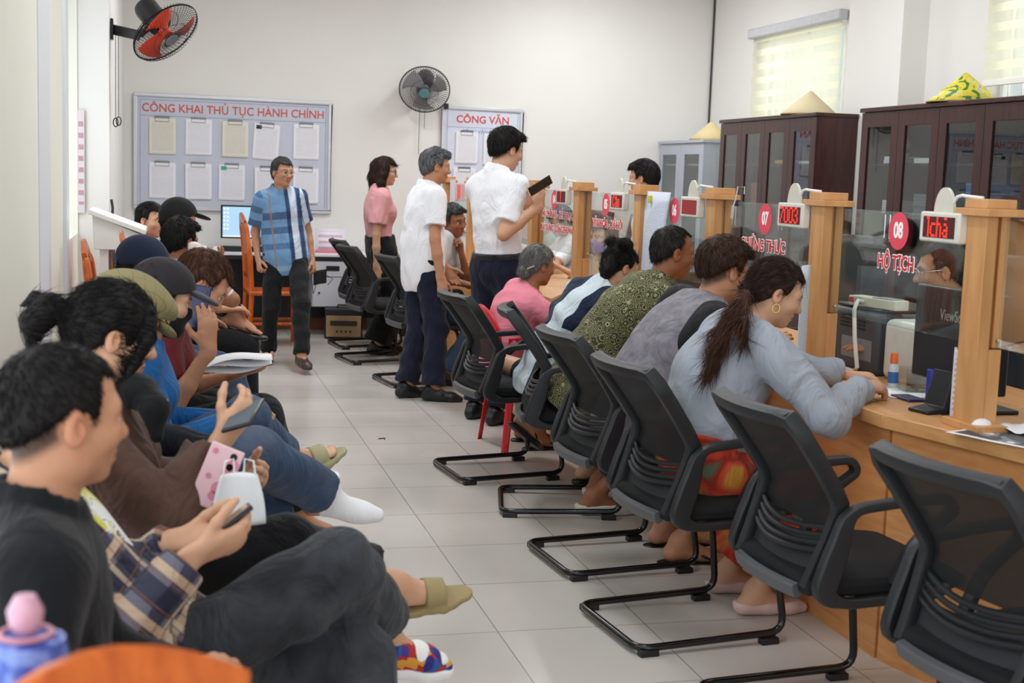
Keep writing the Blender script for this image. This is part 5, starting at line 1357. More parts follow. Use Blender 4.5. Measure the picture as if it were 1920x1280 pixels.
    fd_ = (hair or {}).get('fade', 0)
    if fd_:
        zn = np.where(X < -.012, -.024+(X+.012)*.90, -.034); xs_ = (hair.get('xs', .022)+.004)+.22*np.maximum(Zl, -.03); ear = np.sqrt((X+.006)**2+(Zl+.008)**2)
        g = np.clip((Zl-zn)/.022, 0, 1)*np.clip((xs_-X)/.012, 0, 1)*np.clip((ear-.026)/.008, 0, 1)*near*(np.abs(Zl) < .12)
        g = g*fd_; hc3 = np.array(srgb(browc)); col = col*(1-g[:, None])+hc3*g[:, None]
    red = near & ((np.abs(Y) > .072) & (X > -.04) & (X < .02)); blend(red, skc*np.array([1.05, .86, .82]), .6)
    st = hair.get('stubble') if hair else None
    for s in (1, -1):
        vb, fb, raw = uvball(hl(.0738, .0318*s, .0), .0122*HS, Rh @ head_frame(-8*s*0, -4), 20, 14)
        cb = np.tile(np.array(srgb('d3cbc4')), (len(vb), 1)); cb[raw[:, 0] > .84] = srgb('2b1a10'); cb[raw[:, 0] > .965] = srgb('050404')
        pcs.append((vb, fb, 1)); col = np.concatenate([col, cb])
    base = V3(P[0], P[1], 0) if base is None else V3(base)
    body = mesh_obj('person', pcs, [SKIN, EYEM], base, col=col)
    tag(body, label, 'person', group)
    # ---- clothes
    def rest_of(Pv, low=False):
        bones = [(tp(0.), tp(.95), .13, Rt)]
        for s in (1, -1):
            j = J[s]; k = K[s]
            bones += [(k['h'], k['k'], .09, None), (k['k'], k['a'], .06, None)] if low else [(j['s'], j['e'], .05, None), (j['e'], j['w'], .045, None)]
        bd = np.full(len(Pv), 9.); out = np.zeros_like(Pv)
        for i, (a, b, r, R) in enumerate(bones):
            ba = b-a; L = np.linalg.norm(ba); ub = ba/L; t = np.clip((Pv-a) @ ub, 0, L); d = np.linalg.norm(Pv-a-t[:, None]*ub, axis=1)-r
            if R is None:
                n1 = nrm_(Ft-ub*np.dot(Ft, ub)) if abs(np.dot(Ft, ub)) < .95 else nrm_(np.cross(ub, Lt)); R = np.stack([n1, np.cross(ub, n1), ub], 1); loc = (Pv-a) @ R; loc = loc+V3(.0, .07*i, .13)
            else: loc = (Pv-P) @ R
            m = d < bd; bd[m] = d[m]; out[m] = loc[m]
        return out
    def creases(Fd, amp, fr=1., seed=0):
        rg = np.random.RandomState(seed+len(label)); ks = [(nrm_(rg.randn(3))*rg.uniform(28, 62)*fr, rg.uniform(0, 6)) for _ in range(4)]
        lo_, hi_ = Fd.box()
        def f(X, Y, Z):
            X2 = X+.02*np.sin(Z*21+1); Y2 = Y+.02*np.sin(X*17+2); d = 0
            for kv, ph in ks: d = d+np.sin(X2*kv[0]+Y2*kv[1]+Z*kv[2]+ph)
            return d*amp*.5
        Fd.fn(f, 0, 'a', lo_-.03, hi_+.03)
    def garment(name, Fd, mat, h, label2=None):
        Pv, Qv = field_mesh(Fd, h)
        if len(Qv) == 0: return None
        o = mesh_obj(name, [(Pv, Qv, 0)], [mat], base, body, rest=rest_of(Pv, name == 'trousers')); o.location = (0, 0, 0)
        if label2: o['label'] = label2
        return o
    def sleeve(Fd, s, ln, e, le=0):
        j = J[s]
        if ln <= 1:
            Fd.cone(j['s'], j['s']+(j['e']-j['s'])*ln, (.050+e)*S, (.046+e+le)*S, .045*S, cb=True)
        else:
            Fd.cone(j['s'], j['e'], (.050+e)*S, (.043+e)*S, .045*S)
            Fd.cone(j['e'], j['e']+(j['w']-j['e'])*(ln-1), (.043+e)*S, (.031+e*.7+le)*S, .02, cb=True)
    if pants:
        Fd = Field(); e = pants.get('e', .014); ln = pants.get('len', 1.95)
        Fd.ell(tp(.02), ((.105+e)*S, (.160+e)*S, (.12+e)*S), Rt, .04); Fd.ell(tp(.2), ((.095*fat+e)*S, (.138*fat+e)*S, (.09+e)*S), Rt, .04)
        Fd.plane(tp(pants.get('waist', .22 if not shirt or shirt.get('hem', -.06) > 0 else .02)), u)
        fl_ = pants.get('flare', .010)
        for s in (1, -1):
            k = K[s]
            if ln <= 1: Fd.cone(k['h'], k['h']+(k['k']-k['h'])*ln, (.082+e)*S, (.062+e)*S, .04, cb=True)
            else:
                Fd.cone(k['h'], k['k'], (.084+e)*S, (.060+e)*S, .035); Fd.cone(k['k'], k['k']+(k['a']-k['k'])*(ln-1), (.056+e)*S, (.042+e+fl_)*S, .03, cb=True)
        creases(Fd, pants.get('cr', .0035)); garment('trousers', Fd, pants['mat'], .0085*q)
        if pants.get('belt'):
            Fd = Field(); Fd.ell(tp(.2), ((.098*fat+e)*S, (.142*fat+e)*S, (.09+e)*S), Rt, .0); Fd.ell(tp(.02), ((.108+e)*S, (.164+e)*S, (.12+e)*S), Rt, .04); wv = pants.get('waist', .22)
            Fd.plane(tp(wv)+u*.004, u, .002); Fd.plane(tp(wv)-u*.034, -u, .002); garment('belt', Fd, pants['belt'], .006*q)
    if shirt:
        Fd = Field(); e = shirt.get('e', .016); torso(Fd, e)
        hem = shirt.get('hem', -.06)
        if hem < 0: Fd.ell(tp(.02)-u*.05*S, ((.116+e)*S, (.170+e)*S, (.19+e)*S), Rt, .05); Fd.ell(tp(.25), ((.100*fat+e)*S, (.146*fat+e)*S, (.12+e)*S), Rt, .05)
        Fd.plane(P+u*hem*S, -u, .003)
        Fd.plane(N_+u*.034*S+Fc*.0, nrm_(uc*.95+Fc*.24), .012)
        ln = shirt.get('sleeve', .62)
        sl = Field(); sl.ops = Fd.ops
        for s in (1, -1): sleeve(Fd, s, ln if not isinstance(ln, dict) else ln[s], e*.75, shirt.get('loose', .003))
        creases(Fd, shirt.get('cr', .0035), 1.1, 3)
        cl = shirt.get('collar', 'polo'); ud = nrm_(hl(-.02, 0, -.05)-N_)
        Fd.cone(N_-ud*.035*S, N_+ud*(.006 if cl == 'crew' else .016)*S, .072*S, .0615*S, .02, cb=True)
        if cl in ('polo', 'stand', 'crew'):
            a0, r_, hh, th = {'polo': (16, .068, .040, .014), 'stand': (10, .065, .040, .012), 'crew': (0, .066, .006, .012)}[cl]
            f0 = nrm_(Fc-ud*np.dot(Fc, ud)); l0 = np.cross(ud, f0); pts = []
            for i in range(19):
                a = R_(a0+(360-2*a0)*i/18); pts.append(N_+ud*.010*S+f0*(math.cos(a)*r_*S*1.05-.004)+l0*math.sin(a)*r_*S-ud*(.024*max(0, math.cos(a))+.004)*S)
            for i in range(18): Fd.cone(pts[i]+ud*hh*.35*S, pts[i+1]+ud*hh*.35*S, th*S, th*S, .006, n=ud, sc=th/(th+hh*.5))
            if cl == 'polo':
                for s, pt in ((1, pts[0]), (-1, pts[-1])): Fd.cone(pt, pt-ud*.045*S+l0*s*.018*S+f0*.012, .012*S, .006*S, .008)
        if cl == 'hood':
            Fd.ell(N_-Fc*.06*S-uc*.035*S, (.055*S, .115*S, .065*S), Rc, .025); Fd.ell(N_-Fc*.025*S+uc*.012*S, (.080*S, .088*S, .032*S), Rc, .02)
        garment(shirt.get('name', 'shirt'), Fd, shirt['mat'], .0078*q, shirt.get('label'))
        if shirt.get('yoke'):            # sleeves and shoulders of another cloth
            Fd = Field(); ym = shirt['yoke']
            for s in (1, -1): sleeve(Fd, s, (ln if not isinstance(ln, dict) else ln[s])*1.0, e*.75+.008, .006); Fd.cone(N_*.30+sh[s]*.70, sh[s], (.060+e)*S, (.060+e)*S, .03); Fd.cone(sh[s]-uc*.07*S-Lc*s*.005*S, sh[s], (.055+e)*S, (.058+e)*S, .03)
            creases(Fd, .003, 1.1, 3); garment('sleeves', Fd, ym, .0078*q)
        if shirt.get('inner'):           # open shirt over a tee
            Fd = Field(); torso(Fd, e+.004); Fd.plane(P+u*(hem+.05)*S, -u, .003); Fd.plane(N_-u*.0+Fc*.02, nrm_(u*.8+Fc*.5), .01)
            Fd.plane(tp(.5)+Lc*.062*S, Lc, .004); Fd.plane(tp(.5)-Lc*.062*S, -Lc, .004); Fd.plane(tp(.5)+Fc*.02, -Fc, .004); garment('tee', Fd, shirt['inner'], .007*q)
    # ---- hair
    if hair:
        Fd = Field(); kind = hair.get('kind', 'short'); t = hair.get('t', .014); tb = hair.get('tb', t*.75)
        Fd.ell(hl(-.014, 0, .033), np.array((.098+t, .076+t*.8, .087+t))*HS, Rh, .02)
        Fd.ell(hl(-.040, 0, -.015), np.array((.062+tb, .062+tb*.7, .075))*HS, Rh, .03)
        zf, xs, nz_ = hair.get('zf', .070), hair.get('xs', .022), hair.get('nape', .0)
        bald = hair.get('bald', 0)
        def keep(X, Y, Z):
            x, y, z = X-hc[0], Y-hc[1], Z-hc[2]; a = [(x*Rh[0, i]+y*Rh[1, i]+z*Rh[2, i])/HS for i in range(3)]
            lx, ly, lz = a
            k1 = np.minimum(zf+.35*np.maximum(0, np.abs(ly)-.03)-lz-.0*lx, lx-(xs+.22*np.maximum(lz, -.03)))
            if bald: k1 = np.maximum(k1, bald*np.maximum(0, lz-.05)*0+(lx-.045+.0*lz))
            zn = np.where(lx < -.012, -.006+(lx+.012)*.92+nz_, -.018)
            if kind == 'long': zn = np.where(lx < .015, -.2, -.012)
            ear = np.sqrt((lx+.006)**2+(lz+.008)**2)
            k2 = np.maximum(k1, zn-lz)
            if kind != 'long': k2 = np.maximum(k2, .026-ear) if hair.get('ear', 1) else k2
            return k2*HS
        lo_, hi_ = Fd.box(); Fd.fn(keep, .012, 'i')
        if kind == 'long':
            ln = hair.get('len', .17)
            for s in (1, -1):
                Fd.path([hl(.0, .066*s, .04), hl(-.012, .078*s, -.03), hl(-.025, .080*s, -.10), hl(-.03, .072*s, -.03-ln)], [.028*HS, .030*HS, .034*HS, .018*HS], .03)
            Fd.path([hl(-.07, 0, .03), hl(-.085, 0, -.06), hl(-.08, 0, -.03-ln)], [.05*HS, .055*HS, .04*HS], .04)
        if hair.get('bun'): c_, r_ = hair['bun']; Fd.ell(hl(*c_), np.array((r_*.85, r_, r_*.95))*HS, Rh, .012)
        for c_, r_ in hair.get('buns', ()): Fd.ell(hl(*c_), np.array((r_, r_*1.25, r_*.8))*HS, Rh, .008)
        for pth, rs in hair.get('locks', ()): Fd.path([hl(*p) for p in pth], [r*HS for r in rs], .012)
        for pth, rs in hair.get('wlocks', ()): Fd.path([V3(p) for p in pth], rs, .012)
        if hair.get('fringe'): Fd.path([hl(.078, .05, .075), hl(.096, .02, .072), hl(.097, -.02, .07), hl(.080, -.055, .06)], [.016*HS]*4, .015); 
        if hair.get('top'):
            for i in range(9):
                a = -1+2*i/8; Fd.cone(hl(-.02, .05*a, .115-.02*a*a), hl(.07+.01*math.sin(i*3), .055*a+.006*math.sin(i*5), .105-.025*a*a+.006*math.sin(i*7)), .022*HS, .013*HS, .012)
        def wv(X, Y, Z):
            x, y, z = X-hc[0], Y-hc[1], Z-hc[2]; a = [(x*Rh[0, i]+y*Rh[1, i]+z*Rh[2, i])/HS for i in range(3)]
            return .0009*np.sin(a[1]*260+3*np.sin(a[0]*35)+2*np.sin(a[2]*30))+.0008*np.sin(a[1]*95+a[0]*40+1)*np.cos(a[2]*60+a[0]*50)
        lo_, hi_ = Fd.box(); Fd.fn(wv, 0, 'a', lo_-.02, hi_+.02)
        Pv, Qv = field_mesh(Fd, .0050*q)
        rg = np.random.RandomState(len(label)); cr_ = hl(*hair.get('crown', (-.06, 0, .10)))
        tied = kind != 'long' and ('bun' in hair or 'buns' in hair); bc = hl(*(hair['bun'][0] if 'bun' in hair else (-.10, 0, .03)))
        def flow(X):
            d = (bc-X) if tied else (X-cr_); d = d/(np.linalg.norm(d, axis=1)[:, None]+1e-6)
            return d+(0 if tied else 1)*np.array([0, 0, -.35])+(.35*Rh[:, 0] if not tied and kind != 'long' else 0)
        ns = hair.get('n', int(2600/q**2)); Ls = hair.get('L', .05 if kind == 'long' or tied else .026)
        Vs, Fs = strands(Pv, Qv, flow, ns, Ls*HS, hair.get('lift', .0015 if tied else (.0035 if kind == 'long' else .005)), .0011*max(1, q*.95), rg)
        r = ((Pv-hc) @ Rh)/HS; r2 = np.repeat(rg.uniform(-.5, .5, (ns, 3)), 15, 0); r = np.concatenate([r, r2])
        mesh_obj('hair', [(Pv, Qv, 0), (Vs, Fs, 0)], [hair['mat']], base, body, rest=r).location = (0, 0, 0)
    # ---- shoes
    if shoes:
        for s in (1, -1):
            if s in shoes.get('skip', ()): continue
            k = K[s]; fl = lambda a_, b_, c_: k['a']+k['R'] @ V3(a_, b_, c_)*S; up = k['R'][:, 2]; kd = shoes['kind']; Fd = Field(); sole = None
            if isinstance(kd, dict): kd = kd[s]
            sg = -.004*s
            if kd in ('dress', 'sneaker', 'flat'):
                Fd.cone(fl(-.045, 0, -.045), fl(.05, 0, -.05), .038*S, .038*S, .02).cone(fl(.05, 0, -.05), fl(.125, sg, -.055), .038*S, .043*S, .02, n=up, sc=1.2).cone(fl(.12, sg, -.058), fl(.178, sg, -.066), .042*S, .026*S, .02, n=up, sc=1.15)
                if kd != 'flat': Fd.cone(fl(-.01, 0, .0), fl(.04, 0, -.04), .043*S, .038*S, .03).cone(fl(-.012, 0, -.03), fl(-.01, 0, .03 if kd == 'sneaker' else .002), .040*S, .042*S, .02, cb=True)
                Fd.plane(fl(0, 0, -.084), -up, .006)
                if kd == 'flat': Fd.plane(fl(0, 0, -.035), up, .004)
                if kd == 'sneaker':
                    sole = Field(); sole.cone(fl(-.05, 0, -.075), fl(.05, 0, -.075), .043*S, .042*S, .02, n=up, sc=1.3).cone(fl(.05, 0, -.075), fl(.13, sg, -.075), .042*S, .049*S, .02, n=up, sc=1.3).cone(fl(.13, sg, -.075), fl(.175, sg, -.073), .049*S, .034*S, .02, n=up, sc=1.3)
                    sole.plane(fl(0, 0, -.092), -up, .004); sole.plane(fl(0, 0, -.060), up, .003)
            elif kd in ('slide', 'sandal'):
                Fd.cone(fl(-.05, 0, -.09), fl(.05, 0, -.088), .040*S, .038*S, .02, n=up, sc=1.6).cone(fl(.05, 0, -.088), fl(.13, sg, -.088), .038*S, .050*S, .02, n=up, sc=1.6).cone(fl(.13, sg, -.088), fl(.19, sg, -.085), .050*S, .034*S, .02, n=up, sc=1.6)
                Fd.plane(fl(0, 0, -.082+.004), up, .003); Fd.plane(fl(0, 0, -.110), -up, .003)
                th = .045 if kd == 'slide' else .016
                Fd.cone(fl(.08 if kd == 'slide' else .105, 0, -.052), fl(.08+th*1.3, 0, -.062), (.050 if kd == 'slide' else .045)*S, .046*S, .006, n=up, sc=1.25, ca=True, cb=True)
                Fd.plane(fl(0, 0, -.110), -up, .003)
                if kd == 'slide':
                    for i in range(8): Fd.cone(fl(-.07+.036*i, -.07, -.110), fl(-.07+.036*i, .07, -.110), .009*S, .009*S, .003, op='s')
            elif kd == 'sock':
                Fd.cone(fl(0, 0, .07), fl(0, 0, .0), .038*S, .038*S, .02, ca=True).cone(fl(-.035, 0, -.042), fl(.12, sg, -.056), .036*S, .040*S, .03, n=up, sc=1.25).cone(fl(.11, sg, -.056), fl(.17, sg, -.062), .040*S, .030*S, .03, n=up, sc=1.25).cone(fl(0, 0, 0), fl(.08, 0, -.045), .038*S, .03*S, .03)
            nm = {'sock': 'sock', 'slide': 'slide_sandal', 'sandal': 'sandal'}.get(kd, 'shoe')
            Pv, Qv = field_mesh(Fd, .0058*q)
            r = (Pv-k['a']) @ k['R']/S
            o = mesh_obj(nm, [(Pv, Qv, 0)], [shoes['mat'] if not isinstance(shoes['mat'], dict) else shoes['mat'][s]], base, body, rest=r); o.location = (0, 0, 0)
            if sole is not None:
                Pv, Qv = field_mesh(sole, .0055*q); mesh_obj('sole', [(Pv, Qv, 0)], [WHITE], base, o).location = (0, 0, 0)
                tcf = Field(); tcf.cone(fl(.108, sg, -.044), fl(.160, sg, -.054), .042*S, .030*S, .02, n=up, sc=1.3); tcf.plane(fl(0, 0, -.05), -up, .004); Pv, Qv = field_mesh(tcf, .006*q); mesh_obj('toe_box', [(Pv, Qv, 0)], [WHITE], base, o).location = (0, 0, 0)
                for i in range(5):
                    cx = .02+.017*i; zz = .002-.011*i; lf = Field(); lf.path([fl(cx, -.026, zz-.012), fl(cx+.005, 0, zz+.002), fl(cx, .026, zz-.012)], [.006*S]*3, .004); Pv, Qv = field_mesh(lf, .004*q); mesh_obj('lace', [(Pv, Qv, 0)], [BLACKP], base, o).location = (0, 0, 0)
    # ---- worn extras
    def add(name, Fd, mat, h, lab=None):
        Pv, Qv = field_mesh(Fd, h*q); r = ((Pv-hc) @ Rh)/HS; o = mesh_obj(name, [(Pv, Qv, 0)], [mat], base, body, rest=r); o.location = (0, 0, 0); return o
    def tubes(name, mb, mat):
        mb.v = [tuple(V3(p)-base) for p in mb.v]; return mb.build(name, mat, body)
    for ex in extras:
        kd, mt = ex[0], ex[1]
        if kd in ('cap', 'flatcap'):
            Fd = Field(); t = .020
            Fd.ell(hl(-.010, 0, .034), np.array((.098+t, .076+t, .09+t))*HS, Rh, .02)
            if kd == 'flatcap': Fd.ell(hl(.02, 0, .075), np.array((.112, .108, .055))*HS, Rh, .03); Fd.ell(hl(-.03, 0, .05), np.array((.11, .112, .07))*HS, Rh, .03)
            Fd.plane(hl(0, 0, .020), -(Rh @ nrm_(V3(-.30, 0, 1))), .004); add('cap', Fd, mt, .0055)
            Fd = Field(); vl = .075 if kd == 'cap' else .05
            Fd.ell(hl(.090+vl*.45, 0, .040-.012*(kd == 'flatcap')), np.array((vl, .074, .013))*HS, Rh @ head_frame(0, 14), .01); add('visor', Fd, ex[2] if len(ex) > 2 else mt, .005)
        elif kd == 'mask':
            Fd = Field(); t = .009
            Fd.ell(hl(.030, 0, -.043), np.array((.058+t, .056+t, .074+t))*HS, Rh, .03); Fd.cone(hl(.055, 0, -.08), hl(.07, 0, -.095), .034*HS, .026*HS, .03); Fd.cone(hl(.082, 0, -.008), hl(.094, 0, -.03), .016*HS, .020*HS, .03)
            Fd.plane(hl(.09, 0, -.010), Rh @ nrm_(V3(-.18, 0, 1)), .004); Fd.plane(hl(.028, 0, 0), -(Rh @ nrm_(V3(1, 0, -.25))), .004); add('face_mask', Fd, mt, .0052)
            mb = MB()
            for s in (1, -1):
                for z0 in (-.02, -.085): mb.tube([hl(.035, .062*s, z0), hl(.01, .078*s, (z0-.01)*.6), hl(-.02, .086*s, -.01 if z0 > -.05 else -.03)], .0022, 5)
            tubes('ear_loop', mb, mt)
        elif kd == 'glasses':
            mb = MB()
            for s in (1, -1):
                mb.tube([hl(.104-.012*abs(math.cos(a)), .034*s+.024*math.cos(a), .0+.019*math.sin(a)) for a in [2*PI*i/20 for i in range(20)]], .0022*HS, 6, closed=True)
                mb.tube([hl(.095, .057*s, .006), hl(.05, .075*s, .008), hl(-.012, .082*s, .010), hl(-.03, .082*s, -.008)], .0018*HS, 6)
            mb.tube([hl(.103, -.011, .004), hl(.107, 0, .008), hl(.103, .011, .004)], .002*HS, 6); tubes('eyeglasses', mb, mt)
        elif kd == 'earring':
            for s in ex[2]:
                mb = MB(); mb.tube([hl(-.004+.014*math.sin(a), .088*s, -.052+.016*math.cos(a)) for a in [2*PI*i/18 for i in range(18)]], .002*HS, 6, closed=True); tubes('earring', mb, mt)
        elif kd == 'clip':
            mb = MB(); mb.tube([hl(*p) for p in ex[2]], ex[3], 8); tubes('hair_clip', mb, mt)
        elif kd == 'patch':
            Fd = Field(); Fd.ell(hl(*ex[2]), np.array(ex[3])*HS, Rh, .002); add('paper_patch', Fd, mt, .004)
        elif kd == 'scarf':
            Fd = Field(); Fd.path([V3(p) for p in ex[2]], ex[3], .03); creases(Fd, .004); add('scarf', Fd, mt, .007)
        elif kd == 'band':
            Fd = Field(); s = ex[2]; j = J[s]; d = nrm_(j['w']-j['e']); Fd.cone(j['w']-d*.035*S, j['w']-d*.012*S, .029*S, .029*S, 0, ca=True, cb=True); add('wrist_band', Fd, mt, .004)
    body['_j'] = 0; del body['_j']
    return body, dict(J=J, K=K, hl=hl, Rh=Rh, N=N_, P=P, F=F, base=base)

# ---------------------------------------------------------------- the people in the room
def a3(px, py, **k): return np.array(A(px, py, **k))
BK = hair_mat('black_hair', '0c0a0a', '1b1716'); BR = hair_mat('dark_brown_hair', '1d1210', '3a241c'); RB = hair_mat('reddish_brown_hair', '2a1a14', '5a3826')
GR = hair_mat('greying_hair', '2c2d30', '84868a'); GRL = hair_mat('grey_hair', '4b4a48', '8f8d89'); SP = hair_mat('brown_tipped_hair', '120f0e', '4d3220')
SK = dict(l='cf9f80', m='bd8767', d='9c6547', t='a9714f')
trk = fabric('black_trousers', '121216', fold=.5); navy = fabric('navy_trousers', '171c30', fold=.5); charc = fabric('charcoal_trousers', '141518', fold=.5)
jean = fabric('blue_denim', '2c4566', fn=pat_fade, fold=.5); gjean = fabric('grey_black_denim', '25282d', fn=pat_fade, fold=.6)
white = fabric('white_shirt_cloth', 'f2f3f8', fold=.45, var=.01); blackc = fabric('black_polo_cloth', '101115', fold=.3)
down = V3(0, 0, -1)
def lap(s, P, F, S=1., o=.12): return dict(w=V3(P)+F*.30*S+V3(-F[1], F[0], 0)*s*o+V3(0, 0, .135), hn=down, curl=.45)
PH = {}
def phone(lab, c, up, nrm, col='101114', back=False, w=.072, h=.152, scr=None, name='mobile_phone'):
    """up: long edge, nrm: where the screen looks"""
    up = nrm_(up); n = V3(nrm); n = nrm_(n-up*np.dot(n, up)); x = np.cross(up, n)
    t = thing(name, lab, 'phone', (0, 0, 0)); M = Matrix([[x[i], up[i], n[i], c[i]] for i in range(3)]+[[0, 0, 0, 1]]); t.matrix_world = M
    MB().box(-w/2, w/2, -h/2, h/2, -.0045, .0045).build('phone_body', M_('phone_'+col, col, .3), t, bevel=.0035)
    MB().box(-w/2+.004, w/2-.004, -h/2+.006, h/2-.006, .0046, .0052).build('screen', scr or M_('phone_screen', '1c2126', .08), t)
    mb = MB()
    for i in range(2): mb.lathe([(.008, 0), (.008, .0015)], 14, (-w*.25, h*.38-.024*i, -.0065))
    mb.build('lens', M_('lens_black', '050506', .1), t)
    return t
SCR = emis('lit_screen', '44545c', .4)

# -- waiting row along the left wall, nearest first
F0 = V3(1, 0, 0)
hd = a3(118, 782, Y=2.12); P = V3(-.18, 2.10, .525)
person('seated man in a black polo shirt, closest to the camera, face turned right', hd, P, 8, 27, 4, S=.95, skin=SK['m'], q=.9, fat=1.05,
       shirt=dict(mat=blackc, sleeve=1.6, hem=-.1, e=.022), pants=dict(mat=charc), hair=dict(mat=BK, t=.006, tb=.0, nape=.035, zf=.070, xs=.026, fade=.85, L=.018, lift=.004), shoes=dict(kind='dress', mat=BLACKP),
       arms={-1: dict(w=a3(318, 1300, Y=1.98), pole=(-.4, -.5, -.6), hn=(0, .2, -1), curl=.5), 1: dict(w=V3(.12, 2.25, .60), hn=down)}, legs={1: dict(a=(.30, 2.22, .085)), -1: dict(a=(.36, 1.96, .085))})
hd = a3(108, 800, Y=2.72); P = V3(-.03, 2.72, .52)
pc = a3(412, 992, Y=2.62)
person('seated person in a checked flannel shirt and faded black jeans holding a phone', hd, P, 0, 8, 28, S=1., skin=SK['l'], q=.9,
       shirt=dict(mat=fabric('flannel', '6c6a78', fn=pat_flannel, fold=.5), sleeve=1.93, hem=-.08, e=.026, inner=fabric('printed_tee', 'e6e6e4', fn=pat_tee)), pants=dict(mat=gjean, e=.018, flare=.022, cr=.006, len=1.80),
       hair=dict(mat=BK), shoes=dict(kind='sneaker', mat=fabric('patchwork_canvas', 'ffffff', fn=pat_sneaker, fold=0)),
       arms={-1: dict(w=a3(362, 1042, Y=2.56), pole=(-.3, -.25, -1), hd=(.85, .35, .2), hn=(0.1, .7, .5), curl=.75), 1: dict(w=a3(330, 1012, Y=2.74), pole=(-.3, .3, -1), hd=(.9, -.35, .1), hn=(0, -.4, .8), curl=.6)},
       legs={-1: dict(a=a3(715, 1188, Y=3.0), pole=a3(605, 1015, Y=2.62)-V3(-.03, 2.63, .505), fd=(.93, .1, -.22), up=(.2, -.25, 1)), 1: dict(a=(.46, 2.62, .085), pole=(1, -.1, .4))}, extras=[('band', M_('watch_black', '15151a', .4), 1)])
phone('black phone in the hands of the person in checked flannel', pc, (.75, .1, .55), (-.55, .1, .8), scr=M_('phone_screen_off', '4a4038', .15))
hd = a3(212, 628, Y=3.22); P = V3(-.12, 3.28, .525)
pb = fabric('brown_jacket_cloth', '573f35', fold=.55)
person('seated woman with black ponytail and brown jacket, phone in one hand', hd, P, -3, 12, 14, S=.97, sex='f', skin=SK['l'], q=.9,
       shirt=dict(mat=pb, sleeve=1.82, hem=-.1, e=.034, loose=.022, collar='stand', cr=.006, name='jacket'), pants=dict(mat=trk, e=.02, len=1.72, flare=.022),
       hair=dict(mat=BK, t=.018, zf=.05, xs=.04, bun=((-.115, 0, .018), .032), locks=[(((-.12, 0, .02), (-.165, 0, .03), (-.19, 0, -.01), (-.185, 0, -.07)), (.022, .036, .034, .012)), (((-.15, .01, .03), (-.2, .02, .05), (-.225, .03, .02)), (.012, .012, .004)),
                 (((.07, -.05, .075), (.072, -.074, .02), (.052, -.08, -.05), (.04, -.082, -.105)), (.014, .017, .013, .004))]),
       shoes=dict(kind={-1: 'slide', 1: 'slide'}, mat=M_('khaki_slide', '9c8a5f', .7)),
       arms={-1: dict(w=a3(418, 822, Y=3.12), pole=(-.3, -.5, -1), hd=(.55, .25, .62), hn=(-.25, .85, .3), curl=.8), 1: dict(w=a3(452, 905, Y=3.42), pole=(-.2, .4, -1), hd=(.5, -.8, .25), hn=(-.6, -.5, .5), curl=.8)},
       legs={-1: dict(a=a3(738, 1096, Y=3.42), pole=a3(565, 915, Y=3.15)-V3(-.12, 3.19, .51), fd=(.95, .05, .16), up=(-.1, -.35, 1)), 1: dict(a=(.42, 3.42, .085))},
       extras=[('scarf', fabric('studded_black_scarf', '0d0d10', fn=pat_studs), [a3(205, 700, Y=3.30), a3(262, 735, Y=3.16), a3(292, 770, Y=3.10), a3(296, 815, Y=3.08)], [.030, .034, .030, .016])])
phone('black phone with lit screen held up from the brown jacket sleeve', a3(456, 778, Y=3.10), (.26, .93, .22), (-.35, -.1, .9), scr=SCR)
ppc = a3(406, 894, Y=3.0)
t = phone('pink patterned phone case behind the hanging white mask', ppc, (.38, .1, .92), (.25, .95, -.1), col='e3b9c0', w=.078, h=.145)
mb = MB()
for i in range(7): mb.lathe([(.007+.004*(i % 3), 0), (.007+.004*(i % 3), .0006)], 14, (random.uniform(-.026, .026), -.06+.019*i, -.0053))
mb.build('dot_pattern', M_('pink_print', 'cf7f92', .4), t)
mk = a3(447, 930, Y=2.93)
t = thing('face_mask', 'white face mask hanging over black trousers', 'mask', tuple(mk))
MB().grid(lambda u, v: ((u-.5)*.115*(1-.35*v*v), -.03+.025*math.sin(PI*u), (.5-(1-v))*.11-.012*math.sin(PI*u)*(1-v)), 12, 10).build('mask_cup', M_('mask_cloth', 'f4f8fb', .8), t, solid=.002)
for s in (1, -1): MB().tube([(.035*s, -.03, .05), (.03*s, -.03, .085), (.012*s, -.02, .088), (.01*s, -.02, .055)], .002, 6).build('ear_loop', M_('mask_cloth', 'f4f8fb', .8), t)
hd = a3(238, 596, Y=3.9); P = V3(-.12, 3.9, .525)
person('seated person in a khaki checked flat cap, one white sock foot raised', hd, P, 0, 22, 30, S=.97, skin=SK['m'],
       shirt=dict(mat=fabric('dark_jacket', '23242c'), sleeve=1.9, hem=-.1), pants=dict(mat=jean, e=.02, len=1.9, flare=.014), hair=dict(mat=BK), shoes=dict(kind='sock', mat=fabric('white_sock', 'efeff2', fold=.2)),
       arms={-1: lap(-1, P, F0), 1: lap(1, P, F0)}, legs={-1: dict(a=a3(610, 925, Y=4.02), pole=a3(525, 830, Y=3.75)-V3(-.12, 3.81, .51), fd=(.95, .0, -.1), up=(0, -.2, 1)), 1: dict(a=(.36, 4.02, .085))},
       extras=[('flatcap', fabric('khaki_check', '8b8159', fn=pat_khaki_plaid, fold=.1))])
hd = a3(304, 560, Y=4.4); P = V3(-.1, 4.4, .525)
bsl = fabric('blue_jersey', '1f5f9c', fold=.5)
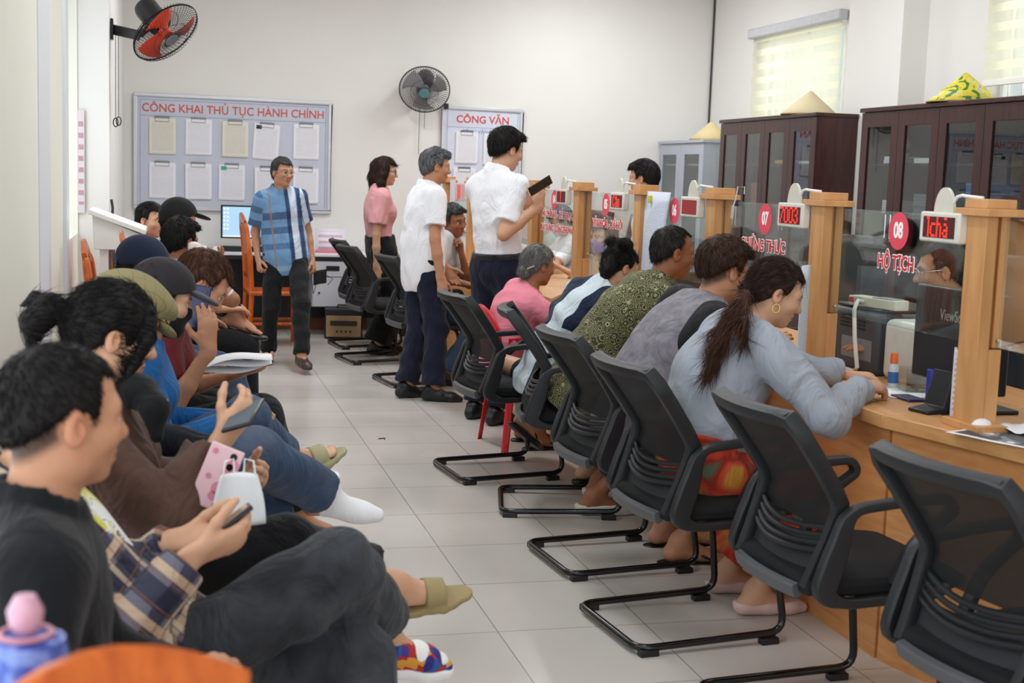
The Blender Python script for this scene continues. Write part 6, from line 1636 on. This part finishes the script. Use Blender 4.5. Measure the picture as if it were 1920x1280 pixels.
person('seated woman in dark cap and black mask with a bright blue long-sleeved top', hd, P, 0, 10, 14, S=.97, sex='f', skin=SK['l'],
       shirt=dict(mat=bsl, sleeve=1.94, hem=-.1, collar='stand'), pants=dict(mat=jean, len=1.9), hair=dict(mat=BR, t=.012, bun=((-.10, 0, -.06), .03)), shoes=dict(kind='slide', mat=M_('pale_khaki_slide', 'a9a57e', .7)),
       arms={-1: dict(w=a3(428, 792, Y=4.22), pole=(-.35, -.35, -1), hn=down, curl=.5), 1: lap(1, P, F0)}, legs={-1: dict(a=a3(535, 855, Y=4.55), pole=a3(472, 785, Y=4.25)-V3(-.1, 4.31, .51), fd=(.8, .25, .35), up=(-.4, -.2, .8)), 1: dict(a=(.40, 4.5, .085))},
       extras=[('cap', fabric('washed_black_cap', '2b272a', fold=.15), fabric('grey_visor', '4a4b52', fold=.1)), ('mask', fabric('black_mask', '17181b', fold=.1)), ('earring', M_('gold', 'd3ac5a', .2, 1), (-1,))])
hd = a3(378, 533, Y=5.0); P = V3(-.08, 5.0, .525)
person('seated woman in a maroon tee bending her head, raised hand at her temple', hd, P, 0, 6, 40, S=1., sex='f', skin=SK['m'],
       shirt=dict(mat=fabric('maroon_jersey', '6a2226', fold=.4), sleeve=.62, hem=-.1, collar='crew'), pants=dict(mat=trk, e=.022, len=1.9, flare=.02), hair=dict(mat=RB, t=.014, zf=.07), shoes=dict(kind='sandal', mat=BLACKP),
       arms={-1: dict(w=a3(391, 655, Y=4.72), pole=(-.05, -.25, -1), hd=(.0, .05, 1), hn=(-.35, .9, .1), curl=.35, thumb=.2), 1: dict(w=a3(446, 700, Y=5.1), pole=(-.1, .3, -1), hn=(0, 0, 1), curl=.5)},
       legs={-1: dict(a=(.46, 4.9, .22), pole=(.3, -.1, 1)), 1: dict(a=(.38, 5.12, .085))}, extras=[('patch', PAPER, (.098, -.03, .045), (.006, .018, .018))])
phone('dark blue phone held to the cheek by the woman in maroon', a3(371, 575, Y=4.76), (.2, .1, 1), (.4, .9, 0), col='16205a')
t = thing('paper_sheets', 'white loose papers held over the lap of the woman in maroon', 'papers', (0, 0, 0))
c = a3(437, 676, Y=4.92)
for k in range(3): MB().grid(lambda u, v: (c[0]+(u-.5)*.27, c[1]+(v-.5)*.18+.02*k, c[2]-.012*k+.06*(u-.5)+.02*math.sin(u*4+k)+.015*math.sin(v*5)), 10, 6).build('sheet', PAPER, t, solid=.001)
hd = a3(268, 500, Y=5.75); P = V3(-.2, 5.72, .525)
person('seated person in a navy baseball cap behind the woman in the dark cap', hd, P, 0, 5, 12, S=.97, skin=SK['m'], q=1.3, shirt=dict(mat=navy, sleeve=1.9, hem=-.1), pants=dict(mat=trk), hair=dict(mat=BK, t=.010), shoes=dict(kind='dress', mat=BLACKP),
       arms={-1: lap(-1, P, F0), 1: lap(1, P, F0)}, legs={-1: dict(a=(.26, 5.62, .085)), 1: dict(a=(.26, 5.85, .085))}, extras=[('cap', fabric('navy_cap', '1f2740', fold=.1))])
hd = a3(338, 452, Y=6.95); P = V3(-.10, 6.95, .565); F = V3(.95, .3, 0)
person('seated man with thick black hair and blue checked shirt turned away', hd, P, 18, 48, 10, S=.97, skin=SK['d'], q=1.2, shirt=dict(mat=fabric('blue_check', '5f79ac', fn=pat_check), sleeve=.7, hem=-.1), pants=dict(mat=jean), hair=dict(mat=BK, t=.012, top=1), shoes=dict(kind='dress', mat=BLACKP),
       arms={-1: dict(w=a3(378, 500, Y=6.80), pole=(.1, -.6, -1), hd=(.8, .2, .4), hn=(-.2, 0, 1), curl=.7), 1: lap(1, P, F)}, legs={-1: dict(a=(.42, 6.9, .085)), 1: dict(a=(.36, 7.15, .085))})
t = thing('paper_slip', 'pinkish white paper slip held by the man in the blue checked shirt', 'paper', (0, 0, 0)); c = a3(362, 470, Y=6.85)
MB().grid(lambda u, v: (c[0]+.02+(u-.5)*.09, c[1]+(v-.5)*.05, c[2]-.03+(v-.5)*.13+.01*math.sin(u*5)), 8, 8).build('sheet', paper_mat('pink_slip', 'ece2e2', 'd8b0b0', 12), t, solid=.001)
hd = a3(336, 414, Y=7.85); P = V3(.02, 7.85, .565)
person('seated man in a black baseball cap and white shirt, legs crossed', hd, P, 0, 22, 4, S=.99, skin=SK['m'], q=1.3, shirt=dict(mat=white, sleeve=.65, hem=-.1), pants=dict(mat=trk), hair=dict(mat=BK, t=.010), shoes=dict(kind='sandal', mat=BLACKP),
       arms={-1: lap(-1, P, F0), 1: lap(1, P, F0)}, legs={-1: dict(a=(.44, 7.72, .085)), 1: dict(a=a3(440, 590, Y=7.80), pole=(.1, .3, 1), fd=(.9, -.3, -.2))}, extras=[('cap', fabric('black_cap', '17171a', fold=.1))])
hd = a3(284, 413, Y=8.95); P = V3(-.14, 8.95, .565)
person('seated woman in a red top beside the white lectern, hair tied back', hd, P, -10, -38, 4, S=.96, sex='f', skin=SK['l'], q=1.2, shirt=dict(mat=fabric('red_cloth_top', 'b01822'), sleeve=1.9, hem=-.1), pants=dict(mat=trk), hair=dict(mat=BK, t=.012, zf=.066, bun=((-.10, 0, -.04), .035)), shoes=dict(kind='dress', mat=BLACKP),
       arms={-1: lap(-1, P, F0), 1: lap(1, P, F0)}, legs={-1: dict(a=(.30, 8.85, .085)), 1: dict(a=(.30, 9.08, .085))})

# -- standing visitors
hd = a3(530, 323, Y=10.42); S = hd[2]/1.565
fa, fb = a3(566, 678, Z=.08), a3(502, 660, Z=.08)
person('man in a blue plaid short-sleeved shirt and glasses walking across the floor', hd, (.875, 10.44, .90*S), -84, -62, 3, S=S, skin=SK['m'], fat=1.08, smile=.6,
       shirt=dict(mat=fabric('blue_plaid', '6f96bd', fn=pat_plaid_blue, fold=.45), sleeve=.74, hem=-.17, e=.020, loose=.010), pants=dict(mat=charc, e=.010, flare=.014, cr=.005), hair=dict(mat=hair_mat('dark_greying_hair', '1f1f20', '58585a'), t=.012, zf=.068), shoes=dict(kind='dress', mat=M_('brown_leather', '3a2a22', .4)),
       arms={-1: dict(w=a3(484, 486, Y=10.42), pole=(-.2, .9, -.2), hn=(.9, .3, 0), curl=1.25), 1: dict(w=a3(586, 486, Y=10.46), pole=(.2, .9, -.2), hn=(-.9, .3, 0), curl=1.2)},
       legs={1: dict(a=fa, fd=(.25, -.95, 0), pole=(.2, -1, .2)), -1: dict(a=fb, fd=(-.1, -.98, 0), pole=(-.1, -1, .2))}, extras=[('glasses', CHROME)])
mk = a3(600, 522, Y=10.44)
t = thing('face_mask', 'black face mask dangling from the hand of the man in plaid', 'mask', tuple(mk))
MB().grid(lambda u, v: ((u-.5)*.10, .02*math.sin(PI*u), (v-.5)*.11+.02*u), 8, 8).build('mask_cup', M_('mask_black_cloth', '16171a', .8), t, solid=.003)
MB().tube([(-.05, 0, .05), (-.07, 0, .02), (-.05, 0, -.12), (-.03, 0, -.05)], .003, 6).tube([(.04, 0, .03), (.10, 0, .0), (.06, 0, -.05)], .003, 6).build('ear_loop', BLACKP, t)
hd = a3(722, 322, Y=10.95); S = hd[2]/1.565
person('woman in a pink short-sleeved blouse with dark shoulder-length hair and glasses', hd, (1.70, 10.98, .90*S), 0, -8, 4, S=S, sex='f', skin=SK['l'], smile=1,
       shirt=dict(mat=fabric('pink_blouse', 'd69a9d', fold=.4), sleeve=.72, hem=.06, loose=.018, e=.022), pants=dict(mat=trk, e=.03, flare=.05, waist=.25, len=1.93), hair=dict(mat=BR, kind='long', t=.018, len=.20, zf=.06), shoes=dict(kind='dress', mat=BLACKP),
       arms={-1: dict(w=a3(706, 500, Y=10.80), pole=(-.5, -.3, -.2), curl=.5), 1: dict(w=(1.86, 11.1, .78), pole=(-.4, .4, -.2))}, legs={1: dict(a=(1.74, 11.08, .085)), -1: dict(a=(1.66, 10.90, .085))}, extras=[('glasses', BLACKP)])
hd = a3(817, 312, Y=8.95); S = hd[2]/1.565
person('grey-haired man in an untucked white shirt standing with arm hanging', hd, (1.66, 8.90, .90*S), 12, 4, 6, S=S, skin=SK['m'], fat=1.12, smile=1,
       shirt=dict(mat=white, sleeve=.70, hem=-.19, e=.022, loose=.010), pants=dict(mat=navy, e=.02, flare=.02, cr=.005), hair=dict(mat=GR, t=.014, tb=.006, top=1, zf=.064, fade=.6, c='3a3a3c'), shoes=dict(kind='dress', mat=BLACKP),
       arms={-1: dict(w=a3(826, 520, Y=8.66), pole=(-.6, -.3, -.2), hn=(0, 1, 0), curl=.4), 1: dict(w=(1.86, 9.12, .86), pole=(-.4, .5, -.3))}, legs={-1: dict(a=a3(812, 728, Z=.085), fd=(.95, -.3, 0)), 1: dict(a=a3(762, 722, Z=.085), fd=(.95, .3, 0))})
hd = a3(950, 281, Y=7.90); S = hd[2]/1.575
P = a3(938, 520, Y=7.90); P[2] = .90*S; P[0] = min(P[0], 1.97)
ph = a3(1013, 348, Y=7.60)
person('tall young man in a tucked white shirt seen from behind raising a phone', hd, P, 42, 22, 12, S=S, skin=SK['l'], twist=-8,
       shirt=dict(mat=white, sleeve=.74, hem=.045, e=.018, loose=.008), pants=dict(mat=navy, e=.024, flare=.008, waist=.17, belt=M_('navy_belt', '14161f', .4)), hair=dict(mat=BK, t=.020, tb=.006, top=1, zf=.07, nape=.02, fade=.85), shoes=dict(kind='dress', mat=BLACKP),
       arms={-1: dict(w=a3(1010, 388, Y=7.66), pole=(.1, -.35, -1), hd=(.15, .2, .95), hn=(-.3, .9, .1), curl=.7), 1: dict(w=a3(985, 382, Y=8.15), pole=(.3, .5, -1), hd=(.5, -.5, .6), hn=(-.2, -.7, .3), curl=.6)},
       legs={-1: dict(a=(1.93, 7.80, .085)), 1: dict(a=(1.85, 8.02, .085))})
phone('dark phone raised above the glass by the tall young man', ph, (.83, -.1, .55), (-.45, .75, .5), w=.076, h=.15, scr=M_('phone_screen_pale', '8d97a3', .15))
hd = a3(850, 414, Y=9.60); P = V3(1.80, 9.52, .58)
person('smiling seated man resting his chin on his hand at the counter', hd, P, -22, -52, 6, 10, S=1., skin=SK['d'], smile=1, q=1.1,
       shirt=dict(mat=fabric('pale_shirt', 'cdd2da'), sleeve=.65, hem=-.1), pants=dict(mat=jean), hair=dict(mat=hair_mat('dark_greying_hair', '1f1f20', '58585a'), t=.016, top=1), shoes=dict(kind='dress', mat=M_('brown_leather', '3a2a22', .4)),
       arms={1: dict(w=a3(866, 478, Y=9.50), pole=(.4, .3, -1), hd=(-.15, -.1, 1), hn=(-.7, -.2, .1), curl=1.), -1: lap(-1, P, F0)}, legs={-1: dict(a=(1.95, 9.3, .085)), 1: dict(a=(1.98, 9.6, .085))})

# -- visitors seated at the counter
hd = a3(1010, 498, Y=7.08); P = V3(1.82, 7.14, .525)
person('elderly woman in a pink blouse with grey hair clipped in a bun', hd, P, 5, 18, 10, S=.92, sex='f', skin=SK['t'], bulge=.05, fat=1.12,
       shirt=dict(mat=fabric('rose_blouse', 'e88a9c', fold=.45), sleeve=1.35, hem=-.1, collar='crew', e=.024, loose=.014), pants=dict(mat=trk, len=1.8), hair=dict(mat=GRL, t=.014, zf=.068, bun=((-.095, 0, -.055), .045)), shoes=dict(kind='sandal', mat=BLACKP),
       arms={-1: dict(w=a3(1082, 538, Y=6.92), pole=(-.2, -.5, -1), hd=(.9, -.1, .3), hn=(0, .3, -1), curl=.4), 1: dict(w=(2.2, 7.3, .84), hn=down)}, legs={-1: dict(a=(1.98, 7.05, .085)), 1: dict(a=(1.98, 7.3, .085))},
       extras=[('clip', CHROME, [(-.12, -.06, -.035), (-.08, -.072, -.01)], .006)])
hd = a3(1163, 502, Y=6.25); P = V3(1.82, 6.28, .50)
person('girl with two black hair buns in a navy and pale blue jacket', hd, P, 15, 15, 25, S=.9, sex='f', skin=SK['l'], bulge=.05,
       shirt=dict(mat=fabric('navy_pale_jacket', 'b9cad3', fn=pat_navywhite, fold=.6), sleeve=1.9, hem=-.12, e=.045, loose=.025, collar='hood', cr=.008, name='jacket'), pants=dict(mat=charc, len=.45), hair=dict(mat=BK, t=.014, zf=.06, buns=(((-.072, .070, .122), .040), ((-.072, -.070, .122), .040)), locks=[(((-.09, -.03, .0), (-.10, -.04, -.06), (-.10, -.05, -.14)), (.045, .04, .015))]), shoes=dict(kind='sandal', mat=BLACKP),
       arms={-1: dict(w=(2.26, 6.02, .84), pole=(-.3, -.6, -1), hn=down), 1: dict(w=(2.25, 6.5, .84), pole=(-.3, .8, -.6), hn=down)},
       legs={1: dict(a=a3(987, 782, Y=6.78), pole=(-.55, .7, .55), fd=(.6, .3, -.5)), -1: dict(a=(1.98, 6.1, .12), fd=(1, 0, 0))}, extras=[])
hd = a3(1262, 474, Y=5.62); P = V3(1.80, 5.68, .58)
person('man in a green batik patterned shirt with thinning hair at the counter', hd, P, 0, 2, 8, S=1., skin=SK['d'], bulge=.05, fat=1.05,
       shirt=dict(mat=fabric('batik', '403e2a', fn=pat_batik, fold=.35), sleeve=.8, hem=-.14, e=.026, collar='polo'), pants=dict(mat=charc, len=1.75), hair=dict(mat=hair_mat('thinning_hair', '151414', '3d3a38'), t=.004, tb=.001, zf=.088, xs=.002, fade=.5, nape=.02), shoes=dict(kind='flat', mat=M_('white_canvas', 'e4e0d6', .7)),
       arms={-1: dict(w=(2.34, 5.45, .86), pole=(-.2, -.6, -1), hn=down), 1: dict(w=(2.30, 5.85, .85), pole=(-.2, .7, -.8), hn=down)}, legs={-1: dict(a=a3(1112, 930, Z=.085), fd=(.9, -.1, 0)), 1: dict(a=(1.98, 5.92, .085))})
hd = a3(1358, 508, Y=4.88); P = V3(1.80, 4.93, .58)
person('man in a grey shirt with black sleeves and brown-tipped hair', hd, P, 0, 14, 12, S=1.03, skin=SK['m'], bulge=.06, fat=1.08,
       shirt=dict(mat=fabric('grey_marl', '7f7c84', fn=pat_marl, fold=.5), sleeve=.8, hem=-.14, e=.028, loose=.014, collar='polo', yoke=fabric('black_marl', '17171b')), pants=dict(mat=trk, len=1.5), hair=dict(mat=SP, t=.024, top=1, tb=.002, nape=.042, zf=.068, fade=.75), shoes=dict(kind='sandal', mat=BLACKP),
       arms={-1: dict(w=(2.27, 4.74, .85), pole=(-.2, -.6, -1), hn=down), 1: dict(w=(2.27, 5.1, .85), pole=(-.2, .7, -.8), hn=down)}, legs={-1: dict(a=a3(1275, 1015, Z=.085), fd=(.95, -.1, 0)), 1: dict(a=(2.0, 5.1, .085))})
hd = a3(1455, 550, Y=4.08); P = V3(1.74, 4.14, .585)
hbk = hd+V3(-.115, -.01, -.02)
person('woman in a grey hooded jacket and red floral trousers leaning on the counter', hd, P, 0, -10, 20, S=.99, sex='f', skin=SK['l'], bulge=.06, fat=1.14, q=.9, hs=.89,
       shirt=dict(mat=fabric('grey_jersey', 'a2a8b3', fold=.55), sleeve=1.95, hem=.045, e=.028, loose=.006, collar='hood', cr=.005, name='jacket'), pants=dict(mat=fabric('red_floral', 'c53f2a', fn=pat_floral), e=.03, len=1.8, flare=.03, waist=.22),
       hair=dict(mat=BR, t=.014, zf=.068, bun=((-.108, .0, -.022), .030)), shoes=dict(kind='flat', mat=M_('pale_pink_shoe', 'd9b9b2', .6)),
       arms={-1: dict(sh=(.03, -.03, .015), w=a3(1612, 727, Z=.845), pole=(-.3, -.8, -.7), hd=(.9, .25, .0), hn=(0, .3, -1), curl=.7), 1: dict(w=a3(1580, 702, Z=.84), pole=(-.2, .8, -.6), hd=(.85, -.5, 0), hn=down, curl=.6)},
       legs={-1: dict(a=(2.0, 4.2, .085)), 1: dict(a=(2.0, 4.45, .085))}, extras=[('earring', M_('gold', 'd3ac5a', .2, 1), (-1,))])
PT_ = bpy.data.objects[[o.name for o in bpy.data.objects if o.get('label', '').startswith('woman in a grey hooded')][0]]
Fd = Field()
pts = [a3(1398, 552, Y=4.02), a3(1372, 590, Y=3.98), a3(1352, 640, Y=3.95), a3(1338, 680, Y=3.95), a3(1326, 702, Y=3.96)]
Fd.path(pts, [.016, .020, .021, .015, .003], .015); Fd.path([pts[0], a3(1395, 600, Y=3.92), a3(1402, 640, Y=3.90)], [.012, .012, .003], .012); Fd.path([pts[1], a3(1348, 620, Y=4.0), a3(1330, 670, Y=4.0)], [.012, .014, .003], .012)
lo_, hi_ = Fd.box(); Fd.fn(lambda X, Y, Z: .0010*np.sin(X*330+Y*260+3*np.sin(Z*12)), 0, 'a', lo_-.02, hi_+.02)
Pv, Qv = field_mesh(Fd, .0045); pb0 = np.array(PT_.location)
rg = np.random.RandomState(3); Vs, Fs = strands(Pv, Qv, lambda X: np.tile(nrm_(pts[-1]-pts[0]), (len(X), 1)), 2200, .09, .003, .0010, rg, .07)
mesh_obj('ponytail', [(Pv, Qv, 0), (Vs, Fs, 0)], [RB], pb0, PT_, rest=np.concatenate([np.stack([Pv[:, 2], Pv[:, 0]+Pv[:, 1]*.6, Pv[:, 1]], 1), np.repeat(rg.uniform(-.5, .5, (2200, 3)), 15, 0)])).location = (0, 0, 0)
tag(MB().grid(lambda u, v: tuple(np.array(P_)+np.array([.30*(u-.5), .02+.21*(v-.5), .003])) if False else (A(1690, 735, Z=.80).x+.22*(u-.5), A(1690, 735, Z=.80).y+.26*(v-.5), .8025), 2, 2).build('paper_form', PAPER, solid=.001), 'white paper form under the hands of the hooded jacket woman', 'paper')
# raised papers held near the grey-black shirt man
t = thing('paper_sheets', 'bluish white papers upright beyond the face of the hooded jacket woman', 'papers', (0, 0, 0)); c = a3(1508, 545, Y=4.35)
for k in range(2): MB().grid(lambda u, v: (c[0]+(u-.5)*.06+.02*k, c[1]+(u-.5)*.06+.03*k, .802+(c[2]+.09-.802)*v), 4, 6).build('sheet', PBL, t, solid=.001)

# -- clerks behind the glass
hd = a3(1205, 334, X=3.15); S = hd[2]/1.565
person('standing clerk with black hair behind the glass, facing away to one side', hd, (hd[0]+.03, hd[1]+.02, .9*S), 150, 143, 8, S=S, skin=SK['l'], q=1.2, shirt=dict(mat=white, sleeve=.7, hem=-.15), pants=dict(mat=navy), hair=dict(mat=BK, t=.024, top=1), shoes=dict(kind='dress', mat=BLACKP))
def clerk(px, py, X, hy, hp, lab, **k):
    hd = a3(px, py, X=X); P = V3(X+.06, hd[1], .60)
    oc2 = copy_tree(o2); oc2.location = (X+.06, hd[1], 0); oc2.rotation_euler = (0, 0, R_(180)); oc2['label'] = 'dark padded office chair under the '+lab[0]
    f = V3(-1, 0, 0)
    return person(lab[1], hd, P, 180, hy, hp, q=1.3, arms={1: dict(w=(X-.34, hd[1]-.2, .86), hn=down), -1: dict(w=(X-.34, hd[1]+.2, .86), hn=down)}, legs={1: dict(a=(X-.34, hd[1]-.1, .085)), -1: dict(a=(X-.34, hd[1]+.1, .085))}, **k)
clerk(1130, 444, 3.05, 205, 5, ('masked clerk', 'seated clerk in a violet mask and beige top behind panel 05'), sex='f', skin=SK['l'], shirt=dict(mat=fabric('beige_top', 'b7a488'), sleeve=1.8), pants=dict(mat=trk), hair=dict(mat=RB, kind='long', len=.1, t=.016), shoes=dict(kind='dress', mat=BLACKP), extras=[('mask', fabric('violet_mask', '7a6ad0', fold=.1))])
clerk(1050, 415, 3.05, 190, 25, ('clerk behind panel 04', 'seated clerk in white with dark hair behind panel 04'), sex='f', skin=SK['l'], shirt=dict(mat=white, sleeve=.8), pants=dict(mat=trk), hair=dict(mat=BK, t=.018), shoes=dict(kind='dress', mat=BLACKP))
clerk(1765, 508, 3.0, 152, 8, ('clerk in glasses', 'seated clerk with glasses and short hair behind panel 08'), skin=SK['m'], shirt=dict(mat=white, sleeve=.8), pants=dict(mat=trk), hair=dict(mat=hair_mat('short_brown_hair', '1a1817', '3a3734'), t=.008, zf=.074), shoes=dict(kind='dress', mat=BLACKP), extras=[('glasses', CHROME)])
